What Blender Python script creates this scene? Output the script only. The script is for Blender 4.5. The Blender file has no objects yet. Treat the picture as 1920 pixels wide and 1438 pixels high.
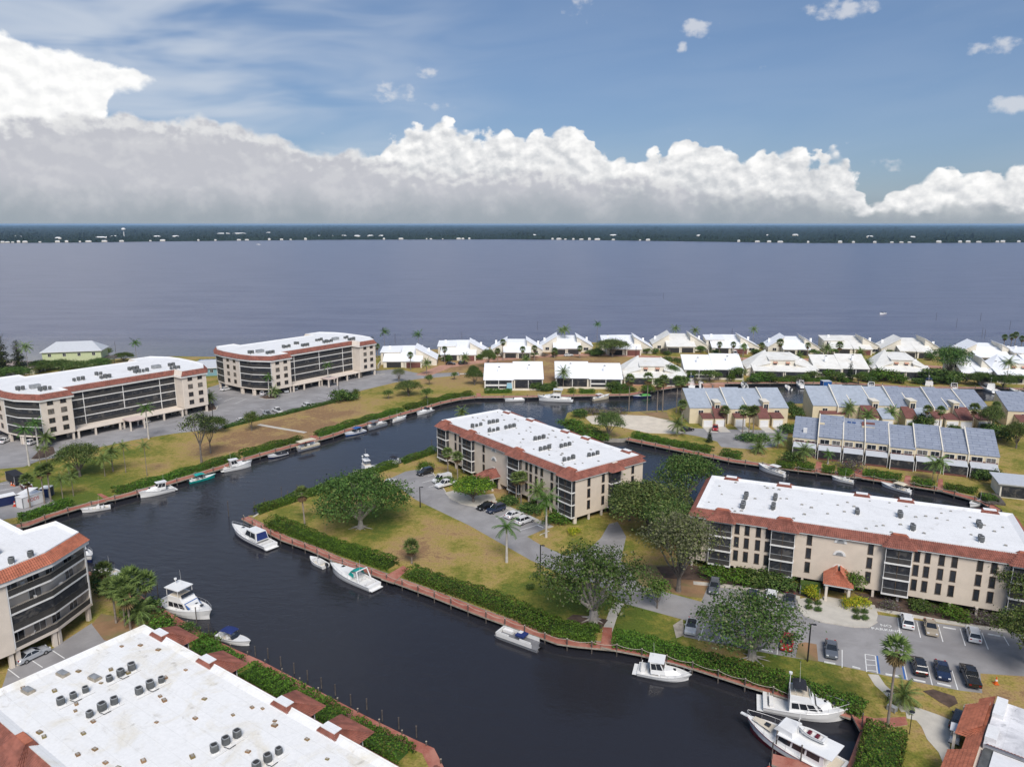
import bpy, math, random
from mathutils import Vector, Matrix
R = math.radians
rnd = random.Random(7)
SC = bpy.context.scene
COL = SC.collection

# ------------------------------------------------------------------ camera
F_PX, CAM_H = 1390.0, 66.0
PITCH = math.atan(299 / F_PX)
cam_data = bpy.data.cameras.new('camera'); cam = bpy.data.objects.new('camera', cam_data)
COL.objects.link(cam); SC.camera = cam
cam.location = (0, 0, CAM_H); cam.rotation_euler = (math.pi / 2 - PITCH, 0, 0)
cam_data.sensor_fit = 'HORIZONTAL'; cam_data.sensor_width = 36
cam_data.lens = 36 * F_PX / 1920; cam_data.clip_start = 0.5; cam_data.clip_end = 120000
CP, SP = math.cos(PITCH), math.sin(PITCH)
G = 1.3                                   # ground level above the water

def g(px, py, z=G):
    """photo pixel -> point on the horizontal plane z"""
    u, v = (px - 960) / F_PX, (719 - py) / F_PX
    dx, dy, dz = u, CP + v * SP, -SP + v * CP
    t = (z - CAM_H) / dz
    return Vector((t * dx, t * dy, z))

# ------------------------------------------------------------------ render settings / exposure
SC.view_settings.view_transform = 'Standard'; SC.view_settings.look = 'None'
SC.view_settings.exposure = 0.60; SC.view_settings.gamma = 1.0
SC.view_settings.use_curve_mapping = False
SC.cycles.use_denoising = True
try: SC.cycles.denoiser = 'OPENIMAGEDENOISE'
except Exception: pass
SC.cycles.max_bounces = 6; SC.cycles.diffuse_bounces = 2; SC.cycles.glossy_bounces = 3
SC.cycles.transmission_bounces = 4; SC.cycles.transparent_max_bounces = 8; SC.cycles.volume_bounces = 0
SC.cycles.caustics_reflective = False; SC.cycles.caustics_refractive = False

# ------------------------------------------------------------------ sun
SUN_EL, SUN_AZ = 48.0, 170.0              # azimuth clockwise from +Y
sun = bpy.data.lights.new('sun', 'SUN'); sun_o = bpy.data.objects.new('sun', sun); COL.objects.link(sun_o)
sun.energy = 2.4; sun.angle = R(26); sun.color = (1.0, 0.94, 0.865)
sun_dir = Vector((math.sin(R(SUN_AZ)) * math.cos(R(SUN_EL)), math.cos(R(SUN_AZ)) * math.cos(R(SUN_EL)), math.sin(R(SUN_EL))))
sun_o.rotation_euler = sun_dir.to_track_quat('Z', 'Y').to_euler()

# ------------------------------------------------------------------ node helper
class NT:
    def __init__(s, tree): s.t = tree; tree.nodes.clear()
    def n(s, typ, inp=None, **props):
        nd = s.t.nodes.new(typ)
        for k, v in props.items(): setattr(nd, k, v)
        for k, v in (inp or {}).items(): s.put(nd.inputs[k], v)
        return nd
    def put(s, sock, v):
        if isinstance(v, bpy.types.NodeSocket): s.t.links.new(v, sock)
        elif hasattr(v, 'outputs'): s.t.links.new(v.outputs[0], sock)
        else: sock.default_value = v
    def m(s, op, a, b=0.0, c=0.0, clamp=False):
        nd = s.n('ShaderNodeMath', operation=op, use_clamp=clamp)
        s.put(nd.inputs[0], a); s.put(nd.inputs[1], b); s.put(nd.inputs[2], c)
        return nd.outputs[0]
    def mix(s, f, a, b, blend='MIX'):
        nd = s.n('ShaderNodeMix', data_type='RGBA', blend_type=blend)
        s.put(nd.inputs[0], f); s.put(nd.inputs[6], a); s.put(nd.inputs[7], b)
        return nd.outputs[2]
    def sep(s, v): return s.n('ShaderNodeSeparateXYZ', {0: v}).outputs
    def xyz(s, x, y, z): return s.n('ShaderNodeCombineXYZ', {0: x, 1: y, 2: z}).outputs[0]
    def noise(s, vec, scale, detail=3.0, rough=0.55, dist=0.0):
        return s.n('ShaderNodeTexNoise', {'Vector': vec, 'Scale': scale, 'Detail': detail, 'Roughness': rough, 'Distortion': dist}).outputs[0]
    def ramp(s, f, stops, interp='LINEAR'):
        nd = s.n('ShaderNodeValToRGB', {0: f}); cr = nd.color_ramp; cr.interpolation = interp
        while len(cr.elements) < len(stops): cr.elements.new(0.5)
        for e, (p, c) in zip(cr.elements, stops):
            e.position = p; e.color = (c, c, c, 1) if not hasattr(c, '__len__') else (*c, 1)
        return nd.outputs[0]
    def mrange(s, v, a, b, c=0.0, d=1.0, smooth=True):
        return s.n('ShaderNodeMapRange', {0: v, 1: a, 2: b, 3: c, 4: d}, interpolation_type='SMOOTHSTEP' if smooth else 'LINEAR').outputs[0]

# ------------------------------------------------------------------ world: blue sky with a cumulus bank
world = bpy.data.worlds.new('World'); SC.world = world; world.use_nodes = True
W = NT(world.node_tree)
SKY = 0.11
def _azel(px, py):
    u, v = (px - 960) / F_PX, (719 - py) / F_PX
    d = Vector((u, CP + v * SP, -SP + v * CP)).normalized()
    return math.degrees(math.atan2(d.x, d.y)), math.degrees(math.asin(d.z))
dirv = W.n('ShaderNodeTexCoord').outputs['Generated']
dx, dy, dz = W.sep(dirv)
az = W.m('DEGREES', W.m('ARCTAN2', dx, dy)); el = W.m('DEGREES', W.m('ARCSINE', dz))
azp = W.m('PINGPONG', W.m('ADD', az, 45.0), 90.0)         # the bank goes on all round the horizon
pv = W.xyz(azp, el, 0.0)
def prof(stops, warp, amp):
    """cloud-top elevation (degrees) as a function of azimuth"""
    st = []
    for px, py in stops:
        a, e = _azel(px, py); st.append(((a + 45) / 90, max(e, 0) / 16))
    t = W.m('DIVIDE', W.m('ADD', azp, W.m('MULTIPLY', W.m('SUBTRACT', warp, 0.5), amp)), 90.0)
    return W.m('MULTIPLY', W.ramp(t, st), 16.0)
nA = W.noise(pv, 0.55, 5, 0.55); nB = W.noise(W.xyz(azp, W.m('ADD', el, 31.0), 3.0), 0.32, 5, 0.55)
nC = W.noise(W.xyz(azp, W.m('MULTIPLY', el, 1.3), 9.0), 1.15, 5, 0.52)
nCs = W.noise(W.xyz(W.m('ADD', azp, 0.25), W.m('ADD', W.m('MULTIPLY', el, 1.3), 0.55), 9.0), 1.15, 4, 0.5)
def puffs(scale, k, off):
    wv = W.xyz(W.m('ADD', azp, W.m('MULTIPLY', nC, k)), W.m('ADD', W.m('MULTIPLY', el, 1.25), W.m('ADD', W.m('MULTIPLY', nA, k), off)), 0.0)
    return W.n('ShaderNodeTexVoronoi', {'Vector': wv, 'Scale': scale, 'Smoothness': 0.55}, feature='SMOOTH_F1').outputs[0]
vor, vor2 = puffs(0.48, 1.3, 0.0), puffs(1.25, 0.8, 7.0)
bil = W.m('ADD', W.m('MULTIPLY', W.m('SUBTRACT', vor, 0.42), 1.9), W.m('MULTIPLY', W.m('SUBTRACT', vor2, 0.4), 0.6))
# white cumulus towers
h2 = prof([(0, 300), (560, 300), (680, 296), (740, 262), (790, 232), (825, 225), (865, 242), (905, 262), (940, 246), (985, 262), (1010, 240), (1065, 232),
           (1105, 250), (1150, 292), (1190, 300), (1240, 283), (1285, 262), (1340, 260), (1372, 272), (1402, 302), (1448, 266), (1490, 270), (1518, 292), (1550, 276), (1590, 295), (1640, 372), (1660, 362), (1700, 336), (1800, 322), (1860, 322), (1920, 302)], nA, 2.6)
e2 = W.m('ADD', el, W.m('ADD', W.m('MULTIPLY', W.m('SUBTRACT', nC, 0.5), 1.1), bil))
d2 = W.m('SUBTRACT', h2, e2); m2 = W.mrange(d2, -0.10, 0.26)
sh2 = W.m('ADD', 0.66, W.m('ADD', W.m('MULTIPLY', W.m('SUBTRACT', nC, nCs), 1.7), W.m('MULTIPLY', bil, -0.42)), clamp=True)
sh2 = W.m('SUBTRACT', sh2, W.mrange(d2, 0.6, 4.0, 0.0, 0.30), clamp=True)
c2 = W.mix(sh2, (0.56, 0.58, 0.61, 1), (0.94, 0.935, 0.925, 1))
# anvil at the left
h3 = prof([(0, 50), (20, 62), (60, 84), (140, 96), (200, 114), (250, 128), (290, 142), (312, 175), (330, 420), (1920, 420)], nB, 3.0)
b3 = prof([(0, 420), (150, 420), (185, 260), (200, 178), (250, 172), (310, 150), (330, 120), (1920, 100)], nB, 2.0)
e3 = W.m('ADD', el, W.m('MULTIPLY', W.m('SUBTRACT', nC, 0.5), 0.9))
m3 = W.m('MULTIPLY', W.mrange(W.m('SUBTRACT', h3, e3), -0.05, 0.3), W.mrange(W.m('SUBTRACT', e3, b3), -0.1, 0.5))
c3 = W.mix(W.m('ADD', 0.75, W.m('MULTIPLY', W.m('SUBTRACT', nC, nCs), 1.5), clamp=True), (0.72, 0.73, 0.75, 1), (0.95, 0.95, 0.94, 1))
# grey stratus bank in front
h1 = prof([(0, 214), (100, 211), (190, 209), (260, 212), (340, 222), (380, 214), (440, 232), (520, 252), (570, 274), (640, 275), (700, 290), (760, 308), (850, 318), (930, 310),
           (1000, 312), (1100, 325), (1200, 325), (1270, 335), (1330, 352), (1400, 358), (1480, 352), (1560, 368), (1620, 390), (1680, 388), (1740, 385), (1920, 378)], nB, 3.0)
e1 = W.m('ADD', el, W.m('ADD', W.m('MULTIPLY', W.m('SUBTRACT', nA, 0.5), 1.3), W.m('ADD', W.m('MULTIPLY', W.m('SUBTRACT', nC, 0.5), 0.6), W.m('MULTIPLY', bil, 0.5))))
d1 = W.m('SUBTRACT', h1, e1); m1 = W.mrange(d1, -0.12, 0.45)
lump = W.m('ADD', W.m('MULTIPLY', W.m('SUBTRACT', nC, nCs), 1.6), W.m('MULTIPLY', bil, -0.35))
c1 = W.mix(W.mrange(W.m('SUBTRACT', d1, W.m('MULTIPLY', lump, 1.8)), -0.1, 1.5), (0.74, 0.745, 0.75, 1), (0.50, 0.51, 0.555, 1))
c1 = W.mix(W.m('MULTIPLY', W.mrange(W.m('ADD', nB, W.m('MULTIPLY', lump, 0.35)), 0.40, 0.68), 0.42), c1, (0.64, 0.645, 0.665, 1))
c1 = W.mix(W.mrange(W.m('ADD', el, W.m('MULTIPLY', W.m('SUBTRACT', nB, 0.5), 4.0)), -0.2, 3.2, 0.95, 0.0), c1, (0.31, 0.355, 0.395, 1))
# small drifting puffs and thin cirrus
puff = None
for px, py, ra, re, w in ((1305, 52, 1.3, 0.8, 1.0), (1278, 90, 0.6, 0.5, 0.8), (1580, 18, 3.0, 0.9, 0.8), (1862, 88, 2.0, 0.7, 0.85), (1900, 196, 2.0, 0.75, 0.95), (740, 172, 2.5, 1.1, 0.62), (830, 200, 2.0, 0.5, 0.6), (800, 138, 1.5, 0.6, 0.6), (1665, 310, 1.7, 0.6, 0.6), (1085, 20, 1.5, 1.6, 0.35)):
    a0, e0 = _azel(px, py)
    q = W.m('ADD', W.m('POWER', W.m('DIVIDE', W.m('SUBTRACT', azp, a0 + 45), ra), 2.0), W.m('POWER', W.m('DIVIDE', W.m('SUBTRACT', el, e0), re), 2.0))
    q = W.m('MULTIPLY', W.m('SUBTRACT', 1.0, q, clamp=True), w)
    puff = q if puff is None else W.m('MAXIMUM', puff, q)
puff = W.mrange(W.m('ADD', puff, W.m('MULTIPLY', W.m('SUBTRACT', nC, 0.55), 1.7)), 0.25, 0.85)
puff = W.m('MULTIPLY', puff, 0.62)
cir = W.noise(W.xyz(W.m('MULTIPLY', azp, 0.22), W.m('ADD', el, W.m('MULTIPLY', azp, -0.06)), 5.0), 0.40, 3, 0.5, 0.5)
cir = W.m('MULTIPLY', W.mrange(cir, 0.28, 0.70), W.mrange(azp, 48.0, 20.0, 0.06, 0.72))
sky = W.n('ShaderNodeTexSky', sky_type='NISHITA', sun_disc=False, sun_elevation=R(SUN_EL), sun_rotation=R(SUN_AZ), altitude=60, air_density=1.0, dust_density=0.9, ozone_density=1.6)
base = W.mix(1.0, sky.outputs[0], (SKY, SKY, SKY, 1), 'MULTIPLY')
base = W.mix(0.35, W.mix(1.0, base, (0.62, 0.67, 0.79, 1), 'MULTIPLY'), (0.17, 0.285, 0.47, 1))
out = W.mix(cir, base, (0.60, 0.65, 0.72, 1))
out = W.mix(puff, out, (0.74, 0.74, 0.755, 1))
out = W.mix(m3, out, c3); out = W.mix(m2, out, c2); out = W.mix(m1, out, c1)
out = W.mix(W.mrange(el, -0.6, 0.25, 1.0, 0.0), out, (0.40, 0.44, 0.475, 1))
kk = 0.715 / SKY
bg = W.n('ShaderNodeBackground', {'Color': W.mix(1.0, out, (kk, kk, kk, 1), 'MULTIPLY'), 'Strength': SKY})
W.n('ShaderNodeOutputWorld', {'Surface': bg})

# ------------------------------------------------------------------ materials
MATS = {}
def mat(name, col, rough=0.7, var=0.12, scale=1.5, bump=0.0, bscale=None, spec=0.4, metal=0.0, col2=None, coat=0.0, alpha=None, c2range=(0.45, 0.62), detail=4):
    m = bpy.data.materials.new(name); m.use_nodes = True; t = NT(m.node_tree)
    pos = t.n('ShaderNodeNewGeometry').outputs['Position']
    nz = t.noise(pos, scale, detail, 0.6)
    c = t.mix(t.mrange(nz, 0.3, 0.7), tuple(x * (1 - var) for x in col) + (1,), tuple(min(1, x * (1 + var)) for x in col) + (1,))
    if col2: c = t.mix(t.mrange(t.noise(pos, scale * 0.37, 5, 0.65, 0.6), *c2range), c, col2 + (1,))
    b = t.n('ShaderNodeBsdfPrincipled', {'Base Color': c, 'Roughness': rough, 'Metallic': metal, 'Specular IOR Level': spec})
    if coat: b.inputs['Coat Weight'].default_value = coat; b.inputs['Coat Roughness'].default_value = 0.05
    if bump:
        bn = t.n('ShaderNodeBump', {'Strength': bump, 'Distance': 0.05, 'Height': t.noise(pos, bscale or scale * 6, 4)})
        t.put(b.inputs['Normal'], bn)
    t.n('ShaderNodeOutputMaterial', {'Surface': b})
    MATS[name] = m; return m

def leaf_mat(name, c_dark, c_light, scale=0.35, trans=0.15):
    m = bpy.data.materials.new(name); m.use_nodes = True; t = NT(m.node_tree)
    geo = t.n('ShaderNodeNewGeometry'); rn = t.n('ShaderNodeObjectInfo').outputs['Random']
    nz = t.noise(geo.outputs['Position'], scale, 3)
    f = t.m('ADD', t.m('MULTIPLY', geo.outputs['Random Per Island'], 0.75), t.m('ADD', t.m('MULTIPLY', nz, 0.7), -0.22), clamp=True)
    c = t.mix(f, c_dark + (1,), c_light + (1,))
    hs = t.n('ShaderNodeHueSaturation', {'Hue': t.m('ADD', 0.485, t.m('MULTIPLY', rn, 0.03)), 'Saturation': 1.0, 'Value': t.m('ADD', 0.85, t.m('MULTIPLY', rn, 0.3)), 'Color': c})
    b = t.n('ShaderNodeBsdfPrincipled', {'Base Color': hs, 'Roughness': 0.8, 'Specular IOR Level': 0.08})
    tr = t.n('ShaderNodeBsdfTranslucent', {'Color': hs})
    t.n('ShaderNodeOutputMaterial', {'Surface': t.n('ShaderNodeMixShader', {0: trans, 1: b, 2: tr})})
    MATS[name] = m; return m

mat('villa_roof', (0.84, 0.85, 0.87), 0.55, 0.03, 0.4)
mat('villa_roof_cream', (0.76, 0.745, 0.70), 0.6, 0.06, 0.5, col2=(0.66, 0.62, 0.54), c2range=(0.5, 0.75))
mat('villa_wall', (0.72, 0.67, 0.57), 0.85, 0.06, 0.5, bump=0.1)
mat('cream_wall', (0.66, 0.57, 0.40), 0.85, 0.06, 0.6, bump=0.1)
mat('brown_shingle', (0.16, 0.065, 0.055), 0.85, 0.15, 0.9)
mat('stucco', (0.67, 0.575, 0.475), 0.9, 0.05, 0.5, bump=0.15)
mat('stucco_pale', (0.70, 0.62, 0.535), 0.9, 0.05, 0.5, bump=0.15)
mat('tile', (0.25, 0.092, 0.066), 0.8, 0.28, 0.9, bump=0.2, col2=(0.17, 0.068, 0.052), c2range=(0.5, 0.75))
mat('tile_bright', (0.40, 0.135, 0.078), 0.8, 0.22, 1.3, bump=0.2)
mat('white_trim', (0.76, 0.75, 0.73), 0.6, 0.05)
mat('screen', (0.030, 0.032, 0.038), 0.5, 0.3, 1.6, spec=0.3, col2=(0.095, 0.09, 0.085), c2range=(0.52, 0.62))
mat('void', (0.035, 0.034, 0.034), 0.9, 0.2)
mat('glass', (0.025, 0.028, 0.034), 0.12, 0.3, 0.8, spec=0.6)
mat('curtain_glass', (0.16, 0.15, 0.14), 0.2, 0.5, 1.1, spec=0.6)
mat('rail', (0.055, 0.052, 0.050), 0.5, 0.2)
mat('bronze', (0.11, 0.075, 0.05), 0.5, 0.2)
mat('asphalt', (0.295, 0.285, 0.285), 0.9, 0.12, 0.25, bump=0.2, bscale=8, col2=(0.225, 0.215, 0.215), c2range=(0.42, 0.70), detail=9)
mat('concrete', (0.52, 0.485, 0.425), 0.85, 0.08, 0.6, bump=0.15)
mat('seawall', (0.30, 0.28, 0.25), 0.9, 0.2, 0.8)
mat('paint', (0.74, 0.74, 0.72), 0.7, 0.10, 1.5)
mat('paint_blue', (0.04, 0.14, 0.40), 0.7, 0.1)
mat('mulch', (0.095, 0.062, 0.045), 0.95, 0.35, 0.7, bump=0.6, bscale=3)
mat('dirt', (0.27, 0.16, 0.085), 0.95, 0.2, 0.25, bump=0.3, bscale=2, col2=(0.20, 0.17, 0.07))
mat('sand', (0.62, 0.55, 0.45), 0.95, 0.10, 0.3, bump=0.3, bscale=2)
mat('driveway', (0.44, 0.24, 0.17), 0.9, 0.2, 0.4)
mat('timber', (0.10, 0.085, 0.075), 0.9, 0.35, 2.0)
mat('timber_pale', (0.35, 0.31, 0.25), 0.9, 0.25, 2.0)
mat('rope', (0.40, 0.36, 0.30), 0.9, 0.15)
mat('bark', (0.17, 0.145, 0.125), 0.9, 0.3, 1.2, bump=0.4)
mat('bark_pale', (0.36, 0.33, 0.295), 0.9, 0.25, 1.0, bump=0.4)
mat('palm_bark', (0.24, 0.20, 0.165), 0.9, 0.25, 1.6, bump=0.4)
mat('royal_bark', (0.50, 0.47, 0.44), 0.85, 0.12, 1.2)
mat('crownshaft', (0.16, 0.26, 0.06), 0.6, 0.1)
mat('gelcoat', (0.80, 0.80, 0.79), 0.22, 0.03, 0.6, spec=0.5, coat=0.2)
mat('deck_white', (0.74, 0.735, 0.72), 0.5, 0.04, 1.0)
mat('cream_deck', (0.62, 0.55, 0.44), 0.6, 0.05, 1.0)
mat('navy', (0.012, 0.022, 0.085), 0.3, 0.1, coat=0.2)
mat('navy_canvas', (0.014, 0.03, 0.14), 0.85, 0.15)
mat('black_canvas', (0.02, 0.021, 0.028), 0.85, 0.15)
mat('blue_canvas', (0.02, 0.10, 0.32), 0.85, 0.12)
mat('teal', (0.01, 0.34, 0.30), 0.4, 0.1)
mat('green_canvas', (0.08, 0.30, 0.06), 0.8, 0.1)
mat('maroon', (0.13, 0.012, 0.02), 0.35, 0.1)
mat('beige_canvas', (0.62, 0.55, 0.42), 0.8, 0.08)
mat('grey_canvas', (0.18, 0.18, 0.19), 0.8, 0.1)
mat('chrome', (0.50, 0.50, 0.51), 0.5, 0.05, metal=0.4)
mat('engine', (0.025, 0.025, 0.03), 0.35, 0.1)
mat('tyre', (0.018, 0.018, 0.019), 0.85, 0.1)
mat('rim', (0.42, 0.42, 0.43), 0.35, 0.05, metal=0.7)
mat('car_glass', (0.018, 0.021, 0.026), 0.08, 0.1, spec=0.7)
mat('headlight', (0.72, 0.73, 0.75), 0.15, 0.03)
mat('taillight', (0.35, 0.012, 0.01), 0.25, 0.05)
mat('steel', (0.33, 0.34, 0.345), 0.55, 0.2, 1.5, metal=0.3)
mat('steel_dark', (0.10, 0.105, 0.105), 0.6, 0.25, 1.5)
mat('lamp_black', (0.018, 0.018, 0.02), 0.5, 0.1)
mat('red_plastic', (0.55, 0.05, 0.02), 0.5, 0.05)
mat('orange', (0.65, 0.13, 0.02), 0.5, 0.05)
mat('container_white', (0.74, 0.74, 0.75), 0.5, 0.04)
mat('pale_green_wall', (0.55, 0.60, 0.36), 0.85, 0.05)
mat('pale_metal_roof', (0.50, 0.52, 0.55), 0.5, 0.05)
mat('pink_roof', (0.62, 0.50, 0.45), 0.8, 0.08)
mat('blue_wall', (0.20, 0.36, 0.42), 0.8, 0.08)
mat('solar', (0.03, 0.07, 0.20), 0.2, 0.15)
mat('flower', (0.62, 0.50, 0.03), 0.7, 0.3)
mat('rock', (0.36, 0.32, 0.27), 0.9, 0.25, 1.0)
for _n, _c in dict(white=(0.72, 0.72, 0.72), silver=(0.42, 0.44, 0.47), grey=(0.11, 0.12, 0.14), black=(0.012, 0.012, 0.014), navy=(0.014, 0.024, 0.06), red=(0.34, 0.012, 0.018), tan=(0.34, 0.29, 0.22), green=(0.03, 0.045, 0.04)).items():
    mat('car_' + _n, _c, 0.25, 0.03, 0.7, spec=0.5, coat=0.6)
leaf_mat('leaf_ficus', (0.014, 0.036, 0.010), (0.120, 0.205, 0.048))
leaf_mat('leaf_hedge', (0.016, 0.044, 0.008), (0.140, 0.259, 0.034), 0.6)
leaf_mat('leaf_hedge_dry', (0.017, 0.025, 0.007), (0.147, 0.161, 0.039), 0.6)
leaf_mat('leaf_bright', (0.034, 0.081, 0.009), (0.238, 0.378, 0.035))
leaf_mat('leaf_oak', (0.034, 0.055, 0.018), (0.217, 0.266, 0.084))
leaf_mat('leaf_grey', (0.06, 0.068, 0.036), (0.26, 0.27, 0.15))
leaf_mat('leaf_palm', (0.040, 0.069, 0.021), (0.238, 0.308, 0.091))
leaf_mat('leaf_royal', (0.017, 0.052, 0.011), (0.098, 0.210, 0.035))
leaf_mat('leaf_dead', (0.13, 0.085, 0.04), (0.30, 0.21, 0.11), trans=0.05)
leaf_mat('leaf_pine', (0.009, 0.018, 0.009), (0.056, 0.077, 0.035))
leaf_mat('leaf_yellow', (0.22, 0.20, 0.02), (0.60, 0.52, 0.04))
leaf_mat('leaf_purple', (0.040, 0.034, 0.040), (0.210, 0.168, 0.182))

def grass_material(blobs):
    m = bpy.data.materials.new('grass'); m.use_nodes = True; t = NT(m.node_tree)
    pos = t.n('ShaderNodeNewGeometry').outputs['Position']
    n1 = t.noise(pos, 0.09, 6, 0.62); n2 = t.noise(pos, 0.7, 6, 0.7); n3 = t.noise(pos, 3.0, 4, 0.7)
    dry = 0.50
    for x, y, r, v in blobs:
        dd = t.n('ShaderNodeVectorMath', {0: pos, 1: (x, y, G)}, operation='DISTANCE').outputs['Value']
        f = t.mrange(t.m('ADD', dd, t.m('MULTIPLY', t.m('SUBTRACT', n1, 0.5), r * 1.6)), r * 0.45, r * 1.15, 1.0, 0.0)
        dry = t.m('ADD', t.m('MULTIPLY', dry, t.m('SUBTRACT', 1.0, f)), t.m('MULTIPLY', f, v))
    f = t.m('ADD', dry, t.m('ADD', t.m('MULTIPLY', t.m('SUBTRACT', n1, 0.5), 2.0), t.m('MULTIPLY', t.m('SUBTRACT', n2, 0.5), 1.2)), clamp=True)
    c = t.ramp(f, [(0.0, (0.10, 0.135, 0.024)), (0.3, (0.19, 0.185, 0.038)), (0.55, (0.32, 0.25, 0.075)), (0.8, (0.36, 0.245, 0.11)), (1.0, (0.26, 0.16, 0.085))])
    c = t.mix(1.0, c, t.ramp(n3, [(0.28, 0.55), (0.5, 1.0), (0.75, 1.3)]), 'MULTIPLY')
    bn = t.n('ShaderNodeBump', {'Strength': 0.5, 'Distance': 0.08, 'Height': n3})
    b = t.n('ShaderNodeBsdfPrincipled', {'Base Color': c, 'Roughness': 0.95, 'Specular IOR Level': 0.1, 'Normal': bn})
    t.n('ShaderNodeOutputMaterial', {'Surface': b}); MATS['grass'] = m

def walkway_material():
    m = bpy.data.materials.new('brick_paving'); m.use_nodes = True; t = NT(m.node_tree)
    pos = t.n('ShaderNodeNewGeometry').outputs['Position']
    br = t.n('ShaderNodeTexBrick', {'Vector': pos, 'Color1': (0.40, 0.135, 0.095, 1), 'Color2': (0.30, 0.095, 0.068, 1), 'Mortar': (0.24, 0.13, 0.10, 1), 'Scale': 2.2, 'Mortar Size': 0.012})
    c = t.mix(t.mrange(t.noise(pos, 0.5, 5), 0.35, 0.7), br.outputs[0], (0.44, 0.20, 0.15, 1))
    b = t.n('ShaderNodeBsdfPrincipled', {'Base Color': c, 'Roughness': 0.9, 'Specular IOR Level': 0.2})
    t.n('ShaderNodeOutputMaterial', {'Surface': b}); MATS['brick_paving'] = m
walkway_material()
def roof_material(name, col, stain, amt, rust):
    m = bpy.data.materials.new(name); m.use_nodes = True; t = NT(m.node_tree)
    pos = t.n('ShaderNodeTexCoord').outputs['Object']; x, y, z = t.sep(pos)
    n1, n2, n3 = t.noise(pos, 0.16, 7, 0.65, 1.2), t.noise(pos, 0.55, 6, 0.7, 0.8), t.noise(pos, 2.5, 4, 0.6)
    c = t.mix(t.m('MULTIPLY', t.mrange(n1, 0.46, 0.72), amt), (*col, 1), (*stain, 1))
    c = t.mix(t.m('MULTIPLY', t.m('MULTIPLY', t.mrange(n2, 0.56, 0.72), t.mrange(n1, 0.40, 0.60)), amt), c, (*rust, 1))
    seam = t.n('ShaderNodeTexBrick', {'Vector': t.xyz(x, y, 0.0), 'Color1': (1, 1, 1, 1), 'Color2': (0.97, 0.97, 0.97, 1), 'Mortar': (0.86, 0.86, 0.85, 1), 'Scale': 1.0, 'Mortar Size': 0.03, 'Mortar Smooth': 0.5, 'Brick Width': 9.0, 'Row Height': 1.9}).outputs[0]
    c = t.mix(1.0, c, seam, 'MULTIPLY'); c = t.mix(1.0, c, t.ramp(n3, [(0.3, 0.93), (0.7, 1.03)]), 'MULTIPLY')
    t.n('ShaderNodeOutputMaterial', {'Surface': t.n('ShaderNodeBsdfPrincipled', {'Base Color': c, 'Roughness': 0.75, 'Specular IOR Level': 0.3})}); MATS[name] = m
roof_material('white_roof', (0.80, 0.80, 0.80), (0.66, 0.66, 0.66), 0.55, (0.52, 0.50, 0.47)); roof_material('worn_roof', (0.82, 0.815, 0.80), (0.72, 0.67, 0.56), 0.85, (0.48, 0.45, 0.40)); roof_material('grey_roof', (0.80, 0.79, 0.80), (0.42, 0.42, 0.44), 1.0, (0.16, 0.16, 0.18))
def shingle_material(name, a, b, mortar):
    m = bpy.data.materials.new(name); m.use_nodes = True; t = NT(m.node_tree)
    pos = t.n('ShaderNodeTexCoord').outputs['Object']; x, y, z = t.sep(pos)
    br = t.n('ShaderNodeTexBrick', {'Vector': t.xyz(x, y, 0.0), 'Color1': (*a, 1), 'Color2': (*b, 1), 'Mortar': (*mortar, 1), 'Scale': 1.0, 'Mortar Size': 0.13, 'Mortar Smooth': 0.5, 'Brick Width': 3.2, 'Row Height': 1.15})
    c = t.mix(1.0, br.outputs[0], t.ramp(t.noise(pos, 0.8, 5), [(0.3, 0.88), (0.7, 1.1)]), 'MULTIPLY')
    t.n('ShaderNodeOutputMaterial', {'Surface': t.n('ShaderNodeBsdfPrincipled', {'Base Color': c, 'Roughness': 0.85, 'Specular IOR Level': 0.25})}); MATS[name] = m
shingle_material('blue_shingle', (0.35, 0.39, 0.45), (0.37, 0.41, 0.47), (0.33, 0.37, 0.43)); shingle_material('grey_shingle', (0.275, 0.305, 0.37), (0.245, 0.275, 0.34), (0.18, 0.205, 0.27))

def water_material():
    m = bpy.data.materials.new('water'); m.use_nodes = True; t = NT(m.node_tree)
    pos = t.n('ShaderNodeNewGeometry').outputs['Position']
    x, y, z = t.sep(pos)
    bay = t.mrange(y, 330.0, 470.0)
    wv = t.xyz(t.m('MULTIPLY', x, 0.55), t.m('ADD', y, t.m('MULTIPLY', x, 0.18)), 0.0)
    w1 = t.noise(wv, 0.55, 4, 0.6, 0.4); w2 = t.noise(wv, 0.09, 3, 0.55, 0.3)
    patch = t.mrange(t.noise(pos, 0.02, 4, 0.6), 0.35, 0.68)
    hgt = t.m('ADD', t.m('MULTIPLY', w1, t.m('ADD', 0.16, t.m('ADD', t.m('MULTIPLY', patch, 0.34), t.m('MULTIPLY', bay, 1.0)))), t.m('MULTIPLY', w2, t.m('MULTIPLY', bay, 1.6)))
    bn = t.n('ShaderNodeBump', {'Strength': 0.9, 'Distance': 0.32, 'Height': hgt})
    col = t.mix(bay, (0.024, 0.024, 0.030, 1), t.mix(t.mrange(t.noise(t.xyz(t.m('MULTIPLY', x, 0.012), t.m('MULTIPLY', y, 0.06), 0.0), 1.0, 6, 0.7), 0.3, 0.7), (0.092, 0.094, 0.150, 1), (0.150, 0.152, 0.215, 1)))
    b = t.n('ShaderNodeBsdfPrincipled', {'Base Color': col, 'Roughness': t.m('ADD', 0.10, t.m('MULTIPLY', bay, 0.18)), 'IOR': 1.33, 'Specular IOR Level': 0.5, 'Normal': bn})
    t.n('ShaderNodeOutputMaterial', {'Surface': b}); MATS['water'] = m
water_material()

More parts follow.
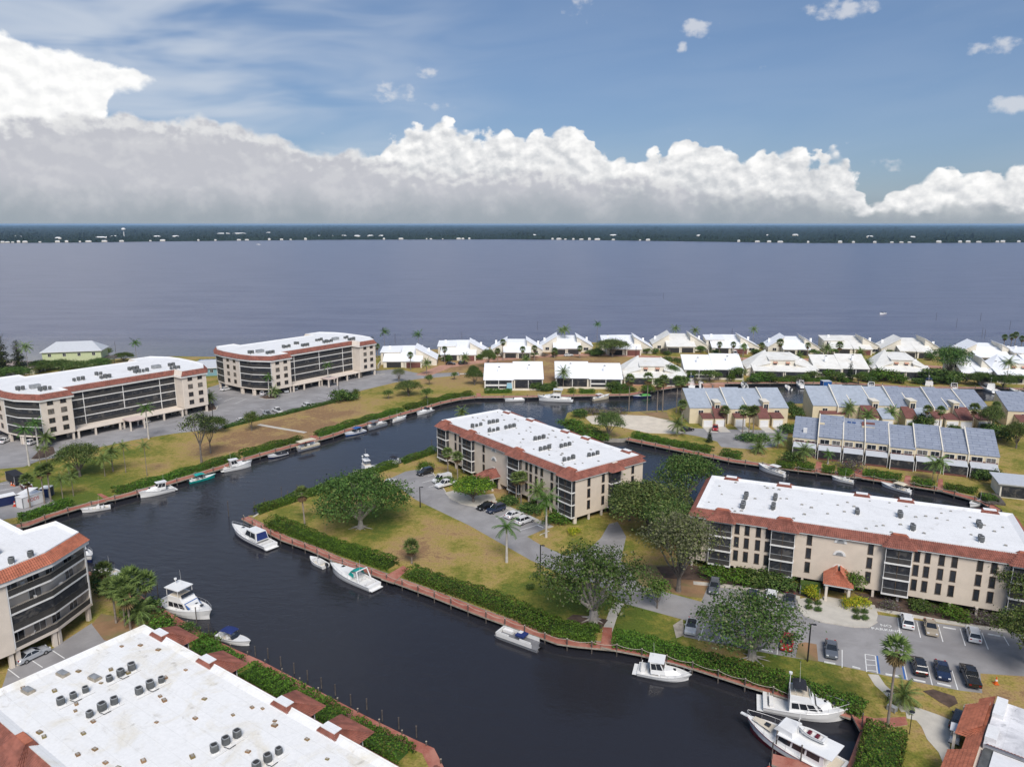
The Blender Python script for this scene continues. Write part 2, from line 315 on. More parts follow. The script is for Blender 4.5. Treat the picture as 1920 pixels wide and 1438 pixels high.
# ------------------------------------------------------------------ mesh builder
class MB:
    def __init__(s): s.v = []; s.f = []; s.m = []; s.mats = []
    def mi(s, name):
        if name not in s.mats: s.mats.append(name)
        return s.mats.index(name)
    def face(s, pts, mt='white_trim'):
        i = len(s.v); s.v.extend([tuple(p) for p in pts]); s.f.append(tuple(range(i, i + len(pts)))); s.m.append(s.mi(mt)); return s
    def raw(s, v, f, mt):
        i = len(s.v); k = s.mi(mt); s.v.extend([tuple(p) for p in v])
        for q in f: s.f.append(tuple(j + i for j in q)); s.m.append(k)
        return s
    def box(s, x0, x1, y0, y1, z0, z1, mt='white_trim', M=None):
        v = [Vector(p) for p in ((x0, y0, z0), (x1, y0, z0), (x1, y1, z0), (x0, y1, z0), (x0, y0, z1), (x1, y0, z1), (x1, y1, z1), (x0, y1, z1))]
        if M is not None: v = [M @ p for p in v]
        return s.raw(v, [(0, 3, 2, 1), (4, 5, 6, 7), (0, 1, 5, 4), (1, 2, 6, 5), (2, 3, 7, 6), (3, 0, 4, 7)], mt)
    def obox(s, p0, p1, w, z0, z1, mt, off=0.0):
        """box along the ground segment p0-p1, width w across"""
        a, b = Vector(p0[:2]), Vector(p1[:2]); d = (b - a).normalized(); n = Vector((-d.y, d.x))
        q = [a + n * (off - w / 2), b + n * (off - w / 2), b + n * (off + w / 2), a + n * (off + w / 2)]
        return s.prism(q, z0, z1, mt)
    def prism(s, poly, z0, z1, mt='white_trim', top=None):
        p = [Vector((q[0], q[1])) for q in poly]
        ar = sum(p[i].x * p[(i + 1) % len(p)].y - p[(i + 1) % len(p)].x * p[i].y for i in range(len(p)))
        if ar < 0: p.reverse()
        n = len(p); v = [(q.x, q.y, z0) for q in p] + [(q.x, q.y, z1) for q in p]
        s.raw(v, [(i, (i + 1) % n, n + (i + 1) % n, n + i) for i in range(n)] + [tuple(reversed(range(n)))], mt)
        return s.face([(q.x, q.y, z1) for q in p], top or mt)
    def loft(s, rings, mt, caps=(True, True), close=True):
        n = len(rings[0]); v = [p for r in rings for p in r]; f = []
        for k in range(len(rings) - 1):
            for i in range(n if close else n - 1):
                j = (i + 1) % n; f.append((k * n + i, k * n + j, (k + 1) * n + j, (k + 1) * n + i))
        if caps[0]: f.append(tuple(reversed(range(n))))
        if caps[1]: f.append(tuple((len(rings) - 1) * n + i for i in range(n)))
        return s.raw(v, f, mt)
    def tube(s, path, r, mt, n=6, caps=(True, True)):
        path = [Vector(p) for p in path]; rs = r if hasattr(r, '__len__') else [r] * len(path); rings = []
        for i, p in enumerate(path):
            d = (path[min(i + 1, len(path) - 1)] - path[max(i - 1, 0)]).normalized()
            a = d.orthogonal().normalized() if abs(d.z) > 0.99 else d.cross(Vector((0, 0, 1))).normalized()
            b = d.cross(a).normalized()
            rings.append([p + (a * math.cos(k * 2 * math.pi / n) + b * math.sin(k * 2 * math.pi / n)) * rs[i] for k in range(n)])
        return s.loft(rings, mt, caps)
    def cyl(s, x, y, z0, z1, r, mt, n=8, r1=None):
        return s.tube([(x, y, z0), (x, y, z1)], [r, r if r1 is None else r1], mt, n)
    def mesh(s, name, smooth=False):
        me = bpy.data.meshes.new(name); me.from_pydata(s.v, [], s.f)
        for k in s.mats: me.materials.append(MATS[k])
        if len(s.mats) > 1: me.polygons.foreach_set('material_index', s.m)
        if smooth: me.polygons.foreach_set('use_smooth', [True] * len(s.f))
        me.update(); return me
    def build(s, name, parent=None, smooth=False, loc=None, rz=None):
        return link(name, s.mesh(name, smooth), parent, loc, rz)

def link(name, me, parent=None, loc=None, rz=None, scale=None):
    o = bpy.data.objects.new(name, me); COL.objects.link(o)
    if parent is not None: o.parent = parent
    if loc is not None: o.location = loc
    if rz is not None: o.rotation_euler = (0, 0, rz)
    if scale is not None: o.scale = (scale, scale, scale) if not hasattr(scale, '__len__') else scale
    return o
def tag(o, label, cat, group=None):
    o['label'] = label; o['category'] = cat
    if group: o['group'] = group
    return o
def thing(name, label, cat, loc=(0, 0, 0), rz=0.0, group=None, scale=None):
    return tag(link(name, None, None, loc, rz, scale), label, cat, group)
def struct(o): o['kind'] = 'structure'; return o
def stuff(o): o['kind'] = 'stuff'; return o
def copy_tree(o, parent=None):
    c = o.copy(); COL.objects.link(c); c.parent = parent
    for ch in list(o.children): copy_tree(ch, c)
    return c
def offset_line(pts, d):
    """offset a ground polyline to its left by d"""
    p = [Vector(q[:2]) for q in pts]; out = []
    for i in range(len(p)):
        a = (p[i] - p[i - 1]).normalized() if i > 0 else (p[1] - p[0]).normalized()
        b = (p[i + 1] - p[i]).normalized() if i < len(p) - 1 else a
        t = (a + b).normalized(); n = Vector((-t.y, t.x)); k = max(0.5, n.dot(Vector((-a.y, a.x))))
        out.append(p[i] + n * (d / k))
    return out
def along(pts, step, start=0.0, end=None):
    """points with headings every step metres along a polyline"""
    p = [Vector(q[:2]) for q in pts]; res = []; s = start; acc = 0.0
    for i in range(len(p) - 1):
        L = (p[i + 1] - p[i]).length; d = (p[i + 1] - p[i]) / L
        while s <= acc + L:
            q = p[i] + d * (s - acc); res.append((q.x, q.y, math.atan2(d.y, d.x))); s += step
        acc += L
    return res
def seq(*px, z=G): return [g(x, y, z) for x, y in px]

# ------------------------------------------------------------------ setting: water, land, roads
def frame_pt(o, a, x, y): return Vector((o[0] + x * math.cos(R(a)) - y * math.sin(R(a)), o[1] + x * math.sin(R(a)) + y * math.cos(R(a))))
O3, A3 = (-21.25, 198.15), 307.5       # the three low blocks: front-left eave corner, heading of the front eave
O4, A4 = (33.57, 132.93), -23.1
O6, A6 = (-36.6 + 33.6, 58.5), 145.0   # set below
_c6 = Vector((-49.7, 91.1)); A6 = 145.0; O6 = tuple(_c6 + Vector((math.cos(R(-35)), math.sin(R(-35)))) * 56.0 + Vector((math.cos(R(55)), math.sin(R(55)))) * 1.4)

w_ = MB(); ny = 24
ys = [-400, 0, 150, 300, 450, 800, 1500, 3000, 6000, 12000, 24000, 42000]
for a, b in zip(ys[:-1], ys[1:]):
    w_.face([(-42000, a, 0), (42000, a, 0), (42000, b, 0), (-42000, b, 0)], 'water')
struct(w_.build('water'))

DA = seq((30, 989), (54, 985), (100, 967), (150, 952), (210, 937), (250, 927), (322, 906), (410, 880), (462, 862), (497, 852), (547, 838), (595, 826), (630, 816), (670, 802), (725, 786), (770, 773), (800, 765), (830, 756), (862, 749), (892, 745.5), (940, 745), (1005, 744), (1080, 742.5), (1180, 741), (1240, 730), (1290, 722), (1358, 719), (1467, 718), (1600, 720), (1718, 727), (1877, 728), (2000, 735), z=1.1)
DC = seq((452, 972), (527, 1012), (580, 1031), (627, 1052), (715, 1083), (737, 1091), (805, 1116), (899, 1153), (935, 1166), (1045, 1206), (1080, 1211), (1152, 1218), (1200, 1227), (1300, 1253), (1365, 1274), (1405, 1287), (1440, 1297), (1595, 1346), z=1.1)
DS = seq((168, 1071), (220, 1092), (292, 1132), (330, 1155), (390, 1192), (442, 1217), (490, 1238), (585, 1288), (685, 1341), (772, 1383), (814, 1402), (836, 1445), z=1.1)
DT = seq((1173, 824), (1255, 841), (1339, 858), (1371, 865), (1488, 881), (1615, 896), (1764, 920), (1839, 941), (1863, 956), z=1.1)
DW = 1.75
inA = offset_line(DA, DW); inC = offset_line(DC, DW); inS = offset_line(DS, -DW); inT = offset_line(DT, DW)
landA = [tuple(p) for p in inA] + [tuple(g(x, y)[:2]) for x, y in ((2300, 690), (2300, 668), (1920, 662), (1700, 652), (1500, 647), (1250, 643), (1100, 642), (960, 648), (880, 654), (812, 655), (700, 668), (560, 668), (395, 669), (325, 668), (215, 673), (130, 684), (0, 700), (-250, 715))] + [(-330, 300), (-250, 190), (-125, 153)]
landC = [tuple(p) for p in inC] + [tuple(g(x, y)[:2]) for x, y in ((1660, 1362), (1640, 1445), (1600, 1600))] + [(60, 40), (200, 20), (330, 150), (330, 260)] + \
    [tuple(g(x, y)[:2]) for x, y in ((1920, 751), (1860, 752), (1480, 757), (1290, 756), (1250, 769), (1180, 772), (1092, 765), (1064, 774), (1059, 786), (1075, 804), (1130, 821), (1165, 822))] + \
    [tuple(p) for p in inT] + [tuple(frame_pt(O4, A4, 61, 30)), tuple(frame_pt(O4, A4, -3, 29)), tuple(frame_pt(O3, A3, 60, 27.5)), tuple(frame_pt(O3, A3, -3, 27))] + [tuple(g(x, y)[:2]) for x, y in ((817, 846), (742, 872), (570, 931), (475, 966))]
landS = [tuple(p) for p in inS] + [(-6, 50), (-60, 10), (-200, 40), (-200, 130), (-140, 139), (-112, 145.5), (-86, 128.5)]
def P2(px, py): p = g(px, py); return p.x, p.y
grass_material([(*P2(160, 900), 24, 0.12), (*P2(60, 930), 10, 0.1), (*P2(300, 870), 16, 0.45), (*P2(470, 830), 22, 0.95), (*P2(560, 800), 20, 1.02), (*P2(800, 715), 20, 0.62), (*P2(690, 745), 18, 0.55), (*P2(1000, 685), 60, 0.98), (*P2(620, 770), 16, 0.95),
    (*P2(1050, 1120), 10, 0.08), (*P2(990, 1115), 8, 0.15), (*P2(660, 990), 12, 0.22), (*P2(600, 985), 8, 0.35), (*P2(850, 1020), 12, 0.62), (*P2(760, 1030), 8, 0.85), (*P2(1240, 1165), 9, 0.15), (*P2(1180, 1160), 6, 0.15), (*P2(1520, 1255), 7, 0.2), (*P2(1460, 1245), 6, 0.15), (*P2(1600, 1290), 6, 0.4), (*P2(1760, 1310), 7, 0.6), (*P2(1880, 1290), 9, 0.7), (*P2(1110, 1005), 9, 0.35), (*P2(1740, 1410), 6, 0.55), (*P2(950, 960), 9, 0.75)])
for nm, poly in (('land', landA), ('land', landC), ('land', landS)):
    struct(MB().prism(poly, -1.5, G, 'seawall', top='grass').build(nm))

LV = [0]
def sheet(name, px, mt, dz=0.006, world=False):
    """flat patch of paving laid on the ground"""
    LV[0] += 1
    poly = [Vector(p[:2]) for p in px] if world else [g(x, y) for x, y in px]
    return struct(MB().prism(poly, G - 0.05, G + dz + 0.0006 * (LV[0] % 9), mt).build(name))
def ribbon(name, px, w, mt, dz=0.012, world=False):
    c = [Vector(p[:2]) for p in px] if world else [g(x, y) for x, y in px]
    a, b = offset_line(c, w / 2), offset_line(c, -w / 2)
    return sheet(name, [*a, *reversed(b)], mt, dz, True)
sheet('car_park', [(-150, 905), (0, 879), (45, 875), (75, 863), (112, 857), (175, 841), (250, 825), (332, 812), (410, 804), (487, 785), (530, 777), (630, 752), (629, 745), (675, 733), (742, 717), (790, 710), (862, 704), (860, 698), (790, 701), (745, 692), (705, 695), (640, 690), (560, 695), (430, 715), (390, 727), (383, 742), (340, 750), (200, 755), (60, 775), (-150, 800)], 'asphalt', 0.02)
ribbon('street', [(792, 704), (835, 687), (880, 681), (930, 674), (1000, 669), (1060, 665), (1130, 665), (1200, 668), (1270, 672), (1350, 672), (1500, 674), (1650, 680), (1780, 690), (2000, 705)], 7.0, 'driveway', 0.03)
ribbon('footpath', [(862, 701), (905, 701), (950, 699)], 2.2, 'concrete', 0.03)
sheet('storage_yard', [(-120, 960), (0, 905), (30, 897), (100, 938), (110, 945), (60, 965), (0, 975), (-120, 1010)], 'asphalt', 0.012)
sheet('street', [(727, 899), (760, 884), (800, 877), (812, 886), (835, 922), (920, 941), (1030, 988), (988, 1006), (1015, 1022), (1060, 1042), (1106, 1028), (1127, 1008), (1142, 982), (1158, 978), (1174, 1006), (1164, 1050), (1200, 1097), (1315, 1128), (1327, 1099), (1385, 1104), (1497, 1122), (1645, 1152), (1930, 1192), (2100, 1215), (2100, 1300), (1930, 1268), (1838, 1262), (1842, 1299), (1800, 1294), (1697, 1274), (1647, 1263), (1535, 1239), (1490, 1233), (1455, 1227), (1310, 1199), (1282, 1193), (1287, 1163), (1240, 1150), (1170, 1131), (1120, 1095), (1050, 1075), (995, 1050), (880, 985), (780, 937)], 'asphalt', 0.012)
sheet('grass_island', [(1497, 1206), (1510, 1204), (1531, 1208), (1534, 1240), (1492, 1232)], 'dirt', 0.05)
# entrance plaza and walks of the right block, island by the centre block
sheet('plaza', [(1495, 1124), (1512, 1121), (1530, 1130), (1545, 1118), (1640, 1135), (1646, 1153), (1643, 1165), (1628, 1175), (1600, 1174), (1540, 1165), (1508, 1154), (1498, 1140)], 'concrete', 0.12)
ribbon('footpath', [(1300, 1093), (1385, 1101), (1500, 1121)], 1.2, 'concrete', 0.11)
ribbon('footpath', [(1640, 1142), (1760, 1164), (1930, 1190)], 1.1, 'concrete', 0.11)
sheet('plaza', [(835, 924), (850, 920), (885, 930), (925, 926), (930, 936), (915, 946), (890, 949), (862, 943), (842, 934)], 'concrete', 0.11)
ribbon('footpath', [(920, 938), (975, 962), (1033, 989)], 1.5, 'concrete', 0.11)
ribbon('footpath', [(1162, 1130), (1150, 1150), (1138, 1185)], 1.6, 'concrete', 0.03)
ribbon('footpath', [(485, 796), (525, 803), (573, 811)], 1.5, 'concrete', 0.03)
ribbon('footpath', [(475, 969), (510, 948), (560, 938)], 0.5, 'concrete', 0.06)
ribbon('footpath', [(1637, 1264), (1650, 1284), (1668, 1300), (1690, 1322), (1700, 1334)], 1.5, 'concrete', 0.03)
sheet('plaza', [(1696, 1322), (1720, 1326), (1760, 1340), (1788, 1352), (1782, 1390), (1778, 1445), (1770, 1500), (1745, 1500), (1772, 1440), (1760, 1410), (1738, 1385), (1728, 1362), (1718, 1350), (1700, 1346)], 'concrete', 0.03)
sheet('mulch_bed', [(1230, 1062), (1300, 1060), (1420, 1078), (1500, 1095), (1530, 1108), (1528, 1126), (1510, 1118), (1385, 1098), (1330, 1090), (1245, 1083)], 'mulch', 0.05)
sheet('mulch_bed', [(1600, 1110), (1660, 1118), (1930, 1165), (1930, 1186), (1760, 1160), (1645, 1140)], 'mulch', 0.05)
sheet('bare_ground', [(1180, 1060), (1290, 1058), (1330, 1090), (1322, 1122), (1290, 1118), (1200, 1095), (1150, 1070)], 'dirt', 0.014)
sheet('bare_ground', [(1062, 1160), (1075, 1152), (1110, 1155), (1140, 1162), (1128, 1178), (1100, 1178), (1070, 1172)], 'mulch', 0.04)
sheet('bare_ground', [(1730, 1295), (1750, 1292), (1790, 1305), (1796, 1318), (1780, 1326), (1762, 1316)], 'mulch', 0.04)
sheet('bare_ground', [(1262, 1172), (1280, 1160), (1284, 1190), (1268, 1196)], 'rock', 0.05)
sheet('bare_ground', [(172, 1170), (190, 1150), (240, 1160), (300, 1170), (290, 1196), (240, 1205), (195, 1200)], 'dirt', 0.02)
sheet('sand_beach', [(1096, 782), (1110, 779), (1170, 778), (1215, 780), (1258, 789), (1290, 806), (1275, 814), (1215, 812), (1160, 800), (1110, 795)], 'sand', 0.06)
sheet('bare_ground', [(1200, 772), (1250, 772), (1256, 788), (1216, 779)], 'dirt', 0.03)
sheet('cul_de_sac', [(1272, 812), (1300, 803), (1400, 806), (1480, 806), (1475, 824), (1450, 838), (1405, 842), (1352, 838), (1345, 828), (1310, 818)], 'asphalt', 0.02)
sheet('car_park', [(0, 1300), (20, 1240), (100, 1215), (172, 1168), (205, 1190), (195, 1210), (260, 1260), (120, 1400), (-200, 1450), (-250, 1330)], 'asphalt', 0.02)

# brick-paved boardwalks over the water's edge
def boardwalk(outer, side):
    a, b = [Vector(p[:2]) for p in outer], offset_line(outer, DW * side)
    m = MB()
    for i in range(len(a) - 1):
        m.prism([a[i], a[i + 1], b[i + 1], b[i]], 0.82, 1.1, 'timber_pale', top='brick_paving')
    return struct(m.build('boardwalk'))
boardwalk(DA, 1); boardwalk(DC, 1); boardwalk(DS, -1); boardwalk(DT, 1)
def deck(px, z=1.12, mt='brick_paving'):
    return struct(MB().prism([g(x, y, z) for x, y in px], z - 0.3, z, 'timber_pale', top=mt).build('boardwalk'))
deck([(1594, 1334), (1640, 1346), (1698, 1343), (1702, 1358), (1664, 1364), (1640, 1362), (1612, 1368)], 1.36)
deck([(1614, 1368), (1642, 1358), (1618, 1438), (1600, 1500), (1565, 1500), (1588, 1438)], 1.14)
deck([(1448, 1412), (1500, 1425), (1560, 1445), (1550, 1475), (1490, 1450), (1447, 1432)], 1.0)
for px in ([(714, 1084), (738, 1092), (766, 1066), (756, 1060)], [(1126, 1212), (1146, 1216), (1148, 1176), (1131, 1175)], [(200, 938), (212, 936), (190, 925), (182, 926)], [(586, 824), (600, 824), (592, 815), (580, 817)], [(894, 744), (902, 744), (901, 737), (893, 737)]):
    deck(px, 1.37)
for px in ([(1528, 884), (1538, 886), (1541, 866), (1531, 865)], [(1600, 892), (1616, 895), (1617, 880), (1605, 878)], [(1694, 906), (1706, 908), (1708, 892), (1698, 891)], [(1757, 917), (1768, 919), (1768, 898), (1760, 897)]): deck(px, 1.37)

# painted parking bays
def stripes(name, segs, w, label, mt='paint', dz=0.024):
    for k, (a, b) in enumerate(segs):
        p, q = g(*a), g(*b)
        o = MB().obox(p, q, w, G + 0.0, G + dz, mt).build(name); struct(o)
L_ = [((1683, 1158), (1687, 1187)), ((1719, 1165), (1726, 1195)), ((1759, 1171), (1768, 1203)), ((1800, 1178), (1810, 1210)), ((1841, 1186), (1853, 1217)), ((1882, 1193), (1892, 1210)),
      ((1579, 1218), (1579, 1251)), ((1739, 1248), (1748, 1284)), ((1785, 1257), (1796, 1293)), ((1321, 1171), (1310, 1200)), ((1355, 1178), (1346, 1206)), ((1387, 1186), (1383, 1213)), ((1421, 1195), (1419, 1221)), ((1460, 1199), (1457, 1227)),
      ((1396, 1110), (1391, 1133)), ((1430, 1115), (1427, 1140)), ((1463, 1120), (1460, 1145)), ((802, 893), (826, 886)), ((792, 905), (820, 897)), ((804, 913), (830, 905)), ((890, 951), (912, 944)), ((930, 972), (958, 960)), ((975, 994), (1010, 983)), ((1012, 1003), (1030, 995)),
      ((1622, 1226), (1625, 1259)), ((1641, 1229), (1645, 1262)), ((1622, 1226), (1641, 1229)), ((1623, 1236), (1642, 1238)), ((1624, 1246), (1643, 1247)), ((1625, 1256), (1644, 1258)), ((1694, 1243), (1701, 1274))]
stripes('bay_line', L_, 0.13, 'x')
stripes('wheel_stop', [((1768, 1176), (1792, 1180)), ((1852, 1189), (1875, 1193)), ((1598, 1250), (1613, 1254)), ((1711, 1274), (1735, 1279)), ((1319, 1198), (1338, 1202)), ((1427, 1218), (1449, 1222)), ((1008, 985), (1018, 989)), ((955, 960), (962, 963)), ((1545, 1241), (1566, 1245)), ((1660, 1264), (1685, 1268)), ((1757, 1281), (1783, 1287)), ((823, 890), (830, 894)), ((25, 1250), (48, 1240)), ((66, 1232), (90, 1222))], 0.22, 'x', dz=0.14)
stripes('bay_line', [((1644.5, 1229), (1649, 1262)), ((1691, 1242), (1697, 1273))], 0.22, 'x', 'paint_blue')
stripes('bay_line', [((54, 1234), (80, 1251)), ((95, 1217), (121, 1234)), ((15, 1254), (36, 1270)), ((500, 772), (488, 767)), ((612, 751), (596, 747)), ((590, 755), (572, 751)), ((630, 749), (614, 745)), ((0, 908), (26, 905)), ((0, 920), (34, 913)), ((0, 832), (22, 822)), ((404, 752), (416, 746)), ((420, 753), (440, 745)), ((440, 757), (462, 748))], 0.14, 'x')

# ------------------------------------------------------------------ apartment blocks
def poly_offset(poly, d):
    """offset a counter-clockwise polygon outwards by d"""
    n = len(poly); out = []
    for i in range(n):
        p0, p1, p2 = Vector(poly[i - 1]), Vector(poly[i]), Vector(poly[(i + 1) % n])
        a, b = (p1 - p0).normalized(), (p2 - p1).normalized()
        n1, n2 = Vector((a.y, -a.x)), Vector((b.y, -b.x)); t = (n1 + n2); k = 1 + n1.dot(n2)
        out.append(p1 + t * (d / max(k, 0.3)))
    return out
def tile_slope(m, a, b, c, d, mt='tile', pitch=0.34, rows=5, amp=0.055):
    """barrel tiles between eave a-b and top edge d-c"""
    a, b, c, d = map(Vector, (a, b, c, d)); nrm = (b - a).cross(d - a).normalized()
    if nrm.z < 0: nrm = -nrm
    n = max(2, int((b - a).length / pitch) * 2); v = []; f = []
    for r in range(rows):
        for t, lift in ((r / rows, 0.05), ((r + 1) / rows, 0.0)):
            p, q = a.lerp(d, t), b.lerp(c, t)
            for k in range(n + 1): v.append(p.lerp(q, k / n) + nrm * (lift + (amp if k % 2 else -amp * 0.3)))
        o = r * 2 * (n + 1)
        f += [(o + k, o + k + 1, o + n + 2 + k, o + n + 1 + k) for k in range(n)]
    return m.raw(v, f, mt)
WIN = {}
def window(parent, x, y, z, w, h, rz=0.0, pane='glass', fr='bronze', name='window'):
    """window with its frame; faces local -y, centre of its foot at (x, y, z)"""
    key = (w, h, pane, fr)
    if key not in WIN:
        m = MB().box(-w / 2, w / 2, -0.05, 0.05, 0, h, pane)
        q = MB(); t = 0.07
        for bx in ((-w / 2 - t, -w / 2, 0, h), (w / 2, w / 2 + t, 0, h), (-w / 2 - t, w / 2 + t, h, h + t), (-w / 2 - t - .05, w / 2 + t + .05, -t, 0)): q.box(bx[0], bx[1], -0.11, 0.05, bx[2], bx[3], fr)
        if w > 1.0: q.box(-0.03, 0.03, -0.08, 0.05, 0, h, fr)
        WIN[key] = (m.mesh('window'), q.mesh('frame'))
    o = link(name, WIN[key][0], parent, (x, y, z), rz); link('frame', WIN[key][1], o); return o
def rz_of(p, q): return math.atan2(q[1] - p[1], q[0] - p[0])

def hip(m, x0, x1, y0, y1, z0, z1, tx, ty0, ty1, mt='tile', rows=4, cap=None):
    """hipped tile roof on a rectangle, top rectangle inset tx / ty"""
    b = [(x0, y0), (x1, y0), (x1, y1), (x0, y1)]; t = [(x0 + tx, y0 + ty0), (x1 - tx, y0 + ty0), (x1 - tx, y1 - ty1), (x0 + tx, y1 - ty1)]
    for i in range(4):
        j = (i + 1) % 4; tile_slope(m, (*b[i], z0), (*b[j], z0), (*t[j], z1), (*t[i], z1), mt, rows=rows)
    if cap: m.box(t[0][0] - .02, t[1][0] + .02, t[0][1] - .02, t[2][1] + .02, z1 - 0.3, z1 + 0.1, cap)
    return m

def low_block(label, o, a, bays, wins, back_bays, end_wins, porch, roof='white_roof', arches=True, ptile='tile_bright', LX=57.5, D=22.4):
    t = thing('apartment_block', label, 'apartments', (o[0], o[1], G), R(a))
    I = 0.55; E = 10.3; base = [(I, I), (LX - I, I), (LX - I, D - I), (I, D - I)]
    MB().prism(base, 1.45, E, 'stucco').build('wall', t)
    MB().prism(poly_offset(base, -2.6), 0.0, 1.45, 'void').build('undercroft_shade', t)  # solid near-black block, paints in the shade of the open parking level
    cm = None
    for i in range(4):
        p, q = Vector(base[i]), Vector(base[(i + 1) % 4])
        for x, y, h in along([p, q], 4.0, 0.3):
            if cm is None: cm = MB().box(-.2, .2, -.2, .2, 0, 1.47, 'stucco_pale').mesh('column')
            c = Vector((LX / 2, D / 2)); dd = (c - Vector((x, y))).normalized() * 0.3
            link('column', cm, t, (x + dd.x, y + dd.y, 0))
    eave = [(0, 0), (LX, 0), (LX, D), (0, D)]; top = poly_offset(eave, -1.35)
    m = MB()
    for i in range(4):
        j = (i + 1) % 4; tile_slope(m, (*eave[i], E + .04), (*eave[j], E + .04), (*top[j], 11.75), (*top[i], 11.75))
    rt = m.build('tile_roof', t)
    MB().prism(poly_offset(eave, -0.06), E - 0.16, E + 0.0, 'white_trim').build('soffit', t)
    # flat white deck behind a canted white rim
    m = MB(); rim, inn = poly_offset(eave, -1.30), poly_offset(eave, -2.3)
    for i in range(4):
        j = (i + 1) % 4; m.face([(*rim[i], 11.86), (*rim[j], 11.86), (*inn[j], 11.52), (*inn[i], 11.52)], roof)
        m.face([(*rim[j], 11.86), (*rim[i], 11.86), (*rim[i], 11.4), (*rim[j], 11.4)], roof)
    m.face([(*p, 11.52) for p in inn], roof); m.build('roof_deck', t)
    def bay(x0, x1, y, s):
        """screened lanai stack; s = -1 front, +1 back"""
        b = link('balcony', None, t)
        e = 1.0 if s < 0 else 1.7; ya, yb = sorted((y, y + s * e))
        for z in (1.45, 4.35, 7.2, 10.0): MB().box(x0 - .12, x1 + .12, ya - .12 * (s < 0), yb + .12 * (s > 0), z, z + 0.26, 'white_trim').build('floor_slab', b)
        yo = y + s * (e - .04)
        for z in (1.71, 4.61, 7.46):
            h = 2.64 if z < 7 else 2.54
            MB().box(x0, x1, *sorted((y, y + s * (e - .1))), z, z + h, 'screen').build('screen', b)
            q = MB(); q.box(x0 + .05, x1 - .05, *sorted((yo - s * .03, yo + s * .02)), z + 0.02, z + 0.95, 'rail')
            q.box(x0, x1, *sorted((yo - s * .04, yo + s * .06)), z + 0.95, z + 1.03, 'steel'); q.build('railing', b)
            for fx in (0.0, 0.5, 1.0):
                xx = x0 + (x1 - x0) * fx; MB().box(xx - .04, xx + .04, *sorted((yo - s * .05, yo + s * .07)), z, z + h, 'bronze' if fx == .5 else 'white_trim').build('mullion', b)
        q = MB(); y0, y1 = sorted((y + s * (1.55 if s < 0 else 2.9), y - s * 2.2))
        hip(q, x0 - .65, x1 + .65, y0, y1, E + .06, 12.05, 1.6, 2.1 if s < 0 else 0.9, 0.9 if s < 0 else 3.2, rows=6 if s < 0 else 9, cap='tile_bright' if s < 0 else 'white_roof'); q.build('bay_roof', b)
    for x0, x1 in bays: bay(x0, x1, I, -1)
    for x0, x1 in back_bays: bay(x0, x1, D - I, 1)
    for x in wins:
        for z in (2.75, 5.45, 8.05): window(t, x, I, z, 0.72, 1.9)
    for side, y in end_wins:
        for z in (2.75, 5.45, 8.05):
            if side: window(t, LX - I, y, z, 0.72, 1.9, R(90))
            else: window(t, I, y, z, 0.72, 1.9, R(-90))
    if arches:
        for z in (4.2, 6.9, 9.25):
            MB().loft([[(26.8 + 1.05 * math.cos(k * math.pi / 10), yy, z + 0.95 * math.sin(k * math.pi / 10)) for k in range(11)] for yy in (I - .10, I + .05)], 'white_trim').build('arch_relief', t)
            q = MB(); q.loft([[(26.8 + .62 * math.cos(k * math.pi / 8), yy, z + .1 + 0.55 * math.sin(k * math.pi / 8)) for k in range(9)] for yy in (I - .16, I)], 'steel'); q.build('fanlight', t)
    if porch:
        p = link('porch', None, t); x0, x1 = porch
        q = MB(); hip(q, x0 - .4, x1 + .4, -4.6, I + .6, 3.35, 5.1, 2.2, 2.6, 0.05, ptile, 7); q.build('porch_roof', p)
        MB().box(x0 - .3, x1 + .3, -4.5, I, 3.1, 3.36, 'white_trim').build('fascia', p)
        for x in (x0 + .2, x1 - .2):
            for y in (-4.1, -1.6): MB().box(x - .2, x + .2, y - .2, y + .2, 0, 3.1, 'stucco_pale').build('column', p)
        MB().box(x0 + .7, x1 - .7, I - .2, I + .02, 0, 2.5, 'glass').build('door', p)
        MB().box(x0, x1, I - .1, I + 2.7, 0, 1.46, 'stucco').build('porch_wall', p)
    return t
BB = [(3.4, 7.4), (14, 18), (28.6, 32.6), (36.4, 40.4), (50.5, 54.5)]
b4 = low_block('long three-storey beige block with white roof and entrance porch at right', O4, A4, [(4.2, 8.2), (15.2, 19.2), (34.0, 38.0), (52.6, 56.6)], [2.3, 9.1, 10.9, 12.9, 14.6, 21.7, 31.7, 38.9, 40.5, 42.6, 44.5, 48.2, 50.2], BB, [(0, 4), (0, 9), (0, 17)], (24.9, 28.9))
b3 = low_block('three-storey beige block in the centre beside a small car park', O3, A3, [(1.6, 6.0), (14.0, 18.2), (33.6, 38.0), (52.4, 56.8)], [9.4, 11.5, 22.4, 39.9, 41.5, 43.5, 45.5, 49.1, 51.0], BB, [(1, 4.5), (1, 8.9), (1, 18.4), (0, 5), (0, 15)], (25.2, 29.2), ptile='tile')
O6 = Vector((-49.7, 91.1)) + Vector((math.cos(R(-35)), math.sin(R(-35)))) * -1.3 + Vector((math.cos(R(55)), math.sin(R(55)))) * (1.3 - 22.4); A6 = -35.0
b6 = low_block('near beige block seen from above, huge worn white roof', tuple(O6), A6, [(11.2, 15.4), (24, 28), (36, 40)], [4, 6, 8, 18, 20], BB, [(0, 5), (0, 9)], None, 'worn_roof', False)
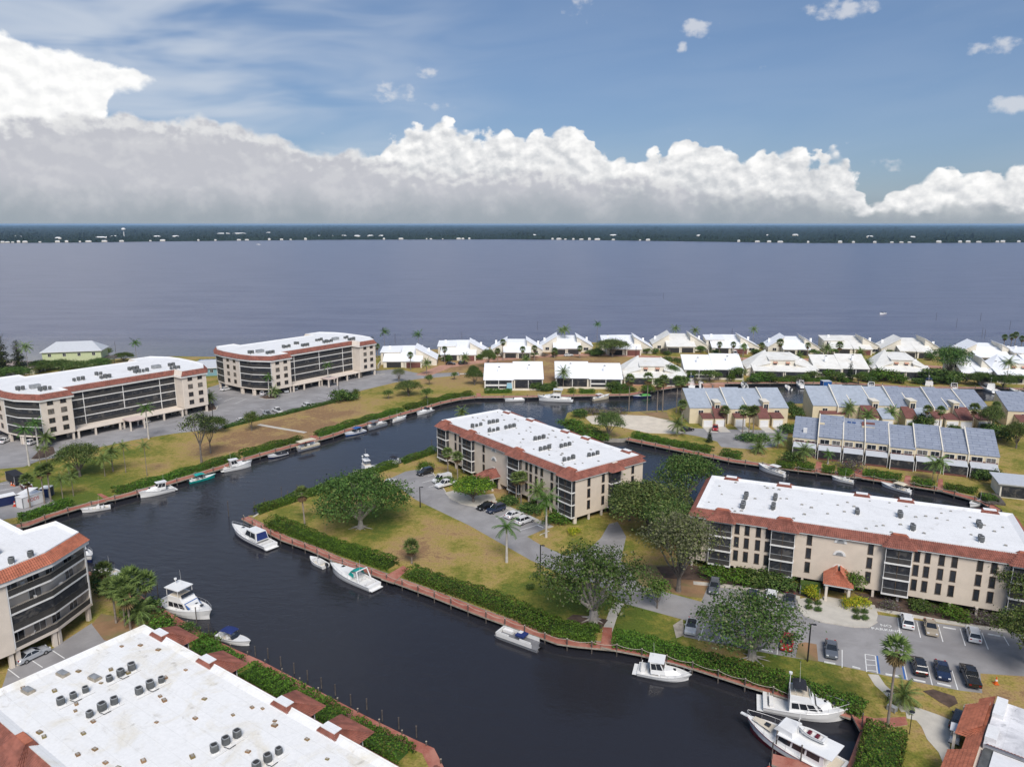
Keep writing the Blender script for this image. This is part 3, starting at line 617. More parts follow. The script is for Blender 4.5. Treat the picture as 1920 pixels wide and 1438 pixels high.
# end bay on the centre block's right-hand wall
q = MB(); q.box(57.5 - .5, 57.5 + .35, 10.6, 13.6, 1.5, 10.2, 'screen'); q.build('screen', b3)
for z in (1.5, 4.4, 7.2, 10.0): MB().box(56.9, 57.98, 10.5, 13.7, z, z + .24, 'white_trim').build('floor_slab', b3)
q = MB(); hip(q, 55.6, 58.9, 9.9, 14.3, 10.36, 12.0, 1.4, 1.5, 1.5, rows=5, cap='stucco_pale'); q.build('bay_roof', b3)

# roof vents (parts) and rooftop condensers (things)
VM = MB().box(-.28, .28, -.2, .2, 0, .16, 'steel').box(-.2, .2, -.13, .13, .16, .24, 'timber_pale').mesh('roof_vent')
VM2 = MB().box(-.24, .24, -.17, .17, 0, .14, 'dirt').box(-.16, .16, -.1, .1, .14, .2, 'rock').mesh('roof_vent')
for t, n, seed, me in ((b4, 46, 1, VM), (b3, 52, 2, VM), (b6, 60, 3, VM2)):
    rr = random.Random(seed)
    for k in range(n):
        link('roof_vent', me, t, (3.0 + (k * 0.618 % 1) * 51.5, rr.choice([3.3, 5.4, 7.6, 10.8, 13.5, 16.2, 18.6]) + rr.uniform(-.7, .7), 11.52), rr.uniform(-.3, .3), rr.uniform(.8, 1.35) * (1.0 if me is VM2 else .8))
for x, y in ((3.9, 9.5), (4.1, 5.6), (7.9, 11.3)): MB().box(-.75, .75, -.45, .45, 0, .3, 'timber_pale').box(-.65, .65, -.35, .35, .3, .42, 'steel').build('roof_hatch', b6, loc=(x, y, 11.52), rz=0.1)
def make_condenser():
    t = thing('condenser', 'x', 'air conditioner')
    m = MB(); n = 12
    ring = lambda z, r: [(r * math.copysign(abs(math.cos(k * 2 * math.pi / n)) ** .6, math.cos(k * 2 * math.pi / n)), r * math.copysign(abs(math.sin(k * 2 * math.pi / n)) ** .6, math.sin(k * 2 * math.pi / n)), z) for k in range(n)]
    m.loft([ring(.2, .42), ring(.95, .42), ring(1.0, .36)], 'steel_dark'); m.build('housing', t)
    MB().loft([ring(1.0, .30), ring(1.03, .30)], 'void').build('fan_grille', t)
    m = MB().loft([ring(1.0, .40), ring(1.06, .40), ring(1.06, .31), ring(1.0, .31)], 'steel', (False, False)); m.build('top_rim', t)
    for x in (-.3, .3): MB().box(x - .05, x + .05, -.42, .42, 0, .2, 'white_trim').build('stand', t)
    return t
AC0 = make_condenser(); AC_used = [False]
def condenser(x, y, z, rz, label, group, sc=1.0):
    o = AC0 if not AC_used[0] else copy_tree(AC0); AC_used[0] = True
    o.location = (x, y, z); o.rotation_euler = (0, 0, rz); o.scale = (sc, sc, sc * .95); tag(o, label, 'air conditioner', group); return o
def ac_row(o, a, x, y, n, dirn, where, group, z=G + 11.52, step=1.35, sc=1.0):
    for k in range(n):
        d = (k - (n - 1) / 2) * step; lx, ly = (x + d, y) if dirn == 'x' else (x, y + d)
        p = frame_pt(o, a, lx, ly); nm = {1: ['single'], 2: ['near', 'far'], 3: ['near', 'middle', 'far'], 4: ['nearest', 'second', 'third', 'farthest']}[n][k]
        condenser(p.x, p.y, z, R(a) + rnd.uniform(-.3, .3), f'{nm} grey condenser in {where}', group, sc * rnd.choice([.85, 1, 1, 1.1]))
yy = 22.4 - 1.3
for x, y, w in ((8.5, yy - 13.1, 'the left trio on the near white roof'), (8.6, yy - 7.7, 'the trio nearest the corner of the near roof'), (13.9, yy - 7.0, 'the right trio by rusty stains on the near roof'), (13.4, yy - 12.3, 'the lower trio with looping pipes on the near roof'), (29.6, yy - 7.7, 'the last whole trio low on the near roof'), (35.3, yy - 6.8, 'the trio cut by the bottom edge on the near roof')):
    ac_row(O6, A6, x + 1.3, y, 3, 'y', w, 'condensers on the near roof', sc=.95)
    m = MB(); p0, p1 = frame_pt(O6, A6, x + 2.1, y - 2.0), frame_pt(O6, A6, x + 2.1, y + 2.0)
    tag(m.tube([(p0.x, p0.y, G + 11.62), (p1.x, p1.y, G + 11.62)], .05, 'white_trim').tube([(*frame_pt(O6, A6, x + 1.8, y - .6), G + 11.9), (*frame_pt(O6, A6, x + 2.3, y - .3), G + 11.7), (*frame_pt(O6, A6, x + 2.2, y + .5), G + 11.62)], .04, 'void').build('pipe_run'), 'pipework beside ' + w, 'pipe', 'pipework on the near roof')
for x, y, w in ((9.4, 10.6, 'the leftmost far pair'), (9.4, 5.4, 'the leftmost near pair'), (14.8, 12.2, 'the second far pair'), (14.8, 7.0, 'the second near pair'), (29.5, 10.8, 'the pair above the entrance'), (36.8, 12.1, 'the far pair right of the entrance'), (38.4, 6.5, 'the near pair right of the entrance'), (49.5, 12.5, 'the rightmost far pair'), (48.7, 5.6, 'the rightmost near pair')):
    ac_row(O4, A4, x, y, 2, 'y', w + ' on the right block roof', 'condensers on the right block')
for x, y, w in ((12.2, 5.5, 'the first front-row trio'), (12.0, 11.2, 'the first back-row trio'), (18.7, 6.4, 'the second trio of the front row'), (18.7, 11.8, 'the second trio of the back row'), (31.7, 11.2, 'the lone middle trio'), (39.2, 6.7, 'the third trio of the front row'), (40.3, 12.3, 'the third back-row trio'), (49.7, 12.7, 'the last trio of the back row'), (48.7, 5.9, 'the last trio of the front row')):
    ac_row(O3, A3, x, y, 3, 'y', w + ' on the centre block roof', 'condensers on the centre block')

# ---- four-storey blocks with bowed balcony ends
TH = [(6.1, -5.0), (6.1, 0.0), (-2.5, 0.0), (-6.4, -7.0), (-7.4, -13.5), (-7.4, -24.5), (-6.4, -31.0), (-2.5, -38.0), (6.1, -38.0), (6.1, -33.0)]
TH = TH + [(47.6 - x, y) for x, y in reversed(TH)]            # clockwise from above in (x, y)
def tall_block(label, o, a, near=False, mt='tile', balcony_open=False):
    """x along the front, the front looks towards +y local; o = foot of the front corner"""
    t = thing('apartment_block', label, 'apartments', (o[0], o[1], G), R(a))
    P = [(x, -y) for x, y in TH]                               # front at y = 0, the building behind it at +y
    ar = sum(P[i][0] * P[(i + 1) % len(P)][1] - P[(i + 1) % len(P)][0] * P[i][1] for i in range(len(P)))
    if ar < 0: P = P[::-1]
    n = len(P); F0, FH, E = 2.9, 2.75, 14.0
    def kind(p, q):
        L = (Vector(q) - Vector(p)).length; mx, my = (p[0] + q[0]) / 2, (p[1] + q[1]) / 2
        if L > 30: return 'long'
        if abs(p[0] - q[0]) < .01 and L < 6: return 'blank'
        if abs(p[1] - q[1]) < .01: return 'wing'
        if abs(p[0] - q[0]) < .01: return 'side'
        return 'bow'
    K = [kind(P[i], P[(i + 1) % n]) for i in range(n)]
    # core walls: balcony faces set back 1.8 m
    core = []
    for i in range(n):
        p, q = Vector(P[i]), Vector(P[(i + 1) % n]); d = (q - p).normalized(); nr = Vector((d.y, -d.x))
        off = -1.8 if K[i] in ('bow', 'long') else 0.12
        core.append((p + nr * off, q + nr * off))
    cp = []
    for i in range(n):
        (a0, b0), (a1, b1) = core[i - 1], core[i]
        cp += [b0, a1] if (b0 - a1).length > 0.05 else [a1]
    wall = MB().prism(cp, F0 - .45, E - .3, 'stucco_pale').build('wall', t)
    MB().prism(poly_offset(P, -5.5), 0, F0 - .4, 'void').build('undercroft_shade', t)  # near-black core: shade inside the open parking level, put in as colour
    band = MB()
    for k in range(5):
        z = F0 + FH * k
        MB().prism(P, z - .22 - (.2 if k == 0 else 0), z + .06, 'white_trim' if k else 'stucco_pale').build('floor_slab', t)
    cm = MB().box(-.3, .3, -.3, .3, 0, F0 - .3, 'stucco_pale').mesh('column')
    for i in range(n):
        p, q = Vector(P[i]), Vector(P[(i + 1) % n]); L = (q - p).length; d = (q - p) / L; nr = Vector((d.y, -d.x)); rz = math.atan2(d.y, d.x)
        for s in ([0.5, L - .5] if L < 12 else [L * f for f in (.02, .2, .38, .62, .8, .98)]):
            c = p + d * s - nr * .5; link('column', cm, t, (c.x, c.y, 0), rz)
        if K[i] in ('wing', 'side'):
            ws = (0.3, 0.72) if K[i] == 'wing' else (0.3, 0.7)
            for fw in ws:
                for k in range(4):
                    c = p + d * (L * fw) + nr * 0.12; window(t, c.x, c.y, F0 + FH * k + .95, 1.5, 1.35, rz, 'curtain_glass' if (k * 7 + i * 3 + int(fw * 10)) % 4 == 0 else 'glass', 'bronze')
            if K[i] == 'side' and not near: pass
        if K[i] in ('bow', 'long'):
            b = link('balcony', None, t)
            bend = lambda v: abs(abs(v[0] - 23.8) - 30.2) < .3 and abs(abs(v[1] - 19) - 12) < .3
            cuts = ([] if bend(P[i]) else [0]) + ([] if bend(P[(i + 1) % n]) else [L]) if K[i] == 'bow' else [0, 5.4, L / 2, L - 5.4, L]
            for k in range(4):
                z = F0 + FH * k + .06; h = FH - .28
                opened = balcony_open and k != 1
                if not opened or K[i] == 'long':
                    A, B = p - nr * .12, q - nr * .12
                    MB().obox(A, B, .06, z, z + h, 'screen').build('screen', b)
                r = MB(); A, B = p - nr * .05, q - nr * .05
                if opened and K[i] == 'bow':
                    for x, y, hh in along([A, B], 0.24, 0.1): r.box(x - .02, x + .02, y - .02, y + .02, z, z + 1.0, 'rail')
                    r.obox(A, B, .03, z + .05, z + .86, 'rail')
                else: r.obox(A, B, .05, z, z + .92, 'rail')
                r.obox(A, B, .09, z + .97, z + 1.04, 'timber_pale' if opened else 'rail'); r.build('railing', b)
                # sliding doors on the set-back wall
                ia, ib = core[i]; nd = max(2, int(L / 3.2))
                for j in range(nd):
                    if (j + k) % 3 == 2: continue
                    c = Vector(ia).lerp(Vector(ib), (j + .5) / nd); window(b, c.x, c.y, z + .05, 1.8, 2.1, rz, 'curtain_glass' if (j + k) % 2 else 'glass', 'white_trim', 'sliding_door')
            for s in cuts:
                c = p + d * min(max(s, .1), L - .1) - nr * .02; MB().box(-.1, .1, -.1, .1, F0 + (FH if K[i] == 'long' and 6 < s < L - 6 else 0), E - .3, 'white_trim', Matrix.Translation((c.x, c.y, 0)) @ Matrix.Rotation(rz, 4, 'Z')).build('post', b)
    # fascia, tile mansard, white deck
    ev, top = poly_offset(P, 0.75), poly_offset(P, -0.55)
    MB().prism(poly_offset(P, 0.6), E - .62, E - .02, 'white_trim').build('fascia', t)
    m = MB()
    for i in range(n):
        j = (i + 1) % n
        if K[i] == 'blank':
            A, B = Vector(P[i]), Vector(P[j]); MB().face([(*ev[i], E - .6), (*ev[j], E - .6), (*top[j], 15.75), (*top[i], 15.75)], 'stucco_pale').build('gable_wall', t); continue
        tile_slope(m, (*ev[i], E), (*ev[j], E), (*top[j], 15.6), (*top[i], 15.6), mt, rows=5, pitch=.34 if near else .6)
    m.build('tile_roof', t)
    m = MB(); rim, inn = poly_offset(P, -.45), poly_offset(P, -1.2)
    for i in range(n):
        j = (i + 1) % n; m.face([(*rim[i], 15.7), (*rim[j], 15.7), (*inn[j], 15.35), (*inn[i], 15.35)], 'white_roof'); m.face([(*rim[j], 15.7), (*rim[i], 15.7), (*rim[i], 15.2), (*rim[j], 15.2)], 'white_roof')
    m.face([(*p, 15.35) for p in inn], 'white_roof'); m.build('roof_deck', t)
    for x, y in ((1, 12), (40, 14)):
        MB().box(x - 1.4, x + 1.4, y - .9, y + .9, 15.35, 16.5, 'steel').build('stair_hatch', t)
    if not near:
        p = link('entrance_canopy', None, t)
        MB().box(20.5, 25.5, -4.5, 0.6, 3.1, 3.45, 'pink_roof').build('canopy_roof', p)
        for x in (25.2, 20.8):
            for y in (-4.2, 0.2): MB().box(x - .2, x + .2, y - .2, y + .2, 0, 3.1, 'stucco_pale').build('column', p)
        MB().box(6.5, 41, -.2, 4.9, F0 - .5, F0 - .2, 'stucco_pale').build('terrace', t)
        for x in (40.5, 34, 27, 19.5, 12, 7): MB().box(x - .25, x + .25, -.1, .4, 0, F0 - .5, 'stucco_pale').build('column', t)
    return t
OB1, OB2, OB5 = (-137.7, 214.5), (-90.1, 279.2), (-72.2, 114.7)
b1 = tall_block('four-storey block with bowed balconies at far left edge', OB1, 52.5)
b2 = tall_block('four-storey block with bowed balconies standing by the open bay', OB2, 52.5)
b5 = tall_block('near four-storey block with open railed balconies at left edge', OB5, 145.0, True, 'tile_bright', True)
def ac_tall(o, a, nm):
    for x, y, n, d, w in ((1.5, 6, 3, 'x', 'front left cluster'), (-3, 12, 2, 'x', 'left end cluster'), (14, 13, 3, 'x', 'front row, left,'), (21, 10, 3, 'x', 'edge row of three'), (22, 17, 2, 'x', 'middle pair'), (33, 10.5, 4, 'x', 'front row, right,'), (33.5, 17, 3, 'x', 'back row, right,'), (43, 7, 3, 'x', 'right end cluster'), (45, 13, 2, 'x', 'far right pair')):
        p = frame_pt(o, a, x, 0)
        ac_row(o, a, x, y, n, d, f'the {w} on the {nm}', 'condensers on the ' + nm, z=G + 15.35, sc=1.3)
ac_tall(OB1, 52.5, 'far left roof'); ac_tall(OB2, 52.5, 'bayside roof')
for k, (x, y) in enumerate(((58, 1044), (22, 1056))):
    p = g(x, y, G + 15.35); condenser(p.x, p.y, G + 15.35, .4, ('larger' if k else 'smaller') + ' grey condenser on the roof above the open balconies', 'condensers on the left near block', 1.0)

# ------------------------------------------------------------------ villas and town houses
def shed(parent, x0, x1, y0, y1, hz, wall='villa_wall', roof='villa_roof', oh=0.35, z0=0.0, wname='wall', rname='roof'):
    """walled volume under one roof plane; hz = roof heights at the four corners (front-left, front-right, back-right, back-left)"""
    c = [(x0, y0), (x1, y0), (x1, y1), (x0, y1)]; m = MB()
    for i in range(4):
        j = (i + 1) % 4; m.face([(*c[i], z0), (*c[j], z0), (*c[j], hz[j]), (*c[i], hz[i])], wall)
    m.face([(*c[i], hz[i]) for i in range(4)], wall); m.build(wname, parent)
    k = Vector((sum(p[0] for p in c) / 4, sum(p[1] for p in c) / 4)); r = MB(); lo = []; hi = []
    zx0, zx1 = (hz[0] + hz[3]) / 2, (hz[1] + hz[2]) / 2; zy0, zy1 = (hz[0] + hz[1]) / 2, (hz[2] + hz[3]) / 2
    for p, z in zip(c, hz):
        ex, ey = (1 if p[0] > k.x else -1) * oh, (1 if p[1] > k.y else -1) * oh
        zz = z + ex * (zx1 - zx0) / (x1 - x0) + ey * (zy1 - zy0) / (y1 - y0)
        lo.append((p[0] + ex, p[1] + ey, zz + .02)); hi.append((p[0] + ex, p[1] + ey, zz + .26))
    r.loft([lo, hi], roof); r.build(rname, parent)
CHM = MB().box(-.5, .5, -.35, .35, -1.5, .9, 'villa_roof').box(-.35, .35, -.22, .22, .9, 1.15, 'void').mesh('chimney')
def chimney(p, x, y, z): link('chimney', CHM, p, (x, y, z * 1.08))
def panel(p, name, x0, x1, y, z0, z1, mt, t=.08): MB().box(x0, x1, y - t, y + t, z0, z1, mt).build(name, p)

def villa(kind, label, px0, px1, py, flip=False, group='white roofed villas', lift=0.0):
    """px0..px1 = width in the photo, py = foot of the front wall"""
    a, b = g(px0, py), g(px1, py); W_ = (b - a).length; mid = (a + b) / 2
    rz = -math.atan2(mid.x, mid.y) * 0.35
    t = thing('villa', label, 'villa', (mid.x, mid.y, G), rz, group)
    vr = random.Random(int(px0)); vs = vr.uniform(.98, 1.16); rf = 'villa_roof_cream' if vr.random() < .35 else 'villa_roof'
    s = W_ / 26.0; X = lambda v: (v - 13.5) * s * (-1 if flip else 1)
    def S(x0, x1, y0, y1, hz, **k):
        if flip: x0, x1 = x1, x0; hz = [hz[1], hz[0], hz[3], hz[2]]
        shed(t, X(x0), X(x1), y0, y1, [h * vs + lift for h in hz], roof=rf, **k)
    def Wn(x, y, z, w=1.8, h=1.4): window(t, X(x), y, z + lift, w, h, 0, 'glass', 'white_trim')
    def Pn(n, x0, x1, y, z0, z1, mt): panel(t, n, *sorted((X(x0), X(x1))), y, z0, z1 * vs, mt)
    if kind == 'A':        # twin monopitch wings, garages in the middle
        S(0, 8.2, 4, 17, [3.0, 7.8, 7.8, 3.0]); S(18.8, 27, 4, 17, [7.6, 3.0, 3.0, 7.6])
        S(8.3, 18.7, 8, 18, [5.0, 5.0, 6.2, 6.2]); S(6.6, 13.2, -3, 9, [2.9, 2.9, 5.6, 5.6]); S(13.5, 20.4, -2.2, 9, [2.9, 2.9, 5.6, 5.6])
        for x in (6.9, 13.9): Pn('garage_door', x, x + 5.6, -3.0 if x < 10 else -2.2, 0.05, 2.4, 'void')
        Wn(3.4, 3.9, 1.2); Wn(23.6, 3.9, 1.2, 2.4, 1.3); chimney(t, X(2), 12, 5.2); chimney(t, X(24.5), 13, 5.4)
        MB().box(X(26.6) - .15, X(26.6) + .15, -5, 4, 0, 1.9, 'villa_wall').build('garden_wall', t)
    elif kind == 'B':      # flat-topped wing and one tall monopitch
        S(0.5, 9.5, 6, 18, [5.6, 5.8, 6.6, 6.4]); S(9.8, 19, 9, 18, [5.2, 5.2, 6.6, 6.6]); S(17, 26.5, 3, 16, [7.9, 2.8, 2.8, 7.9])
        S(2.5, 12, -1.5, 7, [2.8, 2.8, 5.2, 5.2]); S(12.2, 20, -2.5, 8, [2.9, 2.9, 5.4, 5.4])
        Pn('garage_door', 4, 10.5, -1.5, .05, 2.4, 'void'); Pn('garage_door', 13, 19.4, -2.5, .05, 2.4, 'brown_shingle'); Wn(22.8, 2.9, 1.0, 2.6, 1.3); Wn(2.6, 5.9, 3.9)
        chimney(t, X(4), 14, 6.4); chimney(t, X(22.5), 12, 5.6)
        MB().box(X(.3) - .15, X(.3) + .15, -4, 6, 0, 1.8, 'villa_wall').build('garden_wall', t)
    elif kind == 'C':      # water side: two broad roof planes above lanais
        S(0.5, 13.2, 0, 13, [3.3, 3.3, 7.0, 7.0]); S(13.5, 26.5, 0.6, 13.6, [3.5, 3.5, 7.5, 7.5])
        S(3, 10, 13, 19, [6.6, 6.6, 5.0, 5.0]); S(14, 24, 13.8, 19, [7.0, 7.0, 5, 5])
        Pn('lanai_screen', 1.2, 12.6, -.1, 0.2, 3.0, 'screen'); Pn('lanai_screen', 14.2, 26, .5, 0.2, 3.3, 'screen'); Pn('balcony_rail', 1.0, 12.8, -.3, 1.2, 1.7, 'white_trim')
        for x in (1.0, 6.9, 12.8, 20, 26.3): MB().box(X(x) - .12, X(x) + .12, -.5, -.2, 0, 3.2 * vs, 'white_trim').build('post', t)
        chimney(t, X(7), 6, 6.3); chimney(t, X(20.5), 7.5, 6.8); Pn('garden_wall', 1, 26, -3.0, 0, .7, 'villa_wall')
    else:                  # D: water side, gable wall with red awnings between diagonal roofs
        S(0.5, 9, 1, 14, [3.0, 5.2, 8.4, 3.4]); S(18.5, 26.8, 1, 14, [5.0, 3.0, 3.4, 7.8]); S(9, 18.5, 2.6, 14, [6.4, 6.4, 7.6, 7.6])
        S(2.5, 13.5, -3.6, 2.4, [2.9, 2.9, 4.2, 4.2]); S(13.7, 25, -3.8, 2.5, [2.9, 2.9, 4.2, 4.2])
        Pn('lanai_screen', 2.9, 13.1, -3.7, .3, 2.6, 'screen'); Pn('lanai_screen', 14.1, 24.6, -3.9, .3, 2.6, 'screen')
        for x in (11.2, 15.8):
            Wn(x, 2.5, 4.4, 1.3, 1.5); MB().face([(X(x) - .9, 2.5, 6.25), (X(x) + .9, 2.5, 6.25), (X(x) + .9, 1.6, 5.6), (X(x) - .9, 1.6, 5.6)], 'driveway').build('awning', t)
        chimney(t, X(21.5), 8, 5.6); Pn('terrace_wall', 3, 13, -5.2, 0, .55, 'driveway'); Pn('terrace_wall', 14, 25, -5.6, 0, .5, 'sand')
    return t
BR = [('B', 712, 818, 688, False, 'villa by the street bend next to the bayside block'), ('B', 820, 916, 675, False, 'back-row villa behind the dark parked cars'), ('A', 922, 1016, 670, True, 'back-row villa with a tall palm before its left wing'),
      ('A', 1016, 1110, 663, False, 'back-row villa with a chimney on its left shoulder'), ('B', 1130, 1224, 665, False, 'back-row villa half hidden by a spreading tree'), ('A', 1227, 1324, 660, False, 'back-row villa under two palms, twin monopitch wings'),
      ('B', 1328, 1424, 662, False, 'back-row villa with a white van on its drive'), ('A', 1446, 1536, 665, False, 'back-row villa with a pinkish tinge on its right roof'), ('B', 1552, 1656, 664, False, 'back-row villa with square left wing, right of the pinkish one'),
      ('A', 1662, 1766, 670, True, 'back-row villa left of the big dark tree'), ('A', 1804, 1912, 681, False, 'back-row villa right of the big dark tree'), ('B', 1916, 2010, 690, False, 'back-row villa cut off by the right edge')]
for k, px0, px1, py, fl, lb in BR: villa(k, lb, px0, px1, py, fl, 'back row villas along the bay')
SR = [('C', 908, 1018, 729, False, 'canal villa with white balcony and blue slide, leftmost'), ('C', 1042, 1166, 726, True, 'canal villa with long orange-red terrace before its lanai'), ('D', 1160, 1284, 719, False, 'canal villa of many roof facets behind the fan palms'),
      ('C', 1284, 1392, 709, False, 'canal villa screened by bushes, white dormers at right'), ('D', 1402, 1530, 707, False, 'canal villa with two red awnings and wide dark lanais'), ('C', 1530, 1626, 706, False, 'canal villa with a tall thin conifer at its right'),
      ('D', 1640, 1742, 708, False, 'canal villa with two round red awnings, trees around'), ('B', 1798, 1866, 712, False, 'small canal villa with plain cream side wall'), ('D', 1862, 1960, 716, True, 'canal villa at the right edge behind a tall palm')]
for k, px0, px1, py, fl, lb in SR: villa(k, lb, px0, px1, py, fl, 'canal row villas')

def town_row(label, pl, pr, units, fronts, lanai=False, towers=()):
    """units: (share, roof, eave, ridge, setback); pl / pr = foot of the front wall in the photo"""
    a, b = g(*pl), g(*pr); L = (b - a).length; rz = math.atan2(b.y - a.y, b.x - a.x)
    t = thing('town_house_row', label, 'town houses', (a.x, a.y, G), rz, 'blue roofed town house rows')
    tot = sum(u[0] for u in units); x = 0.0; D = 11.5
    for i, (sh, roof, ev, rd, sb) in enumerate(units):
        w = L * sh / tot; x1 = x + w
        shed(t, x + .02, x1 - .02, sb, sb + D, [ev, ev, rd, rd], 'cream_wall', roof, 0.1)
        if i: MB().loft([[(x - .14, sb - .3, 0), (x - .14, sb + D, 0), (x - .14, sb + D, rd + .55), (x - .14, sb - .3, ev + .5)], [(x + .14, sb - .3, 0), (x + .14, sb + D, 0), (x + .14, sb + D, rd + .55), (x + .14, sb - .3, ev + .5)]], 'villa_wall').build('party_wall', t)
        if lanai:
            for fx, ww in ((.28, w * .36), (.74, w * .30)): window(t, x + w * fx, sb - .02, ev - 1.75, ww, 1.25, 0, 'curtain_glass' if (i + int(fx * 4)) % 3 == 0 else 'glass', 'white_trim')
            MB().face([(x + .3, sb - .1, 3.5), (x + .3, sb - 3.2, 2.75), (x1 - .3, sb - 3.2, 2.75), (x1 - .3, sb - .1, 3.5)], 'pale_metal_roof').build('lanai_roof', t)
            MB().box(x + .4, x1 - .4, sb - 3.1, sb - 2.95, 0.5, 2.68, 'screen').build('lanai_screen', t); MB().box(x + .4, x1 - .4, sb - 3.12, sb - .2, 0, .5, 'brown_shingle').build('lanai_base', t)
            for xx in (x + .3, x1 - .3): MB().box(xx - .07, xx + .07, sb - 3.25, sb - 3.1, 0, 2.75, 'white_trim').build('post', t)
            MB().box(x + .2, x1 - .2, sb - .12, sb + .02, 3.55, 3.8, 'brown_shingle').build('trim_board', t)
        else:
            if i % 2 == 0: window(t, x + w * .5, sb - .02, ev - 2.0, 1.5, 1.3, 0, 'glass', 'white_trim')
            else: window(t, x + w * .7, sb - .02, ev - 1.9, 1.1, 1.4, 0, 'curtain_glass', 'white_trim')
        x = x1
    for fx, w, z1 in towers:                 # stair towers breaking through the roofs
        x0 = L * fx; tw = link('stair_tower', None, t); MB().box(x0, x0 + w, -.6, 3.6, 0, z1, 'cream_wall').build('wall', tw); MB().box(x0 - .15, x0 + w + .15, -.8, 3.8, z1, z1 + .25, 'villa_wall').build('cap', tw)
        window(tw, x0 + w / 2, -.62, z1 - 2.6, w * .7, 1.9, 0, 'glass', 'white_trim')
    for fx, w, d, mt, hi in fronts:          # projecting garages under lean-to roofs
        x0 = L * fx
        shed(t, x0, x0 + w, -d, 0, [2.75, 2.75, hi, hi], 'cream_wall', mt, 0.08, rname='garage_roof')
        panel(t, 'garage_door', x0 + .35, x0 + w - .35, -d, .05, 2.25, 'container_white')
        q = MB().box(x0 + .1, x0 + w - .1, -d - 6.5, -d - .05, -.02, .035, 'concrete'); q.build('driveway', t)
    return t
bs, gs = 'blue_shingle', 'grey_shingle'
town_row('row of pale blue roofs beside the sandy beach', (1292, 794), (1476, 794), [(6, bs, 5.2, 9.2, 0), (4.2, bs, 5.9, 9.0, 1), (5, bs, 5.0, 9.6, -.5), (5.2, bs, 5.8, 9.0, .8), (6, bs, 5.2, 9.4, 0)],
         [(.10, 3.6, 4.4, 'brown_shingle', 3.4), (.225, 3.6, 4.0, 'brown_shingle', 5.6), (.43, 3.8, 3.4, 'brown_shingle', 3.6), (.665, 3.4, 4.4, 'brown_shingle', 5.6), (.80, 3.8, 4.0, 'brown_shingle', 3.6)], False, [(.245, 1.9, 7.2), (.735, 1.9, 7.4)])
town_row('long middle row with blue roofs turning to mottled shingles', (1522, 789), (1852, 797), [(7, bs, 5.2, 9.4, 0), (4, bs, 5.0, 10.0, -.5), (6, bs, 5.6, 9.6, .6), (6, bs, 5.6, 9.4, .6), (4.6, gs, 5.2, 9.8, 0), (6.4, gs, 5.4, 9.4, .3), (4, gs, 5.0, 9.8, -.4), (5, gs, 5.6, 9.2, .6), (6.6, gs, 5.2, 9.2, 0)],
         [(.04, 8, 1.2, 'brown_shingle', 3.4), (.27, 4.5, 5.0, 'brown_shingle', 5.5), (.36, 3.6, 6.4, bs, 4.8), (.50, 3.6, 4.8, 'brown_shingle', 5.4), (.57, 4.2, 5.4, bs, 5.2), (.66, 3, 4, 'brown_shingle', 4.6), (.72, 4.2, 5.2, 'brown_shingle', 3.6), (.795, 4.2, 5.4, 'brown_shingle', 5.6), (.90, 4.4, 4.6, 'brown_shingle', 3.6)], False, [(.335, 2.0, 7.2), (.545, 2.0, 7.6), (.79, 1.8, 7.2)])
t3 = town_row('front row with mottled blue roofs and lanais on the canal', (1484, 850), (1868, 893), [(6.2, gs, 4.6, 7.9, .8), (6, gs, 5.6, 9.3, 0), (5.2, gs, 5.6, 8.9, 0), (5.6, gs, 5.6, 9.1, -.3), (5.8, gs, 5.2, 8.6, -1.2), (6, gs, 5.6, 9.2, -.4), (5.6, gs, 5.4, 9.0, -.8), (6.4, gs, 5.4, 9.6, -.8)], [], True)
MB().box(6.5, 8.1, 6.2, 8.6, 7, 8.2, 'cream_wall').build('chimney', t3); MB().box(2.6, 3.6, 3.4, 4.4, 5, 6.9, 'white_trim').build('chimney', t3)
q = MB(); q.box(18.0, 21.2, 7.0, 9.4, 6.8, 8.2, 'cream_wall').face([(17.9, 9.6, 9.0), (21.3, 9.6, 9.0), (21.3, 7.9, 8.25), (17.9, 7.9, 8.25)], 'brown_shingle'); q.build('dormer', t3)
sp_, sn_ = Vector((0, 0)), 0
for k in range(2): MB().box(-.5, .5, -.8, .8, .05, .12, 'solar', Matrix.Translation((14.6 + k * 1.25, 9.0, 8.32)) @ Matrix.Rotation(.31, 4, 'X')).build('solar_panel', t3)
town_row('gabled end of another blue roofed row at the right edge', (1886, 800), (2010, 806), [(6, gs, 5.2, 9.2, 0), (6, gs, 5.4, 9.2, .5)], [(.1, 4, 4, 'brown_shingle', 4)])
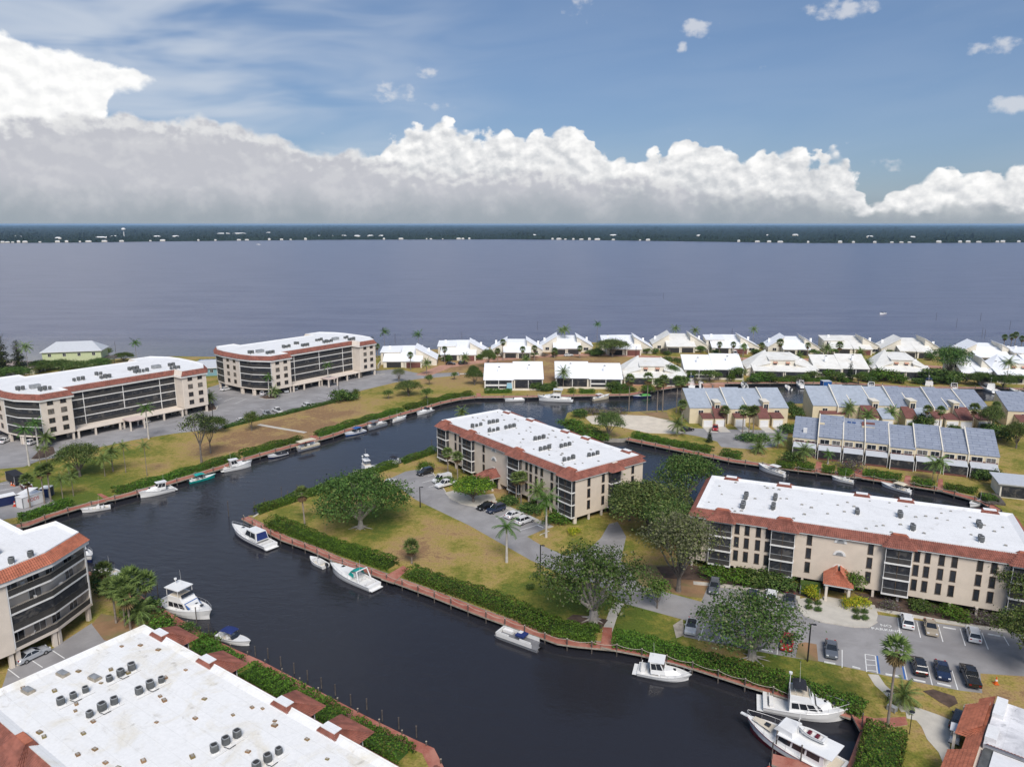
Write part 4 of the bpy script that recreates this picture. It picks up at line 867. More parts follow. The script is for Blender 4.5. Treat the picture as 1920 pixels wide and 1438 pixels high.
# pale green stilt house, pink-roofed bungalow and blue bungalow behind the left blocks
def hip_house(name, label, px, py, w, d, h, rz, wall, roof, zr, z0=0.0, wins=4):
    p = g(px, py); t = thing(name, label, 'house', (p.x, p.y, G), R(rz))
    MB().box(-w / 2, w / 2, 0, d, z0, h, wall).build('wall', t)
    if z0 > .5:
        for x in (-w / 2 + .3, -w / 6, w / 6, w / 2 - .3):
            for y in (.3, d - .3): MB().box(x - .2, x + .2, y - .2, y + .2, 0, z0, 'white_trim').build('stilt', t)
    e = .7; r = MB(); A = [(-w / 2 - e, -e), (w / 2 + e, -e), (w / 2 + e, d + e), (-w / 2 - e, d + e)]; k0, k1 = (-w / 2 + d * .42, d / 2), (w / 2 - d * .42, d / 2)
    r.face([(*A[0], h), (*A[1], h), (*k1, zr), (*k0, zr)], roof).face([(*A[1], h), (*A[2], h), (*k1, zr)], roof).face([(*A[2], h), (*A[3], h), (*k0, zr), (*k1, zr)], roof).face([(*A[3], h), (*A[0], h), (*k0, zr)], roof)
    r.prism(A, h - .2, h, 'white_trim'); r.build('roof', t)
    for k in range(wins): window(t, -w / 2 + w * (k + .5) / wins, -.02, h - 2.1, 1.2, 1.3, 0, 'glass', 'white_trim')
    return t
gh = hip_house('stilt_house', 'pale green two-storey house with pale metal roof on the bay', 138, 693, 24, 11, 8.4, 14, 'pale_green_wall', 'pale_metal_roof', 12.2, 1.2)
MB().box(12, 17, 2, 8, 4.2, 4.6, 'timber').build('deck_roof', gh)
for x in (12.4, 16.6): MB().box(x - .12, x + .12, 2.2, 2.5, 0, 4.2, 'timber').build('post', gh)
hip_house('bungalow', 'low bungalow with pale pink roof behind the far left block', 22, 704, 18, 12, 3.2, 14, 'villa_wall', 'pink_roof', 5.4)
bl = hip_house('bungalow', 'blue-green bungalow with grey roof between the two tall blocks', 388, 705, 17, 13, 3.6, 12, 'blue_wall', 'pale_metal_roof', 6.0)
for k in range(4): MB().box(-4.5 + k * 2.2, -2.6 + k * 2.2, 8.2, 10.2, 5.6, 5.72, 'solar').build('solar_panel', bl)
# clubhouse at the lower right corner
p0 = g(1788, 1445, G + 3); p1 = g(1838, 1306, G + 3); a7 = math.degrees(math.atan2(p1.y - p0.y, p1.x - p0.x)); L7 = (p1 - p0).length
ch = thing('clubhouse', 'single-storey clubhouse with orange tiles and stained white roof', 'clubhouse', (p0.x, p0.y, G), R(a7))
MB().box(-8, L7 - .4, -24, -1.1, 0, 3.0, 'stucco_pale').build('wall', ch)
q = MB(); tile_slope(q, (-8, 0, 2.75), (L7, 0, 2.75), (L7, -1.7, 3.9), (-8, -1.7, 3.9), 'tile_bright', rows=6); q.build('tile_roof', ch)
q = MB(); xa = L7 * .30; xb = L7 * .86
tile_slope(q, (xa + 2.6, 1.2, 2.7), (xb, 1.2, 2.7), (xb, -1.4, 4.3), (xa + 3.8, -1.4, 4.3), 'tile_bright', rows=7); tile_slope(q, (xa + 2.6, -1.4, 2.9), (xa + 2.6, 1.2, 2.7), (xa + 3.8, -1.35, 4.3), (xa + 3.8, -1.4, 4.3), 'tile_bright', rows=7); q.build('porch_roof', ch)
MB().face([(xb, 1.5, 2.6), (xb, -1.4, 2.6), (xb, -1.4, 4.25)], 'stucco_pale').build('gable_wall', ch)
q = MB(); tile_slope(q, (-8, 1.3, 2.7), (xa - 1.2, 1.3, 2.7), (xa - 1.2, -1.6, 4.2), (-8, -1.6, 4.2), 'tile_bright', rows=7); q.build('porch_roof', ch)
MB().box(L7 * .42 - 1, L7 - .6, -24, -1.9, 3.0, 3.75, 'grey_roof').build('roof_deck', ch)
for y0, x0, x1 in ((-1.9, L7 * .72, L7 - .7), (-1.9, L7 * .40, L7 * .56)): MB().box(x0, x1, y0 - 1.2, y0, 3.75, 4.35, 'white_roof').build('parapet', ch)
q = MB(); tile_slope(q, (L7 * .40 - .2, -2.2, 3.5), (L7 * .40 - .2, -24, 3.5), (L7 * .40 - 1.0, -24, 4.0), (L7 * .40 - 1.0, -2.2, 4.0), 'tile_bright', rows=3); q.build('ridge_tiles', ch)
MB().box(-8, L7 * .34, -24, -3.05, 3.0, 3.5, 'container_white').build('lower_roof', ch)
MB().box(L7 * .34 + .02, L7 * .40 - .3, -24, -2.2, 3.0, 3.3, 'steel_dark').box(-8, L7 * .34, -3.0, -2.0, 3.0, 3.3, 'steel_dark').build('shaded_gutter', ch)  # gutter strips coloured dark to paint in the shading beside the roof
MB().cyl(-2.6, -9, 3.5, 3.8, .9, 'navy', 14).build('roof_dome', ch)
for x in (xa + 3, xb - .4): MB().box(x - .15, x + .15, 1.1, 1.4, 0, 2.6, 'stucco_pale').build('column', ch)
# small grey house with a pool cage at the right edge
pp = g(1900, 935); rh = thing('house', 'small flat-roofed house with dark glass at right edge by canal end', 'house', (pp.x, pp.y, G), R(-20))
MB().box(-3, 9, 0, 8, 0, 3.4, 'villa_wall').build('wall', rh); MB().box(-3.6, 9.6, -.6, 8.6, 3.4, 3.7, 'pale_metal_roof').build('roof', rh); MB().box(-2.6, 8, -.12, .1, .3, 2.9, 'screen').build('glazing', rh)
MB().box(-7, -3, -6, 1, 0, .5, 'timber').build('deck', rh)

# ------------------------------------------------------------------ boats (stern at x = 0, bow towards +x, waterline z = 0)
def sheer(L, B, f0, f1, t):
    b = B / 2 * (0.90 + 0.10 * min(1, t / .35)) * (1 - max(0, (t - .42) / .58) ** 2.3 * .985)
    return (L * t, b, f0 + (f1 - f0) * t ** 1.8)
def hull_mesh(p, L, B, f0, f1, mt='gelcoat', low=None, n=13):
    m = MB(); rings = []; lows = []
    for k in range(n):
        t = k / (n - 1); x, b, z = sheer(L, B, f0, f1, t); rk = max(0, t - .6) / .4
        xm, xk = x - rk ** 2 * L * .05, x - rk ** 2 * L * .12
        hf = [(x, b, z), (xm, b * .95, z * .42), (xm, b * .86, .06), (xk, b * .02, -.35)]
        full = hf + [(q[0], -q[1], q[2]) for q in reversed(hf)]
        rings.append(full)
    top = [r[:2] for r in rings]; topn = [r[-2:] for r in rings]
    lo = [r[1:-1] for r in rings]
    m.loft(top, mt, (False, False), False); m.loft(topn, mt, (False, False), False); m.loft(lo, low or mt, (False, False), False)
    m.face([q for q in reversed(rings[0])], mt)
    m.build('hull', p, smooth=False)
    rb = MB(); rb.tube([(r[0][0], r[0][1] + .02, r[0][2] - .06) for r in rings], .045, 'steel' if low is None else low, 4); rb.tube([(r[-1][0], r[-1][1] - .02, r[-1][2] - .06) for r in rings], .045, 'steel' if low is None else low, 4); rb.build('rub_rail', p)
def deck_mesh(p, L, B, f0, f1, c0, c1, mt='deck_white', floor='deck_white', sd=.22, fz=.32, n=16):
    """deck with an open cockpit between c0 and c1 (fractions of the length)"""
    m = MB(); ck = MB()
    ts = sorted(set([k / n for k in range(n + 1)] + [c0, c1]))
    for a, b in zip(ts[:-1], ts[1:]):
        A, Bb = sheer(L, B, f0, f1, a), sheer(L, B, f0, f1, b); za, zb = A[2] - .05, Bb[2] - .05
        if a >= c0 - 1e-6 and b <= c1 + 1e-6:
            ia, ib = max(A[1] - sd, .05), max(Bb[1] - sd, .05)
            for s in (1, -1):
                m.face([(A[0], s * A[1], za), (Bb[0], s * Bb[1], zb), (Bb[0], s * ib, zb), (A[0], s * ia, za)], mt)
                ck.face([(A[0], s * ia, za), (Bb[0], s * ib, zb), (Bb[0], s * ib, fz), (A[0], s * ia, fz)], mt)
            ck.face([(A[0], -ia, fz), (Bb[0], -ib, fz), (Bb[0], ib, fz), (A[0], ia, fz)], floor)
        else:
            m.face([(A[0], -A[1], za), (Bb[0], -Bb[1], zb), (Bb[0], 0, zb + .06), (A[0], 0, za + .06)], mt).face([(A[0], A[1], za), (A[0], 0, za + .06), (Bb[0], 0, zb + .06), (Bb[0], Bb[1], zb)], mt)
    m.build('deck', p)
    if c1 > c0:
        for t, s in ((c0, 1), (c1, -1)):
            A = sheer(L, B, f0, f1, t); w = max(A[1] - sd, .05); ck.face([(A[0], -w, fz), (A[0], w, fz), (A[0], w, A[2] - .05), (A[0], -w, A[2] - .05)], mt)
        ck.build('cockpit', p)
def frus(m, x0, x1, w0, w1, z0, z1, ix0, ix1, iw, mt):
    """tapered box: x0..x1, half widths w0 (aft) w1 (fore), top pulled in"""
    lo = [(x0, -w0, z0), (x1, -w1, z0), (x1, w1, z0), (x0, w0, z0)]; hi = [(x0 + ix0, -w0 + iw, z1), (x1 - ix1, -w1 + iw, z1), (x1 - ix1, w1 - iw, z1), (x0 + ix0, w0 - iw, z1)]
    return m.loft([lo, hi], mt)
def cabin(p, x0, x1, w0, w1, z0, z1, ix0, ix1, iw, glass=(.35, .85), name='cabin', mt='gelcoat', front=True, sides=2, gm='glass'):
    c = frus(MB(), x0, x1, w0, w1, z0, z1, ix0, ix1, iw, mt).build(name, p)
    g0, g1 = glass; f = lambda t, a, b: a + (b - a) * t
    def ring(t): return (x0 + ix0 * t, x1 - ix1 * t, w0 - iw * t, w1 - iw * t, f(t, z0, z1))
    a, b = ring(g0), ring(g1); e = .025
    if front: MB().face([(a[1] + e, -a[3] * .92, a[4]), (a[1] + e, a[3] * .92, a[4]), (b[1] + e, b[3] * .92, b[4]), (b[1] + e, -b[3] * .92, b[4])], gm).build('windshield', c)
    for s in (1, -1):
        for k in range(sides):
            u0, u1 = .08 + k * .88 / sides, .04 + (k + 1) * .88 / sides
            q = [(f(u, r[0], r[1]), s * (f(u, r[2], r[3]) + e), r[4]) for u, r in ((u0, a), (u1, a), (u1, b), (u0, b))]
            MB().face(q if s < 0 else q[::-1], gm).build('window', c)
    return c
def canopy(p, x0, x1, w, z, mt, legs=None, name='bimini', crown=.16):
    m = MB(); n = 6; rings = []
    for k in range(n + 1):
        u = k / n; x = x0 + (x1 - x0) * u; dz = -crown * (2 * u - 1) ** 2
        rings.append([(x, w * v, z + dz - crown * .7 * v * v) for v in (-1, -.5, 0, .5, 1)] + [(x, w * v, z + dz - crown * .7 * v * v - .04) for v in (1, .5, 0, -.5, -1)])
    c = m.loft(rings, mt).build(name, p)
    if legs is not None:
        q = MB()
        for x in (x0 + .15, x1 - .15):
            for s in (1, -1): q.tube([(x, s * (w - .06), z - crown), ((x0 + x1) / 2 + (x - (x0 + x1) / 2) * .5, s * w * .98, legs)], .025, 'chrome', 4)
        stuff(q.build('support_frame', c))
def outboard(p, x=0.0, y=0.0, z=.75, s=1.0):
    o = link('outboard', None, p, (x, y, 0))
    frus(MB(), -.75 * s, .05, .22 * s, .2 * s, z, z + .6 * s, .08, .1, .05, 'engine').build('cowling', o); MB().box(-.4 * s, -.2 * s, -.08, .08, -.4, z, 'engine').build('leg', o)
def rail(p, L, B, f0, f1, t0, t1, h=.55):
    pts = [sheer(L, B, f0, f1, t0 + (t1 - t0) * k / 8) for k in range(9)]; m = MB()
    for s in (1, -1):
        m.tube([(x, s * b * .96, z + h) for x, b, z in pts], .028, 'chrome', 4)
        for x, b, z in pts[::2]: m.tube([(x, s * b * .97, z - .05), (x, s * b * .96, z + h)], .02, 'chrome', 4)
    x, b, z = pts[-1]; m.tube([(x, b * .96, z + h), (x, -b * .96, z + h)], .028, 'chrome', 4)
    stuff(m.build('bow_rail', p))
def seat(p, x, y, w=.5, d=.5, z=.32, mt='deck_white'): MB().box(x - d / 2, x + d / 2, y - w / 2, y + w / 2, z, z + .42, mt).box(x - d / 2 - .1, x - d / 2, y - w / 2, y + w / 2, z + .3, z + .85, mt).build('seat', p)
def mast(p, x, z0, z1, mt='white_trim'): MB().tube([(x, .3, z0), (x - .2, .3, z1)], [.03, .012], mt, 4).build('antenna', p)

def clear_of_dock(pb, ps, need):
    """push a boat lying alongside a boardwalk off its edge"""
    c = Vector(((pb.x + ps.x) / 2, (pb.y + ps.y) / 2)); h = Vector((pb.x - ps.x, pb.y - ps.y)).normalized(); best = None
    for line, sg in ((DA, -1), (DC, -1), (DS, 1), (DT, -1)):
        for a, b in zip(line[:-1], line[1:]):
            a, b = Vector(a[:2]), Vector(b[:2]); e = b - a; u = max(0, min(1, (c - a).dot(e) / e.length_squared)); q = a + e * u; e.normalize()
            if abs(e.dot(h)) < .75: continue
            side = Vector((-e.y, e.x)) * sg; k = (c - q).dot(side); dist = (c - q).length
            if dist < 6 and (best is None or dist < best[0]): best = (dist, side, k)
    if best and best[2] < need: s = best[1] * (need - best[2]); return Vector((s.x, s.y, 0))
    return Vector((0, 0, 0))
def boat(kind, label, bow, stern, B=None, hullc='gelcoat', low=None, top=None, topc='navy_canvas', L=None, group=None, glass='glass'):
    pb, ps = g(*bow, .35), g(*stern, .35); d = pb - ps; L = L or d.length
    if kind != 'fly' or L < 11 or bow[0] < 1500: ps = ps + clear_of_dock(pb, ps, (B or max(2.3, L * .3)) / 2 + .35)
    t = thing({'console': 'centre_console_boat', 'pontoon': 'pontoon_boat', 'runabout': 'runabout', 'cruiser': 'cabin_cruiser', 'fly': 'flybridge_yacht', 'trawler': 'trawler_yacht', 'sport': 'sport_fisher'}[kind], label, 'boat', (ps.x, ps.y, 0), math.atan2(d.y, d.x), group)
    if kind == 'pontoon':
        B = B or 2.5
        for s in (1, -1):
            m = MB(); m.tube([(0, s * B * .36, .12), (L * .85, s * B * .36, .12), (L * .95, s * B * .36, .2), (L, s * B * .36, .36)], [.3, .3, .24, .04], 'rim', 8); m.build('float', t)
        MB().box(.1, L * .97, -B / 2, B / 2, .42, .52, 'grey_canvas').build('deck', t)
        for y in (-B / 2, B / 2 - .05): MB().box(L * .12, L * .95, y, y + .05, .52, 1.15, hullc).build('side_panel', t)
        MB().box(L * .93, L * .95, -B / 2, B / 2, .52, 1.15, hullc).build('front_panel', t)
        for x, y in ((L * .8, B * .3), (L * .8, -B * .3), (L * .3, B * .28)): MB().box(x - L * .11, x + L * .11, y - .28, y + .28, .52, .95, 'deck_white').box(x - L * .11, x + L * .11, y + (.2 if y > 0 else -.3), y + (.3 if y > 0 else -.2), .95, 1.3, 'deck_white').build('bench', t)
        MB().box(L * .46, L * .54, -B * .4, -B * .1, .52, 1.5, 'deck_white').build('helm', t)
        if top == 'canopy': canopy(t, L * .1, L * .8, B * .5, 2.75, topc, .6, 'canopy', .1)
        elif top == 'folded': MB().box(L * .36, L * .55, -B * .45, B * .2, 1.2, 1.45, topc).build('canvas_roll', t)
        elif top: canopy(t, L * .2, L * .58, B * .5, 2.5, topc, .6)
        outboard(t, .15, 0, .7, 1.1); return t
    B = B or max(2.1, L * (.30 if L < 9.5 else .27)); f0, f1 = (.65, 1.05) if L < 8 else (.95, 1.75)
    if kind in ('fly', 'trawler', 'sport'): f0, f1 = 1.05, 2.0
    hull_mesh(t, L, B, f0, f1, hullc, low)
    if kind == 'console':
        deck_mesh(t, L, B, f0, f1, .07, .74, floor='cream_deck')
        frus(MB(), L * .36, L * .5, .42, .36, .32, 1.35, .05, .25, .06, 'gelcoat').build('console', t); MB().face([(L * .5 - .2, -.3, 1.3), (L * .5 - .2, .3, 1.3), (L * .5 - .42, .26, 1.75), (L * .5 - .42, -.26, 1.75)], glass).build('windshield', t)
        seat(t, L * .28, 0, 1.0, .5); MB().box(L * .62, L * .7, -B * .2, B * .2, .32, .7, 'deck_white').build('seat', t)
        if top: canopy(t, L * .24, L * .54, B * .36, 2.35, topc, .5, 'hard_top', .06)
        outboard(t, 0, 0, f0, 1.2 if L > 6.5 else .9); mast(t, L * .4, 1.3, 3.6)
    elif kind == 'runabout':
        deck_mesh(t, L, B, f0, f1, .1, .52, floor='cream_deck')
        m = MB(); x1 = L * .56; w = B * .42
        m.face([(x1, -w, f0 + .2), (x1 + .25, 0, f0 + .22), (x1 - .2, 0, f0 + .72), (x1 - .45, -w * .9, f0 + .68)], 'car_glass').face([(x1 + .25, 0, f0 + .22), (x1, w, f0 + .2), (x1 - .45, w * .9, f0 + .68), (x1 - .2, 0, f0 + .72)], 'car_glass'); m.build('windshield', t)
        for y in (-.45, .45): seat(t, L * .4, y)
        seat(t, L * .16, 0, B * .6, .5)
        if top == 'cover': frus(MB(), L * .06, L * .62, B * .46, B * .40, f0 + .02, f0 + .55, .3, .8, .35, topc).build('cover', t)
        elif top: canopy(t, L * .2, L * .55, B * .45, 2.1, topc, .7)
        outboard(t, 0, 0, f0, .9)
    elif kind == 'cruiser':
        deck_mesh(t, L, B, f0, f1, .07, .40, floor='deck_white', fz=.55)
        frus(MB(), L * .40, L * .84, B * .38, B * .12, f0 + .15, f1 + .32, .1, L * .16, .22, 'gelcoat').build('cabin_trunk', t)
        zb = f0 + .45; m = MB(); xa, w = L * .52, B * .38
        for s in (1, -1):
            q = [(xa - .1, s * .02, zb + .35), (xa - .55, s * w * .85, zb + .2), (xa - 1.15, s * w * .8, zb + .95), (xa - .95, s * .02, zb + 1.05)]; m.face(q if s < 0 else q[::-1], glass)
            q = [(xa - .55, s * w * .87, zb + .2), (xa - 2.3, s * w, zb + .05), (xa - 2.2, s * w * .92, zb + .75), (xa - 1.15, s * w * .82, zb + .95)]; m.face(q if s < 0 else q[::-1], glass)
        m.build('windshield', t)
        if top == 'arch':
            q = MB(); q.tube([(L * .22, B * .44, f0), (L * .28, B * .36, zb + 1.5), (L * .28, -B * .36, zb + 1.5), (L * .22, -B * .44, f0)], .13, 'gelcoat', 6); q.build('radar_arch', t)
            MB().face([(L * .29, -B * .34, zb + 1.5), (L * .29, B * .34, zb + 1.5), (xa - 1.1, B * .3, zb + 1.02), (xa - 1.1, -B * .3, zb + 1.02)], topc).build('canvas_top', t)
        elif top == 'hard':
            cabin(t, L * .26, L * .54, B * .40, B * .34, f0 + .2, zb + 1.55, -.2, .9, .12, (.4, .9), 'wheelhouse', 'gelcoat', True, 2, glass)
            MB().box(L * .2, L * .5, -B * .36, B * .36, zb + 1.53, zb + 1.63, 'gelcoat').build('hard_top', t)
        elif top == 'enclosed':
            cabin(t, L * .20, L * .56, B * .41, B * .36, f0 + .1, zb + 1.45, .5, 1.2, .25, (.3, .9), 'wheelhouse', 'gelcoat', True, 2, glass)
            MB().face([(L * .20 - .03, -B * .36, f0 + .35), (L * .20 - .03, B * .36, f0 + .35), (L * .20 + .42, B * .30, zb + 1.35), (L * .20 + .42, -B * .30, zb + 1.35)], topc).build('canvas_back', t)
        for y in (-.5, .5): seat(t, L * .3, y, z=.55)
        seat(t, L * .11, 0, B * .6, .6, .55); MB().box(-.7, .05, -B * .4, B * .4, .25, .36, 'gelcoat').build('swim_platform', t)
        MB().box(L * .66, L * .71, -.25, .25, f1 + .15, f1 + .36, 'glass').build('deck_hatch', t); rail(t, L, B, f0, f1, .45, .985); mast(t, L * .3, 1.5, 5.0)
    elif kind in ('fly', 'sport'):
        deck_mesh(t, L, B, f0, f1, .05, .30, floor='deck_white', fz=.6)
        zc = f0 + 1.45
        cabin(t, L * .30, L * .68, B * .43, B * .36, f0 + .05, zc, 0, L * .10, .15, (.30, .86), 'cabin', 'gelcoat', True, 3, glass)
        frus(MB(), L * .6, L * .86, B * .34, B * .1, f0 + .3, f1 + .3, .1, L * .1, .2, 'gelcoat').build('cabin_trunk', t)
        frus(MB(), L * .30, L * .56, B * .38, B * .34, zc, zc + .75, 0, .5, .06, 'gelcoat').build('flybridge', t)
        MB().box(L * .31, L * .52, -B * .3, B * .3, zc + .2, zc + .77, 'cream_deck').build('bridge_cockpit', t)
        MB().face([(L * .555, -B * .3, zc + .74), (L * .555, B * .3, zc + .74), (L * .53, B * .28, zc + 1.2), (L * .53, -B * .28, zc + 1.2)], 'glass').build('windshield', t)
        if kind == 'sport':
            q = MB()
            for s in (1, -1):
                for x in (L * .34, L * .50): q.tube([(x, s * B * .34, zc + .7), (L * .42, s * B * .2, zc + 3.2)], .035, 'chrome', 5)
            q.box(L * .36, L * .48, -B * .22, B * .22, zc + 3.2, zc + 3.28, 'white_trim'); stuff(q.build('tuna_tower', t))
            q = MB(); q.box(L * .30, L * .50, -B * .34, B * .34, zc + 1.95, zc + 2.05, 'gelcoat'); q.build('hard_top', t)
        elif top == 'hard':
            MB().box(L * .24, L * .52, -B * .37, B * .37, zc + 2.0, zc + 2.12, 'gelcoat').build('hard_top', t); q = MB()
            for s in (1, -1):
                for x in (L * .28, L * .5): q.tube([(x, s * B * .34, zc + .7), (x, s * B * .34, zc + 2.0)], .05, 'gelcoat', 5)
            stuff(q.build('support_frame', t))
        elif top: canopy(t, L * .33, L * .49, B * .30, zc + 1.9, topc, zc + .75)
        MB().cyl(L * .30, .3, zc + .7, zc + 2.9, .05, 'white_trim', 6).cyl(L * .30, .3, zc + 2.9, zc + 3.15, .24, 'gelcoat', 10).build('radar_mast', t)
        if low: MB().face([(L * .682 - .02, -B * .33, f0 + .5), (L * .682 - .02, B * .33, f0 + .5), (L * .60, B * .3, zc - .1), (L * .60, -B * .3, zc - .1)], topc).build('windshield_cover', t)
        for x in (.70, .80): MB().box(L * x, L * (x + .03), -.25, .25, f1 + .12, f1 + .34, 'glass').build('deck_hatch', t)
        seat(t, L * .1, 0, B * .5, .5, .6); rail(t, L, B, f0, f1, .5, .985, .65); mast(t, L * .42, zc, zc + 5)
        MB().box(-.8, .05, -B * .42, B * .42, .22, .34, 'gelcoat').build('swim_platform', t)
    else:      # trawler
        deck_mesh(t, L, B, f0, f1, .03, .14, floor='cream_deck', fz=.8)
        zc = f0 + 1.75
        cabin(t, L * .14, L * .66, B * .40, B * .34, f0 - .05, zc, 0, .5, .06, (.42, .85), 'cabin', 'gelcoat', True, 3)
        MB().box(L * .06, L * .60, -B * .44, B * .44, zc, zc + .1, 'gelcoat').build('cabin_roof', t)
        frus(MB(), L * .46, L * .66, B * .34, B * .28, zc + .1, zc + .8, .1, .5, .06, 'gelcoat').build('flybridge', t)
        MB().box(L * .48, L * .6, -B * .26, B * .26, zc + .5, zc + .83, 'deck_white').build('bridge_seat', t)
        MB().tube([(L * .45, 0, zc + .1), (L * .45, 0, zc + 3.2)], .04, 'white_trim', 5).tube([(L * .45, -.4, zc + 2.2), (L * .45, .4, zc + 2.2)], .03, 'white_trim', 4).build('mast', t)
        MB().face([(L * .70, -B * .2, f1 - .05), (L * .92, -B * .1, f1 + .12), (L * .92, B * .1, f1 + .12), (L * .70, B * .2, f1 - .05)], 'cream_deck').build('foredeck_pad', t)
        MB().box(L * .74, L * .79, -.3, .3, f1 - .05, f1 + .22, 'glass').build('deck_hatch', t); rail(t, L, B, f0, f1, .5, .99, .8)
        MB().box(-.9, .05, -B * .4, B * .4, .25, .4, 'cream_deck').build('swim_platform', t); MB().box(L * .97, L * 1.06, -.2, .2, f1 - .1, f1 + .05, 'gelcoat').build('bow_pulpit', t)
        # dinghy carried on the roof is a thing of its own
        c, s_ = math.cos(t.rotation_euler.z), math.sin(t.rotation_euler.z); lx, ly = L * .20, -B * .1
        dg = thing('dinghy', 'small white dinghy with red seats on the trawler roof', 'boat', (t.location.x + lx * c - ly * s_, t.location.y + lx * s_ + ly * c, zc + .42), t.rotation_euler.z)
        hull_mesh(dg, 3.4, 1.5, .4, .55); deck_mesh(dg, 3.4, 1.5, .4, .55, .08, .8, floor='deck_white', sd=.16, fz=.1)
        for x in (1.0, 2.0): MB().box(x - .2, x + .2, -.4, .4, .12, .4, 'maroon').build('seat', dg)
    return t
# along the left bank
boat('console', 'open white centre console boat lowest on the left bank', (147, 956), (203, 947), top=None)
boat('cruiser', 'white hard-top boat right of the brick landing, left bank', (248, 927), (313, 912), top='hard')
boat('runabout', 'teal hulled boat with matching bimini on the left bank', (396, 889), (346, 901), hullc='teal', low='teal', top='bimini', topc='teal')
boat('cruiser', 'white hard-top cruiser just beyond the teal boat', (463, 869), (408, 880), top='hard')
boat('runabout', 'runabout under a dark cover before the beige-canopied pontoon', (494, 856), (531, 847), top='cover', topc='black_canvas', low='navy')
boat('pontoon', 'large pontoon boat with beige canopy on the left bank', (592, 831), (549, 842), hullc='beige_canvas', top='canopy', topc='beige_canvas')
boat('runabout', 'white and blue boat with bright blue bimini, left bank', (634, 814), (672, 805), low='blue_canvas', top='bimini', topc='blue_canvas')
boat('pontoon', 'grey pontoon boat with folded dark bimini, left bank', (723, 794), (687, 804), hullc='steel', top='bimini', topc='grey_canvas')
boat('console', 'small open boat between grey pontoon and white cuddy boat', (753, 780), (726, 788))
boat('cruiser', 'white cuddy boat nearest the canal bend', (768, 774), (796, 766))
boat('runabout', 'low white boat moored left of the big motor yacht', (944, 745), (981, 744), top='cover', topc='deck_white')
boat('fly', 'big white motor yacht before the canal villas', (1005, 744), (1067, 746), top='hard', B=4.6)
boat('console', 'cream boat with small hard top before the red terrace', (1140, 741), (1108, 746), top='t', topc='deck_white', hullc='beige_canvas')
boat('runabout', 'dark blue boat with green canvas behind the fan palms', (1186, 745), (1219, 742), hullc='navy', top='cover', topc='green_canvas')
# canal behind the town houses
boat('fly', 'boat with navy bimini at the left end of the back canal', (1292, 712), (1297, 726), top='bimini', L=9, B=3)
boat('cruiser', 'white boat with red trim near the back-canal red lift', (1310, 714), (1316, 727), low='maroon', L=8)
boat('console', 'white open boat with black engine on the back canal', (1389, 715), (1398, 729), top='t', topc='black_canvas', L=9)
boat('console', 'white boat tail seen past the first blue roof row', (1470, 722), (1482, 731), L=7)
boat('cruiser', 'white boat with dark windscreen beside the blue boat shed', (1492, 718), (1505, 727), top='arch', topc='black_canvas', L=8)
boat('cruiser', 'white arch cruiser left of the dock pilings, back canal', (1629, 716), (1634, 730), top='arch', topc='grey_canvas', L=9)
boat('fly', 'white flybridge boat with navy bimini, right back canal', (1730, 719), (1745, 731), top='bimini', L=10, B=3.6)
boat('cruiser', 'white boat with navy canvas right of the flybridge boat', (1779, 716), (1790, 732), top='arch', topc='navy_canvas', L=9)
boat('fly', 'long white boat with railings at the right end of the canal', (1828, 722), (1868, 736), L=12, B=4)
boat('console', 'low white boat stern at the far right canal edge', (1896, 734), (1925, 741), L=8)
# town-house side of the inner canal
boat('console', 'white open fishing boat by the cul-de-sac walkway', (1425, 869), (1477, 884), top='t', topc='deck_white')
boat('console', 'small white skiff before the lanais', (1559, 884), (1600, 892))
boat('runabout', 'white boat with beige bimini before the town houses', (1654, 899), (1712, 915), top='bimini', topc='beige_canvas')
boat('console', 'white boat at the dead end of the inner canal', (1812, 950), (1846, 939), L=6.5)
# lawn-side boardwalk
boat('cruiser', 'white cruiser with navy hull and navy rear canvas at the point', (436, 992), (508, 1026), hullc='gelcoat', low='navy', top='enclosed', topc='navy_canvas', B=3.6)
boat('console', 'small open white skiff beside the teal-canopied cruiser', (581, 1041), (618, 1059), L=5.2)
boat('cruiser', 'white cruiser with teal windscreen covers on the lawn side', (631, 1060), (714, 1096), top='arch', topc='teal', glass='teal', B=3.4)
boat('pontoon', 'white pontoon boat with folded navy canvas, lawn side', (937, 1182), (1018, 1211), hullc='deck_white', top='folded')
boat('cruiser', 'white cruiser with hard-topped wheelhouse before the lot', (1300, 1263), (1201, 1246), top='hard', B=3.5)
boat('fly', 'large white flybridge yacht with dark bimini in the corner slip', (1592, 1346), (1430, 1317), low='gelcoat', top='bimini', topc='black_canvas', B=4.4, glass='glass')
boat('trawler', 'white trawler yacht with maroon hull stripe in the near slip', (1398, 1360), (1580, 1452), low='maroon', B=4.4)
boat('sport', 'white sport fisher with tower half hidden by the big tree', (722, 884), (664, 893), B=4.2)
boat('runabout', 'small boat with black bimini at the north hedge', (757, 862), (728, 869), top='bimini', topc='black_canvas')
# near-left boardwalk
boat('cruiser', 'boat with navy hull just showing past the balconies', (166, 1048), (140, 1030), low='navy', top='arch', topc='navy_canvas', L=9)
boat('console', 'white open boat with curved dark bimini by a small palm', (232, 1083), (186, 1066), top='t', topc='black_canvas')
boat('fly', 'white flybridge yacht with blue windscreen cover, near left', (377, 1152), (304, 1128), low='gelcoat', top='hard', topc='blue_canvas', B=4.3, L=12.5)
boat('runabout', 'white boat with rounded navy bimini on near-left lift', (468, 1207), (408, 1190), top='bimini', topc='navy_canvas', L=7)

